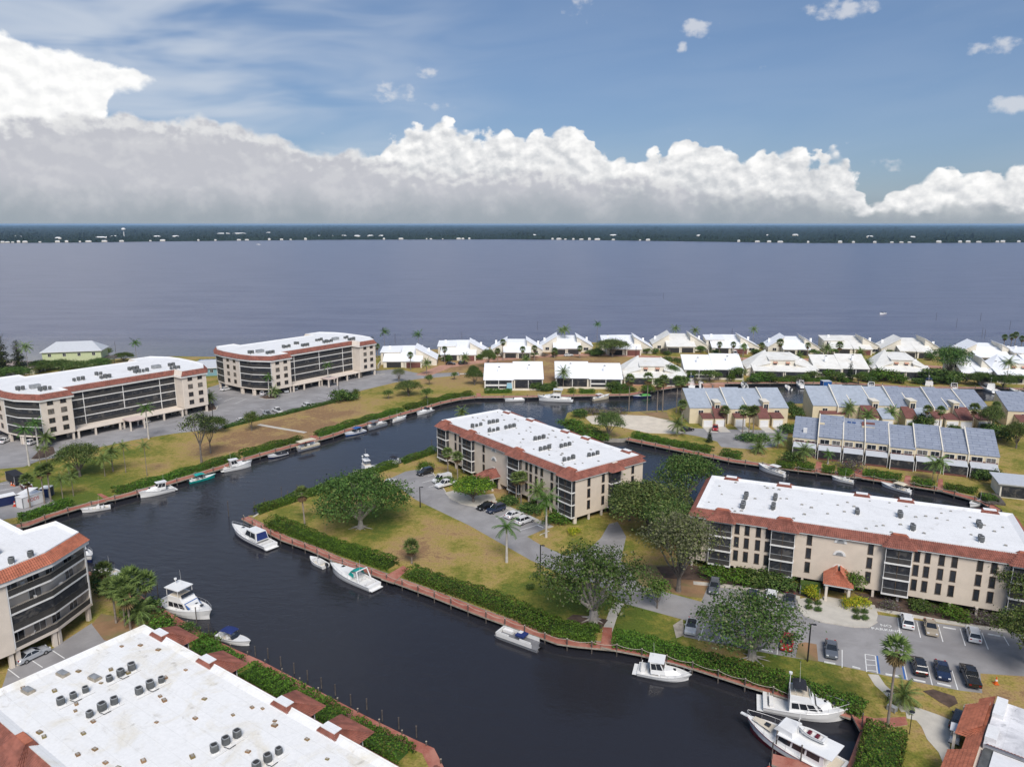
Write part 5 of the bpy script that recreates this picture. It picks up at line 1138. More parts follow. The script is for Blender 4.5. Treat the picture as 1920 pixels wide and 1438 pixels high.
# ------------------------------------------------------------------ cars
WHEEL = (MB().tube([(0, -.11, 0), (0, .11, 0)], .33, 'tyre', 14).mesh('tyre'), MB().tube([(0, -.125, 0), (0, .125, 0)], .2, 'rim', 10).mesh('rim'))
CARM = {}
def car_parts(kind, col):
    """front towards +x; profile lofted across the width"""
    k = (kind, col)
    if k in CARM: return CARM[k]
    c = 'car_' + col; W2 = .9
    spec = dict(sedan=(4.7, [(-2.35, .35), (-2.33, .78), (-2.15, .93), (-1.3, 1.0), (.75, 1.0), (1.9, .85), (2.28, .68), (2.35, .35)], [(-1.75, .98), (-1.0, 1.42), (.1, 1.44), (1.0, .98)]),
                suv=(4.7, [(-2.35, .4), (-2.33, .95), (-2.2, 1.08), (-1.3, 1.1), (.85, 1.1), (2.0, .98), (2.3, .8), (2.35, .4)], [(-2.2, 1.08), (-1.85, 1.68), (.2, 1.70), (1.05, 1.08)]),
                hatch=(4.2, [(-2.1, .35), (-2.08, .85), (-1.95, 1.0), (-1.2, 1.02), (.85, 1.0), (1.75, .85), (2.05, .68), (2.1, .35)], [(-1.95, 1.0), (-1.5, 1.5), (.1, 1.52), (1.1, .98)]),
                van=(5.2, [(-2.6, .4), (-2.58, 1.1), (-2.5, 1.2), (-1.3, 1.2), (1.3, 1.15), (2.2, 1.02), (2.52, .8), (2.6, .4)], [(-2.5, 1.15), (-2.4, 2.0), (.9, 2.02), (1.7, 1.12)]),
                pickup=(5.7, [(-2.85, .5), (-2.85, 1.12), (-2.8, 1.15), (-.7, 1.15), (1.1, 1.15), (2.4, 1.08), (2.8, .9), (2.85, .5)], [(-.85, 1.12), (-.7, 1.82), (.55, 1.84), (1.3, 1.12)]))
    sk = 'sedan' if kind == 'convertible' else kind
    L, pr, cb = spec[sk]
    body = MB(); ring = lambda y, i: [(x * (1 - i * .03), y, z - i * .05 if z > .5 else z) for x, z in pr]
    body.loft([ring(-W2, 1), ring(-W2 + .1, 0), ring(W2 - .1, 0), ring(W2, 1)], c)
    glassm = MB(); top = MB()
    lo0, hi0, hi1, lo1 = cb
    def cr(x, z, w): return [(x, -w, z), (x, w, z)]
    ws = (.84, .66, .66, .82)
    P = [(x, w, z) for (x, z), w in zip(cb, ws)]
    q = MB() if kind != 'convertible' else None
    if q is not None:
        q.face([(P[3][0], -P[3][1], P[3][2]), (P[3][0], P[3][1], P[3][2]), (P[2][0], P[2][1], P[2][2]), (P[2][0], -P[2][1], P[2][2])], 'car_glass')
        q.face([(P[0][0], P[0][1], P[0][2]), (P[0][0], -P[0][1], P[0][2]), (P[1][0], -P[1][1], P[1][2]), (P[1][0], P[1][1], P[1][2])], 'car_glass')
        for s in (1, -1):
            f = [(x, s * w, z) for x, w, z in P]; q.face(f if s > 0 else f[::-1], 'car_glass')
    else:
        q.__class__ if False else None
        q = MB(); q.face([(P[3][0], -P[3][1], P[3][2]), (P[3][0], P[3][1], P[3][2]), (.35, .6, 1.36), (.35, -.6, 1.36)], 'car_glass')
    roof = MB()
    if kind != 'convertible':
        e = .02; lo = [(hi0[0] - .08, -.68, hi0[1] - .02), (hi1[0] + .08, -.68, hi1[1] - .02), (hi1[0] + .08, .68, hi1[1] - .02), (hi0[0] - .08, .68, hi0[1] - .02)]
        roof.loft([lo, [(x * .97, y * .9, z + .06) for x, y, z in lo]], c)
        for s in (1, -1):
            for (xa, za), (xb, zb), wa, wb in ((cb[0], cb[1], .84, .67), (cb[3], cb[2], .82, .67)): roof.tube([(xa, s * wa, za), (xb, s * wb, zb)], .05, c, 4)
            xm = (cb[1][0] + cb[2][0]) / 2; roof.tube([(xm, s * .85, cb[0][1]), (xm, s * .68, cb[1][1])], .05, c if kind != 'van' else c, 4)
        if kind == 'van': roof.box(-2.45, .3, -.83, -.70, 1.2, 1.95, c).box(-2.45, .3, .70, .83, 1.2, 1.95, c)
    else:
        roof.loft([[(-1.35, -.7, 1.0), (-.1, -.7, 1.0), (-.1, .7, 1.0), (-1.35, .7, 1.0)], [(-1.2, -.62, 1.3), (-.1, -.6, 1.38), (-.1, .6, 1.38), (-1.2, .62, 1.3)]], 'black_canvas')
    bed = MB().box(-2.65, -1.0, -.68, .68, 1.13, 1.165, 'tyre').mesh('load_bed') if kind == 'pickup' else None
    hl = MB().box(L / 2 - .12, L / 2 - .01, -.16, .16, .62, .78, 'headlight').mesh('headlight'); tl = MB().box(-L / 2 + .0, -L / 2 + .1, -.14, .14, .75, .95, 'taillight').mesh('taillight')
    mr = MB().box(-.1, .1, -.08, .1, 1.0, 1.16, c).mesh('mirror')
    CARM[k] = (L, body.mesh('body'), q.mesh('glazing'), roof.mesh('roof'), bed, hl, tl, mr, cb[3][0]); return CARM[k]
def car(kind, col, label, at, to, group=None, z=G + .03):
    p, q = g(*at), g(*to); t = thing('parked_car' if kind not in ('pickup', 'van') else {'pickup': 'pickup_truck', 'van': 'van'}[kind], label, {'pickup': 'pickup', 'van': 'van'}.get(kind, 'car'), (p.x, p.y, z), math.atan2(q.y - p.y, q.x - p.x), group)
    L, body, gl, roof, bed, hl, tl, mr, xm = car_parts(kind, col)
    link('body', body, t); link('glazing', gl, t); link('roof', roof, t)
    if bed: link('load_bed', bed, t)
    for x in (-L * .29, L * .31):
        for y in (-.82, .82): w = link('wheel', WHEEL[0], t, (x, y, .33)); link('rim', WHEEL[1], w)
    for y in (-.6, .6): link('headlight', hl, t, (0, y, 0)); link('taillight', tl, t, (0, y, 0)); link('mirror', mr, t, (xm - .35, y * 1.6, 0))
    return t
S1 = lambda x, y: (x + 2, y + 15)          # along the bays of the right car park, away from the block
car('suv', 'white', 'white SUV left of the tan sedan by the no parking mark', (1700, 1170), (1697, 1155)); car('sedan', 'tan', 'tan sedan between the white SUV and an empty bay', (1744, 1182), (1748, 1197)); car('suv', 'white', 'white crossover right of the empty bay', (1824, 1195), (1820, 1180))
car('sedan', 'grey', 'dark grey sedan right of the grassy island', (1558, 1223), (1559, 1238)); car('suv', 'black', 'black SUV left of the navy sedan', (1722, 1255), (1717, 1240)); car('sedan', 'navy', 'navy sedan between black SUV and black pickup', (1766, 1263), (1770, 1278)); car('pickup', 'black', 'black pickup truck at the end of the row', (1818, 1274), (1811, 1258))
car('hatch', 'red', 'red car under the edge of the lot tree', (1475, 1211), (1473, 1226)); car('convertible', 'silver', 'silver car with black soft top at the row start', (1296, 1180), (1293, 1194)); car('sedan', 'silver', 'silver sedan half under the lot tree', (1366, 1196), (1364, 1208))
car('sedan', 'navy', 'dark blue sedan nose-in below the shrubs', (1411, 1122), (1413, 1110)); car('hatch', 'white', 'white car behind the lot tree', (1446, 1121), (1447, 1110)); car('convertible', 'grey', 'grey car with black top left of the entrance', (1481, 1132), (1480, 1143)); car('suv', 'grey', 'grey car beside bare earth left of the lot tree', (1339, 1106), (1337, 1118))
S2 = (822, 890)
car('suv', 'black', 'black crossover alone at the top of the small lot', (797, 889), (772, 896)); car('van', 'white', 'white van beside the white pickup, small lot', (829, 903), (800, 910)); car('pickup', 'white', 'white pickup with a white bed cover, small lot', (836, 912), (806, 920)); car('sedan', 'black', 'black sedan behind the dark SUV, small lot', (911, 953), (890, 960)); car('suv', 'navy', 'dark SUV parked next to the black sedan, small lot', (930, 959), (905, 967)); car('sedan', 'white', 'white sedan next to the white SUV, small lot', (964, 969), (990, 960)); car('suv', 'white', 'white SUV at the last bay of the small lot', (984, 980), (1010, 971)); car('sedan', 'white', 'white car glimpsed through the big tree', (731, 908), (745, 898))
car('sedan', 'white', 'white sedan at the left edge below the far left block', (10, 829), (30, 820)); car('suv', 'white', 'white SUV by the palm island of the far left block', (63, 832), (85, 824)); car('sedan', 'white', 'white sedan outside the bayside block', (424, 732), (440, 729)); car('suv', 'white', 'white SUV nosing under the bayside block', (497, 740), (510, 735))
car('sedan', 'white', 'white car nearest the lone tree on the hedge line', (451, 791), (440, 783)); car('pickup', 'silver', 'silver pickup backed onto the long hedge', (501, 779), (489, 772)); car('pickup', 'white', 'white pickup beside the silver pickup', (520, 773), (507, 767)); car('suv', 'white', 'white SUV alone on the long hedge', (574, 763), (560, 757))
for x, y, c, l in ((118, 816, 'grey', 'grey car in the shade under the far left block wing'), (180, 804, 'black', 'dark car parked under the far left block terrace'), (197, 803, 'silver', 'silver car under the far left block, left of the canopy'), (303, 782, 'silver', 'silver car under the far left block, right of the canopy'), (322, 779, 'black', 'black car under the far left block right end'), (535, 738, 'silver', 'silver car under the bayside block wing'), (650, 712, 'silver', 'silver car under the bayside block right end'), (552, 733, 'white', 'white car under the bayside block terrace')):
    car('sedan', c, l, (x, y - 3), (x + 12, y + 6))
car('van', 'white', 'white van on the villa drive by the street bend', (815, 682), (812, 690)); car('sedan', 'black', 'black car by the bush before the second back-row villa', (845, 684), (858, 684)); car('suv', 'green', 'dark green SUV before the second back-row villa', (868, 683), (880, 681)); car('sedan', 'white', 'white sports car on the villa street', (1066, 668), (1080, 667)); car('van', 'white', 'white van on a back-row villa drive', (1378, 665), (1383, 672)); car('sedan', 'black', 'black car outside the first town houses', (1288, 808), (1305, 806)); car('hatch', 'red', 'red car on a town house drive', (1341, 806), (1341, 814))
car('sedan', 'silver', 'silver car under the near four-storey block', (62, 1233), (85, 1222)); car('suv', 'black', 'dark car tucked beside the clubhouse porch', (1798, 1358), (1806, 1340))
def golf_cart(label, at, to):
    p, q = g(*at), g(*to); t = thing('golf_cart', label, 'golf cart', (p.x, p.y, G + .03), math.atan2(q.y - p.y, q.x - p.x), 'golf carts')
    MB().box(-1.1, 1.1, -.58, .58, .28, .5, 'container_white').box(.75, 1.2, -.5, .5, .5, .85, 'container_white').build('body', t); MB().box(-.5, -.05, -.5, .5, .5, .85, 'cream_deck').box(-.55, -.45, -.5, .5, .85, 1.25, 'cream_deck').build('seat', t)
    canopy(t, -1.0, .9, .6, 1.95, 'container_white', None, 'roof', .05)
    for x in (-.9, .8):
        for y in (-.52, .52): MB().tube([(x, y, .5), (x * .95, y, 1.85)], .025, 'lamp_black', 4).build('post', t)
    for x in (-.75, .8):
        for y in (-.5, .5): w = link('wheel', WHEEL[0], t, (x, y, .23), None, (.68, .8, .68)); link('rim', WHEEL[1], w)
golf_cart('white golf cart left of the entrance canopy', (230, 803), (245, 797)); golf_cart('white golf cart right of the entrance canopy', (276, 793), (264, 797)); golf_cart('white golf cart at the clubhouse porch', (1789, 1388), (1786, 1405))

# ------------------------------------------------------------------ vegetation
def rv(r): 
    z = r.uniform(-1, 1); a = r.uniform(0, 2 * math.pi); q = math.sqrt(1 - z * z); return Vector((q * math.cos(a), q * math.sin(a), z))
def crown_mesh(name, seed, lobes, n, size, mt, clump=10, low=-.45, spread=.75, alt=None):
    """many leaf-sized cards gathered in clumps over the lobes (centre, radii)"""
    r = random.Random(seed); m = MB(); v = []; f = []; v2 = []; f2 = []
    wt = [b[3] * b[4] + b[4] * b[5] + b[3] * b[5] for b in lobes]
    while (len(f) + len(f2)) < n:
        b = r.choices(lobes, wt)[0]; d = rv(r)
        if d.z < low: continue
        k = 1 - abs(r.gauss(0, .22)); c = Vector((b[0] + d.x * b[3] * k, b[1] + d.y * b[4] * k, b[2] + d.z * b[5] * k))
        cs = r.uniform(.6, 1.25) * spread
        for _ in range(r.randint(clump // 2, clump + clump // 2)):
            p = c + Vector((r.gauss(0, cs), r.gauss(0, cs), r.gauss(0, cs * .6)))
            nr = (d * .6 + rv(r) * .75 + Vector((0, 0, .45))).normalized(); a = nr.orthogonal().normalized()
            a = Matrix.Rotation(r.uniform(0, 6.28), 3, nr) @ a; bb = nr.cross(a); s = size * r.uniform(.55, 1.35); w = s * r.uniform(.5, .9)
            V, Fc = (v2, f2) if (alt and r.random() < alt[1]) else (v, f)
            i = len(V); V += [p - a * s * .5, p + bb * w * .5, p + a * s * .5 + nr * s * .12, p - bb * w * .5]; Fc.append((i, i + 1, i + 2, i + 3))
    m.raw(v, f, mt)
    if f2: m.raw(v2, f2, alt[0])
    return m.mesh(name)
def limb_mesh(name, base_r, forks, mt, seed=1, h0=.3, roots=0):
    """trunk that divides into limbs; forks = limb end points"""
    r = random.Random(seed); m = MB(); zt = min(q[2] for q in forks) * h0
    m.tube([(0, 0, -.1), (base_r * .1, 0, zt * .5), (0, base_r * .1, zt * 1.06)], [base_r * 1.25, base_r * .9, base_r * .75], mt, 8)
    for q in forks:
        q = Vector(q); mid = Vector((0, 0, zt)).lerp(q, .5) + rv(r) * .5; mid.z -= q.z * .04
        m.tube([(0, 0, zt * .9), mid, q], [base_r * .5, base_r * .3, base_r * .08], mt, 6)
        for _ in range(3):
            e = q + Vector((r.uniform(-1, 1), r.uniform(-1, 1), r.uniform(-.1, .8))) * q.length * .22; m.tube([mid.lerp(q, r.uniform(.2, .8)), e], [base_r * .13, base_r * .03], mt, 4)
    for k in range(roots):
        a = k * 6.283 / roots + r.uniform(-.2, .2); L = r.uniform(1.2, 3.2); m.tube([(0, 0, .7), (math.cos(a) * L * .4, math.sin(a) * L * .4, .25), (math.cos(a) * L, math.sin(a) * L, -.05)], [base_r * .45, base_r * .22, .04], mt, 4)
    return m.mesh(name)
TP = {}
def proto(key, lobes, n, size, mt, br, bark, seed, roots=0, alt=None, clump=10, low=-.45, spread=.75, h0=.3):
    forks = [(b[0] * .8, b[1] * .8, b[2]) for b in lobes]
    TP[key] = (limb_mesh('trunk', br, forks, bark, seed, h0, roots), crown_mesh('crown', seed, lobes, n, size, mt, clump, low, spread, alt))
def dome(seed, n, W, H, z0, k=.36, flat=.5):
    """lobes scattered over a dome of width W between z0 and H"""
    r = random.Random(seed); out = []
    for i in range(n):
        a = i * 2.4 + r.uniform(-.4, .4); q = math.sqrt((i + .5) / n) * (1 - k * .55); x, y = math.cos(a) * q * W / 2, math.sin(a) * q * W / 2
        top = z0 + (H - z0) * math.sqrt(max(.05, 1 - q * q * .85)); rz = (H - z0) * flat * r.uniform(.6, .9) * .62
        out.append((x, y, top - rz, W * k * r.uniform(.42, .62), W * k * r.uniform(.42, .62), rz))
    return out
proto('ficus', dome(1, 17, 20, 12.5, 1.8), 13000, .44, 'leaf_ficus', .6, 'bark_pale', 11, 9, ('leaf_palm', .14), 13, -.75)
proto('ficus2', dome(2, 16, 19, 12.0, 2.8), 9000, .42, 'leaf_ficus', .85, 'bark_pale', 12, 10, ('leaf_grey', .16), 11)
proto('ficus3', dome(3, 14, 17.5, 10.8, 4.6), 7600, .42, 'leaf_ficus', .7, 'bark_pale', 13, 9, ('leaf_grey', .18), 11)
proto('oak', dome(4, 12, 14, 10.5, 2.5), 8500, .42, 'leaf_oak', .45, 'bark', 14, 0, ('leaf_ficus', .3))
proto('dark', dome(5, 11, 13, 10.5, 2.0), 8000, .42, 'leaf_ficus', .4, 'bark', 15, 0, ('leaf_oak', .25))
proto('sparse', dome(6, 13, 12, 13.5, 4.0, .3), 6200, .38, 'leaf_grey', .38, 'bark', 16, 0, ('leaf_oak', .35), 7, spread=.9)
proto('flat', [(x, y, z + 3.9, 2.0, 2.0, .65) for x, y, z in ((0, 0, .7), (2.6, .4, .2), (-2.6, -.3, .2), (.6, 2.5, .1), (-.5, -2.6, .1), (1.9, -1.9, .3), (-1.8, 1.8, .35))], 4200, .36, 'leaf_bright', .3, 'bark', 17, 0, ('leaf_royal', .35), 10, -.2, .45)
proto('bush', dome(7, 7, 4, 2.6, .1, .5, .8), 1500, .30, 'leaf_hedge', .1, 'bark', 18, 0, ('leaf_hedge_dry', .25), 8, -.7, .35)
proto('bush_dark', dome(8, 8, 4, 3.0, .1, .5, .8), 1500, .32, 'leaf_ficus', .1, 'bark', 19, 0, ('leaf_palm', .2), 8, -.7, .35)
proto('bush_yellow', dome(9, 6, 4, 2.0, .05, .5, .8), 1300, .28, 'leaf_yellow', .08, 'bark', 20, 0, ('leaf_bright', .3), 8, -.7, .35)
proto('bush_grey', dome(10, 7, 4, 2.4, .1, .5, .8), 900, .26, 'leaf_purple', .08, 'bark', 21, 0, ('leaf_grey', .4), 7, -.7, .4)
proto('small', dome(11, 7, 4.2, 5.0, 1.6, .45, .7), 1500, .30, 'leaf_oak', .14, 'bark', 22, 0, ('leaf_hedge', .4), 8, -.5, .4)
proto('airy', dome(12, 10, 7.5, 12.5, 6.5, .34), 1700, .36, 'leaf_pine', .26, 'bark', 23, 0, ('leaf_oak', .5), 7, spread=.6, h0=.5)
proto('pine', [(math.sin(k * 2.1) * .9 * (1 - k / 16), math.cos(k * 2.1) * .9 * (1 - k / 16), 3.5 + k * .95, 2.6 * (1 - k / 17), 2.6 * (1 - k / 17), .8) for k in range(15)], 4200, .38, 'leaf_pine', .34, 'bark', 24, 0, ('leaf_oak', .15), 8, -.8, .55, .9)
proto('cone', [(0, 0, 1.2 + k * .85, 1.7 * (1 - k / 11.5), 1.7 * (1 - k / 11.5), .6) for k in range(11)], 2600, .3, 'leaf_pine', .16, 'bark', 25, 0, None, 8, -.8, .3, .9)
TREEW = dict(ficus=(20, 12.5), ficus2=(19, 12), ficus3=(17.5, 10.8), oak=(14, 10.5), dark=(13, 10.5), sparse=(12, 13.5), flat=(9, 5.2), bush=(4, 2.6), bush_dark=(4, 3), bush_yellow=(4, 2), bush_grey=(4, 2.4), small=(4.2, 5), airy=(7.5, 12.5), pine=(5.5, 18), cone=(3.6, 10.5))
def tree(kind, px, py, W, H, label, group=None):
    p = g(px, py); w0, h0 = TREEW[kind]; bush = kind.startswith('bush')
    t = thing('shrub' if bush else 'tree', label, 'shrub' if bush else 'tree', (p.x, p.y, G), rnd.uniform(0, 6.28), group, (W / w0, W / w0, H / h0))
    link('trunk' if not bush else 'stem', TP[kind][0], t); link('crown' if not bush else 'foliage', TP[kind][1], t); return t
# palms
def fan_crown(seed, n=30, L=1.9, dead=5, mt='leaf_palm'):
    r = random.Random(seed); m = MB(); 
    for k in range(n + dead):
        isd = k >= n; a = k * 2.4; e = R(-70 + r.uniform(-12, 12)) if isd else R(-35 + 115 * ((k + .5) / n) ** .8)
        d = Vector((math.cos(a) * math.cos(e), math.sin(a) * math.cos(e), math.sin(e))); s = Vector((-math.sin(a), math.cos(a), 0)); u = d.cross(s) * -1
        b = d * L * .42; v = []; f = []
        for j in range(9):
            q = R(-75 + j * 18.75); tip = b + (d * math.cos(q) + s * math.sin(q)) * L * .58 * r.uniform(.85, 1.1) - Vector((0, 0, .16 + .1 * abs(j - 4) / 4)); md = b.lerp(tip, .5) + u * .05
            w = (s * math.cos(q) - d * math.sin(q)) * .11; i = len(v); v += [b, md + w, tip, md - w]; f.append((i, i + 1, i + 2, i + 3))
        m.raw(v, f, 'leaf_dead' if isd else mt)
        m.tube([(0, 0, 0), b], [.03, .02], 'leaf_dead' if isd else 'crownshaft', 3, (False, False))
    return m.mesh('crown')
def feather_crown(seed, n=17, L=3.0, mt='leaf_royal', wind=(0, 0), shaft=0.0, up=70):
    r = random.Random(seed); m = MB(); wv = Vector((wind[0], wind[1], 0))
    for k in range(n):
        a = k * 2.4 + r.uniform(-.2, .2); e = R(-25 + (up + 25) * ((k + .5) / n)); d = Vector((math.cos(a) * math.cos(e), math.sin(a) * math.cos(e), math.sin(e))); pts = [Vector((0, 0, 0))]; S = 7
        for j in range(S): d = (d + Vector((0, 0, -.16)) + wv * .14).normalized(); pts.append(pts[-1] + d * L / S)
        v = []; f = []
        for j in range(1, S + 1):
            d = (pts[j] - pts[j - 1]).normalized(); s = d.cross(Vector((0, 0, 1))).normalized()
            for h in (.0, .5):
                p = pts[j - 1].lerp(pts[j], h); ll = L * .26 * (1.15 - .75 * abs((j + h) / S - .4))
                for sg in (1, -1):
                    tip = p + s * sg * ll * .85 + d * ll * .45 - Vector((0, 0, ll * .42)); i = len(v); v += [p, p + d * .17, tip]; f.append((i, i + 1, i + 2))
        m.raw(v, f, mt); m.tube(pts, [.035] * S + [.008], 'crownshaft', 3, (False, False))
    if shaft: m.tube([(0, 0, -shaft), (0, 0, -shaft * .5), (0, 0, .05)], [.17, .16, .07], 'crownshaft', 8)
    return m.mesh('crown')
PTR = {k: MB().tube([(0, 0, -.02), (.015, 0, .35), (-.01, .01, .7), (0, 0, 1)], rr, mt, 8).mesh('trunk') for k, rr, mt in (('fan', [.21, .16, .15, .17], 'palm_bark'), ('royal', [.30, .22, .19, .15], 'royal_bark'), ('thin', [.12, .09, .08, .08], 'palm_bark'))}
PCR = {'fan': [fan_crown(s) for s in (1, 2)], 'fandry': [fan_crown(5, 20, 2.0, 22)], 'royal': [feather_crown(1, 15, 3.1, shaft=1.5), feather_crown(2, 14, 3.0, shaft=1.4)], 'coco': [feather_crown(3, 18, 3.2, 'leaf_palm'), feather_crown(4, 17, 3.2, 'leaf_palm')], 'wind': [feather_crown(5, 16, 3.2, 'leaf_royal', (1.3, .2))], 'date': [feather_crown(6, 26, 3.0, 'leaf_palm', up=80)]}
def palm(kind, px, py, H, label, sc=1.0, group=None, lean=0.0):
    p = g(px, py); t = thing('palm_tree', label, 'palm', (p.x, p.y, G), rnd.uniform(0, 6.28), group); t.rotation_euler = (lean, lean * .5, rnd.uniform(0, 6.28) if not lean else 0)
    tk = {'royal': 'royal', 'coco': 'thin', 'wind': 'thin', 'date': 'fan'}.get(kind, 'fan')
    link('trunk', PTR[tk], t, (0, 0, 0), None, (1, 1, H)); link('crown', rnd.choice(PCR[kind]), t, (0, 0, H), rnd.uniform(0, 6.28) if kind != 'wind' else 0, sc); return t

tree('ficus', 676, 990, 20, 12.5, 'huge dark spreading tree on the lawn point'); tree('ficus2', 1112, 1163, 18.5, 12.5, 'broad pale-limbed tree over the lawn path'); tree('ficus3', 1410, 1234, 17, 8.8, 'pale-rooted tree standing among the parking bays')
tree('oak', 1218, 1002, 17.5, 11.5, 'broad olive tree at the centre block corner'); tree('dark', 1287, 942, 14, 12, 'dense dark tree behind the right block corner'); tree('sparse', 1272, 1108, 14, 15, 'tall grey half-bare tree left of the right block'); tree('oak', 1252, 1028, 11.5, 10.5, 'olive tree between the broad olive and the grey tree'); tree('oak', 1180, 975, 10, 8.5, 'green tree against the centre block end wall')
tree('flat', 887, 941, 10.5, 5.4, 'flat-topped bright green tree on the concrete island'); tree('oak', 1908, 1160, 9.5, 11, 'loose olive tree before the right block right end'); tree('oak', 1935, 1250, 11, 9, 'olive tree cut by the right edge above the clubhouse')
tree('small', 1232, 1140, 4.5, 5.5, 'thin leaning sapling beside the road bend'); tree('oak', 1141, 822, 9, 8.5, 'leafy bright tree on the sandy spit'); tree('dark', 1778, 704, 17, 13, 'big dark tree between the villa rows'); tree('bush_dark', 1755, 716, 13, 6, 'dark clump of shrubs below the big dark tree'); tree('bush_dark', 1792, 718, 9, 5, 'dark shrub mass right of the big dark tree'); tree('oak', 1148, 669, 16, 9, 'spreading tree before the half hidden villa'); tree('dark', 1255, 714, 8, 7, 'dark bushy tree beside the many-faceted villa')
tree('small', 1330, 716, 8, 5, 'green bush before the canal villa with dormers'); tree('small', 1383, 712, 7, 5.5, 'bush right of the white dormers'); tree('small', 1296, 714, 5, 4.5, 'bush at the left corner of the dormered villa'); tree('small', 1250, 686, 7, 4.5, 'olive bush on the verge behind the faceted villa'); tree('small', 1270, 690, 6, 5, 'second olive bush on the verge behind the faceted villa'); tree('cone', 1593, 716, 3.4, 9.5, 'tall thin conifer by the water-side villa'); tree('bush', 1660, 714, 12, 5, 'hedge-like shrubs before the round awnings'); tree('dark', 1840, 724, 10, 6, 'shrubby trees before the small cream villa'); tree('dark', 1880, 728, 9, 5.5, 'dark shrubs under the tall right-edge palm')
tree('pine', 8, 712, 8, 20, 'tallest feathery dark pine at the left edge'); tree('pine', 38, 704, 6, 16, 'slimmer feathery pine right of the tallest one'); tree('pine', -12, 712, 8, 17, 'feathery pine cut by the left edge'); tree('dark', 25, 716, 14, 6.5, 'dark thicket under the left pines'); tree('dark', 75, 698, 13, 5.5, 'shrub mass left of the green house'); tree('dark', 118, 703, 13, 7, 'tangled dark trees before the green house'); tree('oak', 145, 704, 12, 6.5, 'olive trees before the right side of the green house'); tree('dark', 186, 696, 13, 6, 'dark scrub right of the green house'); tree('dark', 232, 678, 9, 4.5, 'low dark scrub on the bay shore'); tree('bush_yellow', 62, 718, 10, 2.6, 'reddish-yellow shrubs behind the left block roof'); tree('bush_grey', 5, 726, 9, 4, 'greyish shrubs at the left edge by the pink roof'); tree('bush', 95, 715, 14, 2.6, 'bright green low scrub behind the far left block'); tree('cone', 699, 664, 4, 10, 'dark cone-shaped conifer by the bay'); tree('small', 204, 672, 4.2, 5.5, 'round-headed small tree on the bay shore'); tree('small', 16, 0 + 672, 4, 5, 'small round tree on the shore far left') if False else None
tree('oak', 150, 893, 10.5, 9, 'big dark clump of multi-stemmed growth on the left lawn'); tree('airy', 378, 868, 8.5, 14.5, 'tall airy tree on the left bank lawn'); tree('airy', 395, 850, 5.5, 9, 'smaller airy tree beside the tall one'); tree('dark', 402, 812, 8, 5.5, 'bushy trees at the end of the long hedge'); tree('small', 472, 808, 5, 6.5, 'lone round tree on the hedge line'); tree('bush_dark', 640, 752, 8, 4.5, 'dark shrub island beside the car park'); tree('bush_dark', 658, 750, 6, 3, 'low shrubs beside the dark shrub island'); tree('small', 668, 748, 3, 4, 'small tree at the shrub island end'); tree('oak', 766, 742, 10, 6, 'olive shrub group on the upper lawn'); tree('sparse', 748, 716, 5.5, 6, 'bare grey tree at the car park corner'); tree('small', 728, 748, 4, 3.6, 'small rusty-leaved tree on the upper lawn'); tree('small', 800, 750, 4.8, 4.6, 'round tree at the water hedge on the upper lawn'); tree('small', 805, 722, 3.5, 4.5, 'small tree below the villa street'); tree('small', 852, 712, 3, 3.4, 'small tree on the brown lawn'); tree('dark', 890, 722, 7, 7, 'dark olive tree left of the leftmost canal villa'); tree('dark', 888, 706, 4.5, 5, 'rounded brown-green tree behind the leftmost canal villa'); tree('oak', 915, 690, 7, 9, 'palm-like olive tree on the villa verge')
tree('bush', 1070, 800, 8, 2.4, 'green shrubs on the tip of the spit'); tree('bush', 1088, 812, 9, 2.6, 'green shrubs below the spit tip'); tree('bush', 1118, 822, 9, 2.4, 'green shrubs left of the spit walkway'); tree('bush_grey', 1112, 776, 9, 2.4, 'purple-grey shrubs on the north edge of the spit'); tree('bush_grey', 1150, 775, 9, 2.2, 'purple-grey shrubs beyond the sand'); tree('bush_dark', 1087, 782, 5, 3, 'dark shrub at the sand left end')
tree('small', 1428, 846, 4.6, 5.5, 'leafy tree at the cul-de-sac walkway'); tree('cone', 1330, 830, 2.0, 5, 'slim clipped tree at the cul-de-sac kerb'); tree('bush_dark', 1405, 826, 7, 2.2, 'shrub island inside the cul-de-sac'); tree('bush_dark', 1478, 812, 6, 3, 'shrubs at the left end of the front row'); tree('bush_dark', 1484, 866, 6, 3, 'shrubs before the first lanai'); tree('bush_grey', 1592, 880, 7, 3, 'bare twiggy bush before the second lanai'); tree('bush_dark', 1842, 900, 5, 3, 'brown-green bush near the row end'); tree('bush_dark', 1862, 898, 5, 3, 'dark bush at the row end'); tree('oak', 1905, 840, 7, 8, 'leafy tree beyond the front row end'); tree('bush_dark', 1875, 825, 9, 5, 'dark shrubs between the rows at right'); tree('oak', 1856, 812, 7, 9, 'broad tree at the middle row right end'); tree('bush_dark', 1730, 803, 6, 5, 'shrub on the garage forecourt'); tree('bush_dark', 1492, 786, 5, 4.5, 'shrubs between the first two rows'); tree('bush_dark', 1480, 770, 4, 3.5, 'dark shrub by the back canal gap')
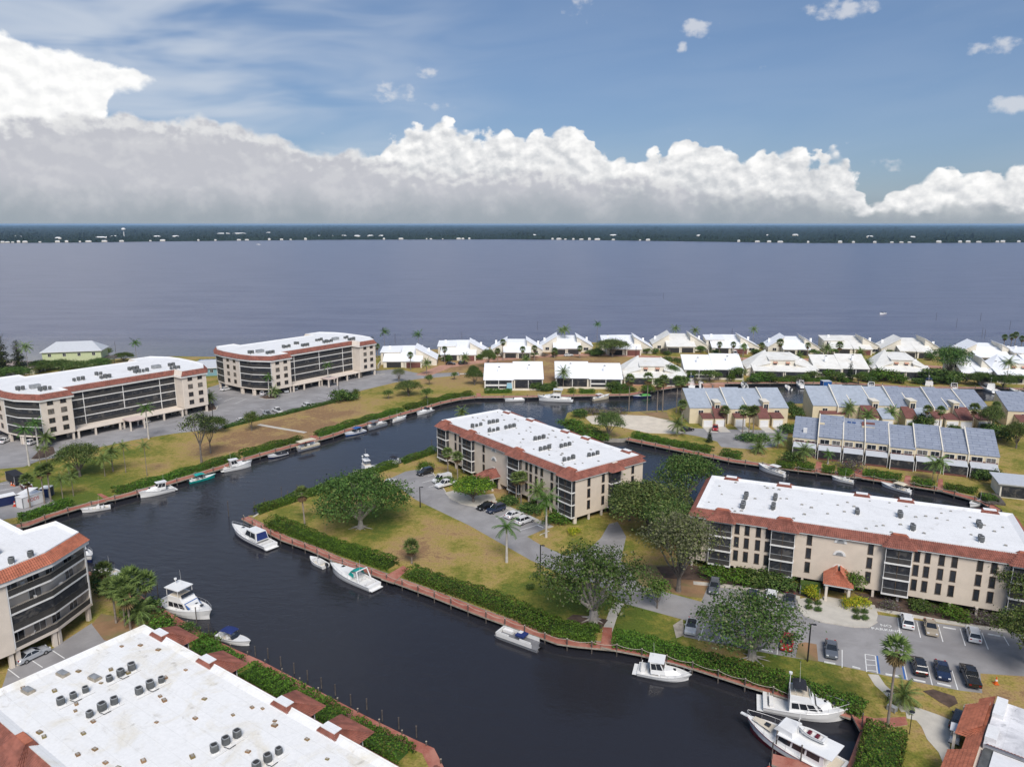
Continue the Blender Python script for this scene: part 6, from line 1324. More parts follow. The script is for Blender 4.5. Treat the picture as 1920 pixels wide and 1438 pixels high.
for k, (x, y, w, h, kd, l) in enumerate(((1395, 1091, 6.5, 2.0, 'bush', 'green shrubs left of the entrance bed'), (1432, 1096, 7, 2.6, 'bush_dark', 'dark shrubs under the second balcony stack'), (1462, 1103, 6, 2.4, 'bush_dark', 'dark shrubs left of the green box'), (1345, 1083, 6, 2.2, 'bush', 'low shrubs at the left bed end'), (1522, 1121, 2.8, 2.4, 'bush_yellow', 'yellow-leaved bush left of the porch'), (1612, 1135, 3.2, 1.5, 'bush_yellow', 'bright yellow bush right of the porch'), (1590, 1138, 2.6, 1.8, 'bush_yellow', 'yellow-green plant beside the porch bed'), (1592, 1122, 5, 5, 'small', 'brown-green tree right of the porch'), (1665, 1141, 3.4, 1.5, 'bush_grey', 'sparse shrub right of the balcony stack'), (1725, 1143, 4, 1.6, 'bush_dark', 'shrubs in the right bed'), (1790, 1156, 5, 1.7, 'bush', 'green shrubs in the right bed'), (1850, 1167, 5, 1.6, 'bush_grey', 'straggly shrubs at the right bed end'), (1905, 1181, 4, 1.5, 'bush', 'shrubs by the right edge of the bed'), (795, 880, 5, 2, 'bush', 'shrubs at the centre block left corner'), (835, 905, 5, 1.8, 'bush_dark', 'shrubs below the centre block second balcony'), (955, 945, 5, 2, 'bush_dark', 'dark shrubs right of the centre porch'), (995, 960, 6, 2.2, 'bush_dark', 'dark shrubs below the centre block windows'), (1040, 978, 6, 2, 'bush', 'shrubs below the centre block corner balcony'), (1076, 1000, 3, 1.2, 'bush_yellow', 'small fallen yellow plant on the grass'), (995, 1104, 1.6, 1, 'bush_dark', 'tiny round bush on the bright lawn'))):
    tree(kd, x, y, w, h, l)
for x, y, l in ((1517, 1131, 'upper left'), (1533, 1134, 'upper right'), (1516, 1142, 'lower left'), (1533, 1146, 'lower right')): tree('bush_dark', x, y, 1.25, .95, l + ' clipped ball bush in the left plaza bed', 'ball bushes in the plaza')
for x, y, l in ((1605, 1149, 'upper left'), (1620, 1150, 'upper right'), (1605, 1161, 'lower left'), (1621, 1162, 'lower right')): tree('bush_dark', x, y, 1.25, .95, l + ' clipped ball bush in the right plaza bed', 'ball bushes in the plaza')
for x, y, w, h, l in ((300, 1178, 7, 3.5, 'bush', ), ) and ((300, 1184, 5, 2.6, 'bright shrub below the near palms'), (345, 1192, 4, 2.0, 'shrub between walkway and tile roof'), (385, 1213, 4, 2.2, 'rounded shrub by the navy bimini boat'), (270, 1156, 6, 3.0, 'dark shrubs beside the palm clump'), (180, 1092, 3, 2, 'shrub at the near boardwalk end'), (200, 1108, 4.5, 2.6, 'dark shrub under the single small palm')): tree('bush' if 'bright' in l or 'round' in l else 'bush_dark', x, y, w, h, l)
# palms
for a in (('fan', 840, 893, 6.5, 'left of the twin palms before the centre block'), ('fan', 858, 899, 6.2, 'right of the twin palms before the centre block'), ('fan', 968, 945, 6.5, 'left of the palm pair before the third balcony stack'), ('fan', 977, 947, 7, 'right of the palm pair before the third balcony stack'), ('date', 1008, 962, 5.5, 'bushy palm below the corner windows'), ('royal', 1024, 1007, 8.5, 'royal palm with white trunk at the small lot end', 1.1), ('royal', 950, 1054, 7.5, 'lone royal palm with green shaft on the lawn', 1.0), ('fan', 772, 1056, 3.6, 'short fan palm near the brick landing', 1.05), ('fandry', 1664, 1362, 11.4, 'tall fan palm with dead skirt by the slip', 1.15), ('date', 1692, 1322, 1.6, 'stubby palm beside the concrete path', .9),
          ('royal', 55, 873, 10.5, 'royal palm with white trunk at the far left kerb'), ('royal', 279, 823, 10, 'royal palm before the far left block'), ('royal', 72, 842, 8, 'royal palm in the far left planting island', .9), ('date', 88, 838, 3, 'short palm in the far left planting island'), ('royal', 505, 744, 8, 'palm at the bayside block corner', .85), ('royal', 616, 725, 9, 'palm before the bayside block canopy', .9), ('date', 395, 762, 3.5, 'palm in the island between the blocks'), ('date', 515, 746, 2.6, 'low palm in the bayside planting island'),
          ('coco', 197, 893, 5, 'shaggy palm right of the lawn clump'), ('date', 212, 884, 5.5, 'full palm behind the shaggy one'), ('coco', 236, 886, 7.5, 'slim palm right of the full palm', .7), ('coco', 276, 892, 8.5, 'thin tall palm near the water hedge', .7), ('coco', 75, 868, 4.5, 'bent bare palm at the road, left one', .45), ('coco', 88, 870, 4.5, 'bent bare palm at the road, right one', .45),
          ('fan', 57, 952, 7, 'palm before the white container'), ('fan', 84, 944, 8, 'palm right of the white container'), ('fan', 96, 942, 8.5, 'leaning palm beside the navy box'), ('coco', 131, 900, 4, 'palm on bright grass above the yard', .7), ('coco', 118, 935, 5, 'young palm near the yard hedge', .7), ('coco', 138, 930, 5, 'second young palm near the yard hedge', .7),
          ('coco', 55, 705, 13, 'coconut palm right of the left pines', 1.2), ('wind', 256, 672, 8, 'wind-bent palm on the bay shore', 1.1), ('wind', 721, 655, 9.5, 'wind-bent palm right of the conifer', 1.15), ('wind', 785, 655, 8, 'wind-bent palm above the first villas', 1.2), ('fan', 708, 672, 6, 'fan palm behind the bayside block corner'), ('fan', 770, 694, 7, 'fan palm before the first villa'), ('date', 800, 702, 5, 'palm at the street bend'), ('fan', 834, 680, 6.5, 'spiky palm left of the black car'), ('date', 872, 684, 3.5, 'small palm by the green SUV'),
          ('fan', 943, 676, 9, 'tall fan palm before the third villa'), ('fan', 933, 686, 7, 'leaning fan palm on the verge'), ('fan', 980, 680, 6.5, 'fan palm left of a garage'), ('fan', 1002, 678, 6.5, 'fan palm right of a garage'), ('date', 986, 690, 4, 'low palm on the verge'), ('fan', 1040, 672, 4, 'small palm by a villa hedge'), ('fan', 1087, 672, 5, 'leaning palm right of the white sports car'), ('coco', 1059, 656, 11, 'left of two palms above a villa roof', 1.2), ('coco', 1052, 652, 9.5, 'right-hand smaller palm above a villa roof'), ('wind', 1119, 652, 13, 'tall wind-blown palm above the roofs', .9),
          ('date', 1056, 728, 6.5, 'full palm beside the red terrace', 1.2), ('coco', 1265, 648, 9.5, 'star-shaped palm behind the twin-wing villa', 1.1), ('coco', 1302, 650, 9, 'dark palm right of the star-shaped one', 1.1), ('fan', 1348, 668, 6, 'palm before the square villa wing'), ('fan', 1374, 668, 6, 'palm beside the white van drive'), ('fan', 1394, 668, 5, 'palm right of the white van'), ('fan', 1427, 672, 6.5, 'palm pair before a villa gable'), ('fan', 1461, 668, 7, 'big-headed palm before the pinkish roof', 1.3), ('fan', 1513, 670, 6, 'slim palm before the pinkish roof'), ('date', 1548, 676, 6, 'shaggy palm between two back-row villas', 1.2), ('fan', 1572, 674, 7, 'silvery palm between two back-row villas', 1.3), ('coco', 1411, 652, 10, 'thin tree palm on the horizon side'), ('date', 1497, 684, 4, 'palm on the middle verge'), ('date', 1610, 690, 7, 'big palm beside the thin conifer', 1.1), ('date', 1624, 700, 5, 'pale palm by the round-awning villa'), ('coco', 1390, 700, 12, 'tall palm rising from the dormered villa bush', .8), ('coco', 1885, 730, 11, 'tall feathery palm before the right-edge villa', 1.2), ('fan', 1893, 664, 9, 'first of the palms on the far right shore'), ('fan', 1900, 664, 10, 'second of the palms on the far right shore'), ('fan', 1880, 663, 8.5, 'third of the palms on the far right shore'), ('fan', 1912, 668, 9, 'last of the palms on the far right shore'),
          ('fandry', 1179, 770, 11.5, 'leftmost tall shaggy palm on the spit shore', 1.25), ('fandry', 1213, 770, 12, 'second tall shaggy palm on the spit shore', 1.25), ('fandry', 1242, 772, 11.5, 'third tall shaggy palm on the spit shore', 1.25), ('fandry', 1232, 773, 10.5, 'shorter shaggy palm among the spit palms', 1.2), ('fan', 1268, 774, 11.5, 'greener tall palm nearest the first town houses', 1.3), ('fan', 1276, 772, 11, 'second green palm nearest the town houses', 1.25),
          ('date', 1270, 816, 3.5, 'stout date palm at the sand right end', 1.25), ('fan', 1278, 800, 7.5, 'palm at the first row left corner', 1.1), ('fan', 1358, 800, 5.5, 'palm between garages, first row left', 1.1), ('fan', 1392, 812, 7.5, 'left palm in the cul-de-sac island', 1.15), ('fan', 1404, 812, 7, 'middle palm in the cul-de-sac island', 1.15), ('fan', 1412, 812, 7.5, 'right palm in the cul-de-sac island', 1.1), ('date', 1590, 792, 5, 'bushy palm before a brown wall', 1.1), ('date', 1626, 798, 3.5, 'low bushy palm before the blue porch', 1.1), ('date', 1670, 796, 4, 'bushy palm right of the blue porch', 1.1), ('fan', 1735, 804, 6.5, 'palm on the garage forecourt, left'), ('fan', 1760, 806, 6.5, 'palm on the garage forecourt, right'), ('fan', 1822, 808, 7.5, 'palm at the row end garages', 1.2), ('fan', 1862, 806, 8, 'palm before the gabled end'), ('date', 1506, 868, 3.5, 'broad-leaved palm before the first lanai', 1.1), ('royal', 1552, 870, 3, 'yellowish palm before the second lanai', .7), ('coco', 1748, 902, 5, 'left stem of the tall palms before the lanais', 1.0), ('coco', 1757, 904, 5.5, 'right stem of the tall palms before the lanais', 1.0), ('date', 1458, 840, 3, 'young palm left of the front row'), ('date', 1422, 850, 2, 'low palm under the cul-de-sac tree'),
          ('fan', 235, 1172, 7, 'left palm of the near clump', 1.25), ('fan', 218, 1168, 6.5, 'front left palm of the near clump', 1.25), ('fan', 252, 1160, 7.5, 'tallest palm of the near clump', 1.3), ('fan', 245, 1180, 6, 'low front palm of the near clump', 1.2), ('fan', 277, 1150, 6, 'right palm of the near clump', 1.25), ('date', 262, 1172, 2.6, 'young palm under the near clump'), ('fan', 200, 1118, 5.2, 'single palm beside the curved-bimini boat', 1.0), ('date', 866, 786, 2.5, 'palm top showing behind the centre block')):
    palm(*a[:4], a[4] if len(a[4].split()) > 3 else a[4] + ' palm', a[5] if len(a) > 5 else 1.0)
palm('fandry', 572, 988, 7.5, 'curved-trunk palm left of the huge lawn tree', 1.0, None, -.22)

rs = random.Random(21)
for rowname, xs, ys_ in (('back-row villas', [818, 919, 1016, 1120, 1226, 1326, 1436, 1544, 1659, 1768, 1914], [676, 671, 667, 664, 663, 661, 664, 666, 667, 676, 686]), ('canal villas', [1030, 1160, 1282, 1396, 1530, 1634, 1748], [728, 724, 716, 709, 707, 707, 709])):
    for x, y in zip(xs, ys_):
        for k in range(5): tree(rs.choice(['bush', 'bush_dark', 'bush_dark', 'small', 'bush_grey']), x + rs.uniform(-26, 26), y + rs.uniform(-1.5, 4), rs.uniform(2.5, 5.5), rs.uniform(1.6, 3.8), f'garden shrub in the planting around the {rowname}', f'garden shrubs around the {rowname}')
for k in range(46):
    x = rs.uniform(1290, 1910) if k % 4 else rs.uniform(1000, 1240); y = (713 + (x - 1290) * .012 if x > 1260 else 734) + rs.uniform(-3, 2.5)
    tree(rs.choice(['bush_dark', 'bush_dark', 'bush', 'small', 'small']), x, y, rs.uniform(3, 6.5), rs.uniform(1.8, 4.6), 'garden shrub on the canal side of the villas', 'garden shrubs on the villas canal side')
for k in range(16): tree(rs.choice(['bush_dark', 'bush', 'bush_grey']), rs.uniform(1488, 1850), 0 + rs.uniform(800, 808) if k % 2 else rs.uniform(806, 812), rs.uniform(2, 4), rs.uniform(1.2, 2.4), 'garden shrub on the town house forecourts', 'garden shrubs on the town house forecourts')
# hedges: leaf cards over a twiggy core
def hedge(label, pts, w, h, mt='leaf_hedge', dens=46, size=.27, world=False, alt='leaf_hedge_dry', seed=0):
    c = [Vector(p[:2]) for p in pts] if world else [g(x, y) for x, y in pts]
    t = thing('hedge', label, 'hedge', (c[0].x, c[0].y, G), 0, 'clipped waterside hedges'); o = Vector((c[0].x, c[0].y)); r = random.Random(seed + len(label))
    k = [Vector(p[:2]) for p in c]; k[0] = k[0] + (k[1] - k[0]).normalized() * .8; k[-1] = k[-1] + (k[-2] - k[-1]).normalized() * .8
    A, B = offset_line(k, w / 2 - .4), offset_line(k, -w / 2 + .4); m = MB()
    for i in range(len(A) - 1): m.prism([A[i] - o, A[i + 1] - o, B[i + 1] - o, B[i] - o], 0, h * .62, 'leaf_ficus')
    m.build('branches', t); v = []; f = []; v2 = []; f2 = []; per = w + 2 * h
    for x, y, a in along(c, 1 / dens / per * 6, 0.0):
        d = Vector((math.cos(a), math.sin(a))); nn = Vector((-d.y, d.x))
        bul = 1 + .16 * math.sin(x * .55 + y * .4) + .1 * math.sin(x * 1.7 - y)
        for _ in range(6):
            q = r.uniform(0, per)
            if q < h: lp, nr = (-w / 2, q), Vector((-nn.x, -nn.y, .3))
            elif q < h + w: lp, nr = (q - h - w / 2, h), Vector((0, 0, 1))
            else: lp, nr = (w / 2, per - q), Vector((nn.x, nn.y, .3))
            rd = 1 - .22 * max(0, abs(lp[0]) / (w / 2) - .6) * (lp[1] / h)
            z = lp[1] * bul * rd + r.gauss(0, .10); s = lp[0] * (1 + .08 * (bul - 1)) + r.gauss(0, .10)
            p = Vector((x - o.x + nn.x * s + d.x * r.uniform(-.15, .15), y - o.y + nn.y * s + d.y * r.uniform(-.15, .15), max(.03, z)))
            n3 = (nr.normalized() + rv(r) * .7).normalized(); e = Matrix.Rotation(r.uniform(0, 6.28), 3, n3) @ n3.orthogonal().normalized(); b = n3.cross(e); sz = size * r.uniform(.6, 1.3)
            V, Fc = (v2, f2) if r.random() < .2 + .25 * math.sin(x * .21 + y * .13) else (v, f)
            i = len(V); V += [p - e * sz * .5, p + b * sz * .4, p + e * sz * .5, p - b * sz * .4]; Fc.append((i, i + 1, i + 2, i + 3))
    m = MB(); m.raw(v, f, mt)
    if f2: m.raw(v2, f2, alt)
    m.build('foliage', t)
hedge('hedge from the navy cruiser to the brick landing', [(507, 983), (560, 1002), (620, 1025), (680, 1047), (738, 1066)], 3.2, 1.7)
hedge('long hedge from brick landing to lawn path', [(768, 1077), (850, 1107), (910, 1128), (970, 1152), (1040, 1182), (1080, 1190), (1122, 1197)], 3.4, 1.7)
hedge('hedge from lawn path past the parking row to the slip', [(1150, 1203), (1200, 1212), (1260, 1226), (1330, 1247), (1400, 1268), (1470, 1288), (1540, 1309), (1600, 1329), (1622, 1337)], 3.0, 1.5)
hedge('hedge along the north edge of the lawn point', [(480, 963), (520, 949), (570, 932), (640, 908), (700, 887), (742, 873)], 2.4, 1.5)
hedge('hedge from black bimini boat to centre block', [(752, 869), (785, 858), (815, 847)], 2.4, 1.4)
hedge('thick rounded hedge right of the trawler slip', [(1661, 1374), (1656, 1400), (1648, 1430), (1640, 1470)], 4.6, 1.9)
hA = offset_line(DA, DW + 1.5)
def cut(line, i, j, a=0.0, b=1.0): return [line[i].lerp(line[i + 1], a), *line[i + 1:j], line[j - 1 if b == 0 else j - 1].lerp(line[j], b)] if b else line[i:j]
hedge('hedge below the storage yard', cut(hA, 0, 3, .2, .9), 2.8, 1.5, world=True); hedge('hedge from the left landing past the teal boat', cut(hA, 4, 8, .3, .95), 2.6, 1.5, world=True); hedge('hedge behind hard-top cruiser up to the pontoon', cut(hA, 8, 11, .1, .6), 2.6, 1.5, world=True); hedge('hedge from pontoon to the upper lawn', cut(hA, 11, 15, .3, .9), 2.6, 1.5, world=True); hedge('hedge round the canal bend', cut(hA, 15, 19, .05, .9), 2.6, 1.5, world=True)
for i, (a, b, l) in enumerate(((908, 960, 'low hedge before the white balcony villa'), (1066, 1078, 'short hedge beside the full palm'), (1086, 1115, 'low hedge left of cream boat'), (1146, 1180, 'low hedge before the red terrace end'), (1420, 1450, 'clipped hedge below the red awnings'), (1458, 1492, 'clipped hedge piece left of the wide lanai'), (1500, 1545, 'clipped hedge below the wide lanai'), (1570, 1590, 'hedge scrap near the thin conifer'))):
    y = 737 if a < 1200 else 715; hedge(l, [(a, y), (b, y - (1 if a < 1200 else 0))], 2.2, 1.5)
hedge('low dark hedge between car park and lawn', [(418, 804), (440, 798), (487, 787), (530, 778.5), (580, 766), (629, 754)], 1.3, 1.1, 'leaf_ficus')
hT = offset_line(DT, DW + 1.6)
hedge('hedge along the spit walkway', cut(hT, 0, 2, .05, .85), 2.8, 1.6, world=True); hedge('hedge below the cul-de-sac', cut(hT, 2, 4, .15, .12), 2.8, 1.5, world=True)
for a, b, l in (((1455, 873), (1490, 877), 'hedge piece before the first lanai steps'), ((1494, 877), (1527, 881), 'hedge piece left of the red steps'), ((1541, 883), (1565, 886), 'hedge piece behind the small skiff'), ((1570, 887), (1598, 890), 'hedge piece left of the skiff landing'), ((1620, 890), (1690, 902), 'hedge behind the beige bimini boat'), ((1710, 906), (1752, 913), 'hedge below the tall lanai palms'), ((1770, 915), (1832, 926), 'hedge before the last lanais'), ((1845, 932), (1862, 945), 'hedge at the canal dead end')): hedge(l, [a, b], 2.6, 1.4)
hS = offset_line(DS, -(DW + 2.1))
for i, j, a, b, l in ((4, 6, .3, .9, 'near-left hedge below the navy bimini boat'), (6, 7, .1, .98, 'near-left hedge left of the second tile bay'), (7, 8, .05, 1, 'near-left hedge left of the third tile bay'), (8, 10, .1, .95, 'near-left hedge at the bottom corner')): hedge(l, cut(hS, i, j, a, b), 3.3, 1.9, world=True)

# ------------------------------------------------------------------ dock posts, ropes, lamps, small things
PM = MB().cyl(0, 0, -1.2, 2.15, .11, 'timber', 7).mesh('post'); CAP = MB().cyl(0, 0, 2.15, 2.24, .13, 'timber_pale', 7, .05).mesh('cap')
def dock_posts(line, off, step, label, group, start=1.0, ropes=True, h=1.0, skip=()):
    ln = offset_line(line, off); prev = None; m = MB(); pts = along(ln, step, start)
    for k, (x, y, a) in enumerate(pts):
        if any(abs(k - s) < .5 for s in skip): prev = None; continue
        t = thing('dock_post', label, 'post', (x, y, 0), a, group, (1, 1, h)); link('shaft', PM, t); link('cap', CAP, t)
        p = Vector((x, y, 2.02))
        if prev is not None and ropes: m.tube([prev.lerp(p, u) - Vector((0, 0, .28 * 4 * u * (1 - u))) for u in (0, .25, .5, .75, 1)], .045, 'rope', 4, (False, False))
        prev = p
    if ropes and m.v: tag(m.build('rope'), 'drooping rope strung between posts, ' + group, 'rope')
dock_posts(DC, .1, 3.9, 'dark timber post roped along the lawn-side boardwalk', 'lawn-side boardwalk posts')
dock_posts(DA[:20], .1, 5.2, 'weathered timber post on the left bank boardwalk', 'left bank boardwalk posts')
dock_posts(DA[20:], .1, 9.0, 'timber post on the villa boardwalk', 'villa boardwalk posts', ropes=False)
dock_posts(DS, -.1, 4.0, 'short dark post on the near-left boardwalk', 'near-left boardwalk posts', ropes=False, h=.78)
dock_posts(DT, .1, 4.6, 'pale timber post on the town house boardwalk', 'town house boardwalk posts')
POLE = MB().cyl(0, 0, -1.5, 3.6, .10, 'timber', 7, .08).mesh('shaft'); PCAP = MB().cyl(0, 0, 3.6, 3.75, .13, 'timber', 7, .03).mesh('cap')
def pole(px, py, label, group=None, s=1.0):
    p = g(px, py, 0); t = thing('mooring_pole', label, 'mooring pole', (p.x, p.y, 0), 0, group, (1, 1, s)); link('shaft', POLE, t); link('cap', PCAP, t)
for px, py, s in ((429, 968, 1), (478, 960, .7), (497, 953, .7), (529, 943, 1.1), (558, 930, .8), (540, 936, .6), (771, 874, .7), (785, 868, .7), (797, 862, .7), (810, 852, 1.2), (758, 874, .7)): pole(px, py, 'dark mooring pole off the north hedge of the lawn', 'poles off the lawn point', s)
for px, py in ((392, 1188), (479, 1230), (503, 1234), (527, 1250), (552, 1262), (577, 1276), (603, 1290), (629, 1303), (658, 1322), (688, 1330), (717, 1352), (748, 1366), (781, 1382)): pole(px, py, 'thin mooring pole off the near-left boardwalk', 'poles off the near-left boardwalk', .48)
for px, py in ((326, 1140), (369, 1168), (297, 1120)): pole(px, py, 'mooring pole beside the near flybridge yacht', 'poles beside the near flybridge yacht', .8)
for px, py, l in ((1614, 1378, 'dark pole at the red dock corner'), (1454, 1412, 'dark pole at the trawler bow'), (1500, 1440, 'dark pole at the trawler side'), (1446, 1435, 'dark pole by the red buoy')): pole(px, py, l, None, .9)
for px, py, l in ((1755, 601, 'first bay marker pole from the villas'), (1793, 614, 'bay marker pole above the big dark tree'), (1838, 602, 'bay marker pole in mid water, right'), (1841, 632, 'taller bay marker pole of a close pair'), (1846, 635, 'shorter bay marker pole of a close pair'), (1893, 618, 'rightmost bay marker pole'), (1008, 619, 'bay marker pole above the villas, centre'), (1244, 561, 'faint far marker pole on the bay'), (217, 660, 'marker pole beside the green house'), (741, 643, 'marker pole between two wind-bent palms'), (866, 640, 'wooden pole at a villa jetty'), (1372, 633, 'marker pole behind the square villa')): pole(px, py, l, None, 1.5)
def lamp_post(px, py, h, label, twin=False):
    p = g(px, py); t = thing('street_lamp', label, 'street lamp', (p.x, p.y, G), rnd.uniform(-.3, .3))
    MB().cyl(0, 0, 0, h, .13, 'lamp_black', 8, .10).build('pole', t); MB().box(-.1, .5, -.06, .06, h - .12, h, 'lamp_black').box(.3, .8, -.16, .16, h - .14, h - .02, 'lamp_black').build('lamp_head', t)
for a in ((1514, 1239, 6.2, 'black lamp post on the grassy parking island'), (788, 951, 5.0, 'black lamp post on the lawn beside the small street'), (1013, 1072, 5.5, 'black lamp post behind the pale-limbed tree'), (400, 792, 6, 'lamp post by the kerb between the tall blocks'), (636, 742, 6, 'lamp post before the bayside block'), (1192, 672, 6, 'lamp post on the villa street')): lamp_post(*a)
def garden_lamp(px, py, h, label):
    p = g(px, py); t = thing('garden_lamp', label, 'garden lamp', (p.x, p.y, G)); MB().cyl(0, 0, 0, h, .05, 'lamp_black', 6).build('pole', t); MB().cyl(0, 0, h, h + .12, .34, 'steel', 8, .3).cyl(0, 0, h + .12, h + .2, .36, 'lamp_black', 8, .1).build('lamp_head', t)
garden_lamp(1705, 1376, 3.2, 'low path lamp beside the concrete path'); garden_lamp(1664, 1316, 1.6, 'short post beside the utility box')
# traffic cones, utility boxes, containers, bins
def cone(px, py, label, mt='orange', s=1.0):
    p = g(px, py); t = thing('traffic_cone', label, 'cone', (p.x, p.y, G + .03), 0, None, s); MB().box(-.22, .22, -.22, .22, 0, .05, mt).build('base', t); MB().cyl(0, 0, .05, .75, .17, mt, 10, .04).build('body', t); MB().cyl(0, 0, .35, .5, .125, 'white_trim', 10, .1).build('band', t)
cone(1867, 1282, 'orange cone on the grass above the clubhouse', s=1.5); cone(28, 949, 'red cone between navy box and white container', 'red_plastic', 1.7); cone(22, 910, 'orange cone before the black trailer, left', s=1.3); cone(27, 911, 'orange cone before the black trailer, right', s=1.3); cone(40, 912, 'orange cone beside the covered boat', s=1.4)
def crate(name, label, px, py, to, L, W, H, mt, cat, top=None, z=G + .05, wheels=False):
    p, q = g(px, py), g(*to); t = thing(name, label, cat, (p.x, p.y, z), math.atan2(q.y - p.y, q.x - p.x)); b = .35 if wheels else 0
    MB().box(-L / 2, L / 2, -W / 2, W / 2, b, H, mt).build('body', t); MB().box(-L / 2 - .06, L / 2 + .06, -W / 2 - .06, W / 2 + .06, H, H + .12, top or mt).build('lid', t)
    for x in (-L / 2, L / 2):
        for y in (-W / 2, W / 2): MB().box(x - .07, x + .07, y - .07, y + .07, b, H, 'steel').build('corner_post', t)
    if wheels:
        for x in (-.5, .5):
            for y in (-W / 2, W / 2): w = link('wheel', WHEEL[0], t, (x, y, .33)); link('rim', WHEEL[1], w)
    return t
pc = crate('storage_container', 'white storage container with red lettering in the yard', 57, 946, (80, 938), 4.9, 2.4, 2.5, 'container_white', 'container')
crate('storage_container', 'navy sided container with white top at the left edge', 8, 946, (26, 942), 4.6, 2.4, 2.1, 'navy', 'container', 'white_roof'); crate('storage_container', 'navy box behind the white container', 89, 930, (95, 926), 2.2, 2.0, 2.2, 'navy', 'container', 'white_roof'); crate('storage_container', 'low white covered load behind the white container', 52, 930, (70, 920), 4.8, 2.2, 1.2, 'black_canvas', 'container', 'white_roof')
crate('trailer', 'long black box trailer at the yard entrance', 30, 905, (45, 914), 6.2, 2.3, 2.5, 'black_canvas', 'trailer', wheels=True); crate('trailer', 'red-brown trailer with white cover beside black trailer', 50, 917, (56, 922), 3.4, 1.8, 1.2, 'maroon', 'trailer', 'white_roof', wheels=True)
crate('utility_box', 'dark green electrical box left of the entrance porch', 1518, 1112, (1530, 1114), 3.2, 2.0, 1.7, 'leaf_ficus', 'utility box'); crate('utility_box', 'small pale green utility box beside the path', 1672, 1332, (1680, 1336), 1.0, .6, .6, 'steel', 'utility box'); crate('boat_shed', 'bright blue covered box on the back canal', 1548, 727, (1558, 727), 3.4, 3.0, 3.2, 'blue_canvas', 'cover', 'pale_metal_roof', .9)
crate('boat_lift', 'red lift cover on the back canal', 1345, 727, (1356, 727), 5, 3, 2.0, 'driveway', 'boat lift', z=.8); crate('boat_lift', 'second red lift cover next to it', 1326, 727, (1336, 727), 4, 3, 1.8, 'driveway', 'boat lift', z=.8)
def text(body, px, py, size, mt, parent=None, z=None, rz=0.0, flat=True, ext=.006, loc=None, rot=None):
    cu = bpy.data.curves.new('text', 'FONT'); cu.body = body; cu.size = size; cu.align_x = 'CENTER'; cu.extrude = ext; tmp = bpy.data.objects.new('text', cu); COL.objects.link(tmp)
    me = bpy.data.meshes.new_from_object(tmp); bpy.data.objects.remove(tmp); me.materials.clear(); me.materials.append(MATS[mt])
    o = link('lettering' if parent else 'road_marking', me, parent)
    if loc: o.location = loc; o.rotation_euler = rot
    else: p = g(px, py); o.location = (p.x, p.y, z); o.rotation_euler = (0, 0, rz)
    return o
struct(text('NO', 1662, 1175, 1.1, 'paint', None, G + .035, R(-14))); struct(text('PARKING', 1663, 1183, 1.1, 'paint', None, G + .035, R(-14)))
text('PODS', 0, 0, 1.1, 'red_plastic', pc, loc=(0.1, -1.23, 1.15), rot=(math.pi / 2, 0, 0), ext=.01)
by = g(1442, 1440, .3); t = thing('buoy', 'red round buoy hanging at the trawler dock', 'buoy', tuple(by)); MB().loft([[(r_ * math.cos(k * .785), r_ * math.sin(k * .785), z_) for k in range(8)] for r_, z_ in ((.05, -.3), (.28, -.12), (.3, .1), (.15, .28))], 'red_plastic').build('ball', t); MB().cyl(0, 0, .28, .8, .03, 'rope', 4).build('line', t)
# planting-island kerbs
def kerb(px, label):
    pts = [g(x, y) for x, y in px]; m = MB(); n = len(pts)
    for i in range(n - 1): m.obox(pts[i], pts[i + 1], .28, G, G + .16, 'concrete')
    struct(m.build('kerb'))
kerb([(58, 862), (70, 862), (90, 858), (104, 851)], ''); kerb([(378, 770), (392, 772), (406, 768), (408, 762)], ''); kerb([(486, 746), (500, 749), (516, 748), (524, 744)], ''); kerb([(700, 698), (712, 703), (722, 701)], '')
for px, nm in (([(58, 861), (70, 861), (90, 857), (104, 850), (100, 838), (80, 838)], 'island'), ([(378, 769), (392, 771), (406, 767), (400, 756), (384, 758)], 'island'), ([(486, 745), (500, 748), (516, 747), (523, 743), (512, 739)], 'island')): sheet('planting_bed', px, 'mulch', .08)
kerb([(835, 925), (848, 937), (865, 945), (890, 950), (915, 947)], ''); kerb([(1497, 1141), (1508, 1155), (1540, 1166), (1600, 1175.5), (1628, 1176), (1644, 1166)], ''); kerb([(795, 876), (811, 886), (835, 922)], '')
# red steps and slide among houses
p = g(955, 733); t = thing('pool_slide', 'light blue slide before the leftmost canal villa', 'slide', (p.x, p.y, G)); MB().face([(-1.2, 0, .2), (1.2, 0, .2), (.9, 2.8, 2.6), (-.9, 2.8, 2.6)], 'blue_wall').build('chute', t); MB().box(-1, 1, 2.8, 3.2, 0, 2.6, 'white_trim').build('tower', t)
# patio furniture on the near block's open balconies
for k, (u, y, f) in enumerate(((.25, 0, 3), (.55, 0, 3), (.8, 0, 3), (.3, 0, 2), (.7, 0, 2), (.5, 0, 0))):
    a_, b_ = Vector((-6.4, 7.0)), Vector((-7.4, 13.5)); c_ = Vector((-2.5, 0)); q = (a_.lerp(b_, u) if k % 2 else c_.lerp(a_, u)) + Vector((.9, .1)); P_ = frame_pt(OB5, 145, q.x, q.y)
    t = thing('patio_chair', ['white patio chair on the top balcony near the building corner', 'white patio chair on the top balcony nearer the left edge', 'patio chair at the water end of the top balcony', 'patio chair on the third-floor balcony, left', 'patio chair on the third-floor balcony, right', 'patio chair on the lowest balcony'][k], 'chair', (P_.x, P_.y, G + 2.97 + 2.75 * f), k)
    MB().box(-.28, .28, -.28, .28, .4, .46, 'white_trim').build('seat', t); MB().box(-.28, .28, .24, .3, .46, .95, 'white_trim').build('backrest', t)
    for x in (-.24, .24):
        for y in (-.24, .24): MB().box(x - .025, x + .025, y - .025, y + .025, 0, .4, 'white_trim').build('leg', t)

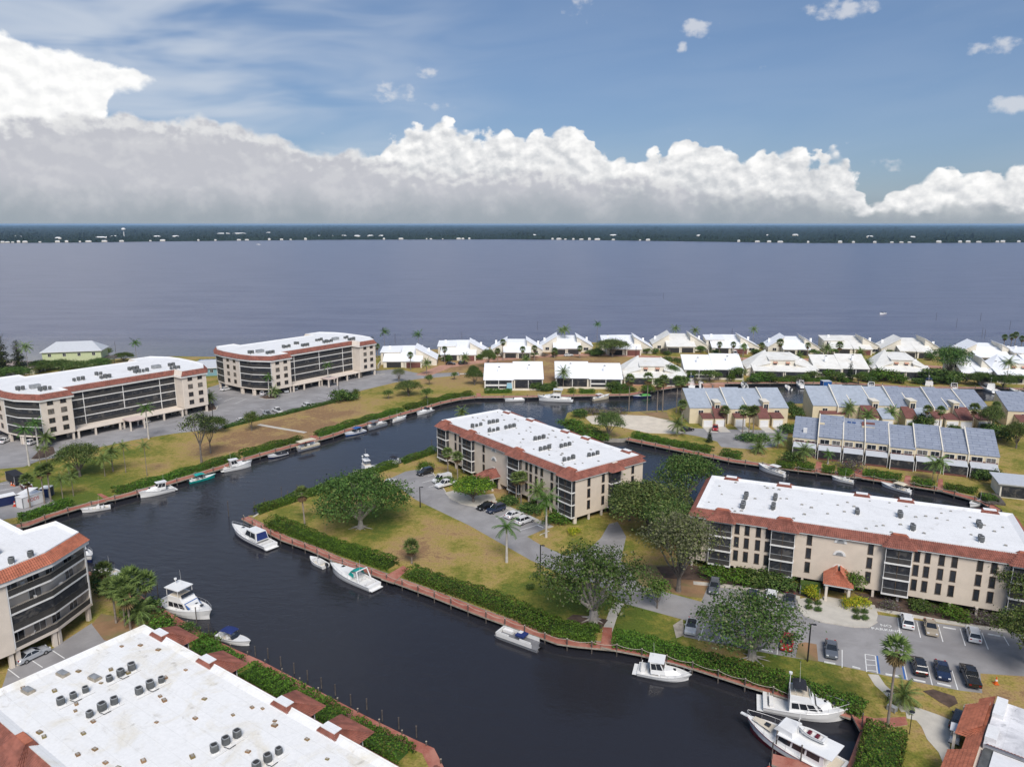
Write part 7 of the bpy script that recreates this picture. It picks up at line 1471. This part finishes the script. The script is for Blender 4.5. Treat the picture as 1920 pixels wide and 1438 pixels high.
# ------------------------------------------------------------------ far shore
fs = [(-900, 462), (-300, 459), (0, 456), (150, 455), (300, 453), (600, 450), (960, 449), (1150, 451), (1300, 453), (1500, 456), (1700, 456), (1920, 455), (2300, 455), (2900, 459)]
sh = [g(x, y, 0) for x, y in fs]
far = MB(); far.prism([(p.x, p.y) for p in sh] + [(40000, sh[-1].y), (40000, 41000), (-40000, 41000), (-40000, sh[0].y)], -1, .8, 'leaf_pine'); struct(far.build('far_land'))
leaf_mat('leaf_far', (0.006, 0.013, 0.010), (0.035, 0.052, 0.034), .004)
rr = random.Random(5); v = []; f = []; NC = 900; ks = [1.002, 1.006, 1.012, 1.02, 1.03, 1.045, 1.06, 1.08, 1.1, 1.13, 1.17, 1.22, 1.28, 1.36, 1.45, 1.56, 1.7, 1.9, 2.1, 2.4, 2.8, 3.3, 4, 5, 6.5, 9, 12]
def shore_at(px):
    for (a, ya), (b, yb) in zip(fs[:-1], fs[1:]):
        if a <= px <= b: return ya + (yb - ya) * (px - a) / (b - a)
for j, k in enumerate(ks):
    for i in range(NC + 1):
        px = -600 + i * 3200 / NC + rr.uniform(-1.2, 1.2); p = g(px, shore_at(px), 0) * 1.0; s = 1.0
        q = Vector((p.x * k, p.y * k)); z = (rr.uniform(1.5, 11) + max(0, rr.gauss(-3, 6)) if j else .5) * (1 + .35 * math.sin(px * .043) * math.sin(px * .011 + 1)) + rr.choice([0, 0, 0, 3]); v.append((q.x, q.y, z))
for j in range(len(ks) - 1):
    for i in range(NC): a = j * (NC + 1) + i; f.append((a, a + 1, a + NC + 2, a + NC + 1))
stuff(MB().raw(v, f, 'leaf_far').build('far_woodland'))['label'] = 'dark wooded shore beyond the bay'
FH_ = (MB().box(-9, 9, 0, 9, 0, 7.5, 'villa_wall').mesh('wall'), MB().loft([[(-10, -1, 7.5), (10, -1, 7.5), (10, 10, 7.5), (-10, 10, 7.5)], [(-5, 4.4, 11), (5, 4.4, 11), (5, 4.6, 11), (-5, 4.6, 11)]], 'white_roof').mesh('roof'))
def far_house(px, k, label, group, s=1.0, sx=1.0):
    p = g(px, shore_at(px), 0) * 1.0; t = thing('far_house', label, 'house', (p.x * k, p.y * k, .5), -math.atan2(p.x, p.y), group, (s * sx, s, s)); link('wall', FH_[0], t); link('roof', FH_[1], t)
rr = random.Random(9)
for px in (5, 14, 24, 35, 47, 75, 108, 125, 150, 166, 196, 228, 282, 305, 372, 404, 448, 463, 505, 528, 545, 573, 720, 752, 800, 808, 830, 860, 868, 880, 1036, 1048, 1060, 1075, 1090, 1105, 1120, 1150, 1200, 1215, 1385, 1420, 1442, 1463, 1515, 1575, 1600, 1640, 1672, 1690, 1705, 1760, 1800, 1815, 1835, 1870, 1880, 1910): far_house(px, 1.0005, 'tiny pale house on the far shoreline', 'houses on the far shoreline', rr.uniform(.38, .75), rr.uniform(.7, 2.0))
for px, k, sx in ((190, 1.16, 3), (205, 1.17, 2), (215, 1.25, 2), (295, 1.2, 2), (330, 1.2, 2), (110, 1.14, 1.5), (420, 1.5, 5), (450, 1.5, 5), (600, 1.12, 1.5), (620, 1.12, 2), (645, 1.13, 2), (670, 1.13, 2), (695, 1.14, 2), (715, 1.13, 1.6), (505, 1.6, 2), (1150, 1.25, 2.5), (1000, 1.2, 2), (1440, 1.4, 2), (1490, 1.5, 2), (1630, 1.3, 2), (1710, 1.25, 1.5), (1310, 1.3, 1.6), (35, 1.3, 2)): far_house(px, k, 'pale building among the far woods', 'buildings in the far woods', 1.15, sx * .7)
p = g(234, 455, 0) * 1.35; t = thing('water_tower', 'white water tower rising from the far woods', 'water tower', (p.x, p.y, 0)); MB().cyl(0, 0, 0, 34, 2.2, 'white_trim', 8, 1.6).build('stem', t); MB().loft([[(r_ * math.cos(k * .5236), r_ * math.sin(k * .5236), z_) for k in range(12)] for r_, z_ in ((1.6, 33), (9, 37), (10, 41), (7, 45), (1, 47))], 'white_trim').build('tank', t)
boat('cruiser', 'tiny white boat far out on the bay', (488, 459), (480, 459), L=16, B=5, top='hard'); boat('runabout', 'white speedboat leaving the right side of the bay', (1652, 589), (1660, 588), L=8)

# ------------------------------------------------------------------ the air
hz = MB().box(-45000, 45000, -900, 45000, -2.6, 69.0, 'void'); ho = hz.build('haze')
hm = bpy.data.materials.new('haze'); hm.use_nodes = True; ht = NT(hm.node_tree)
ht.n('ShaderNodeOutputMaterial', {'Volume': ht.n('ShaderNodeVolumePrincipled', {'Color': (0.45, 0.70, 1.0, 1), 'Density': 0.00004, 'Anisotropy': 0.0})})
ho.data.materials.clear(); ho.data.materials.append(hm); stuff(ho); ho['label'] = 'thin pale haze over the bay'
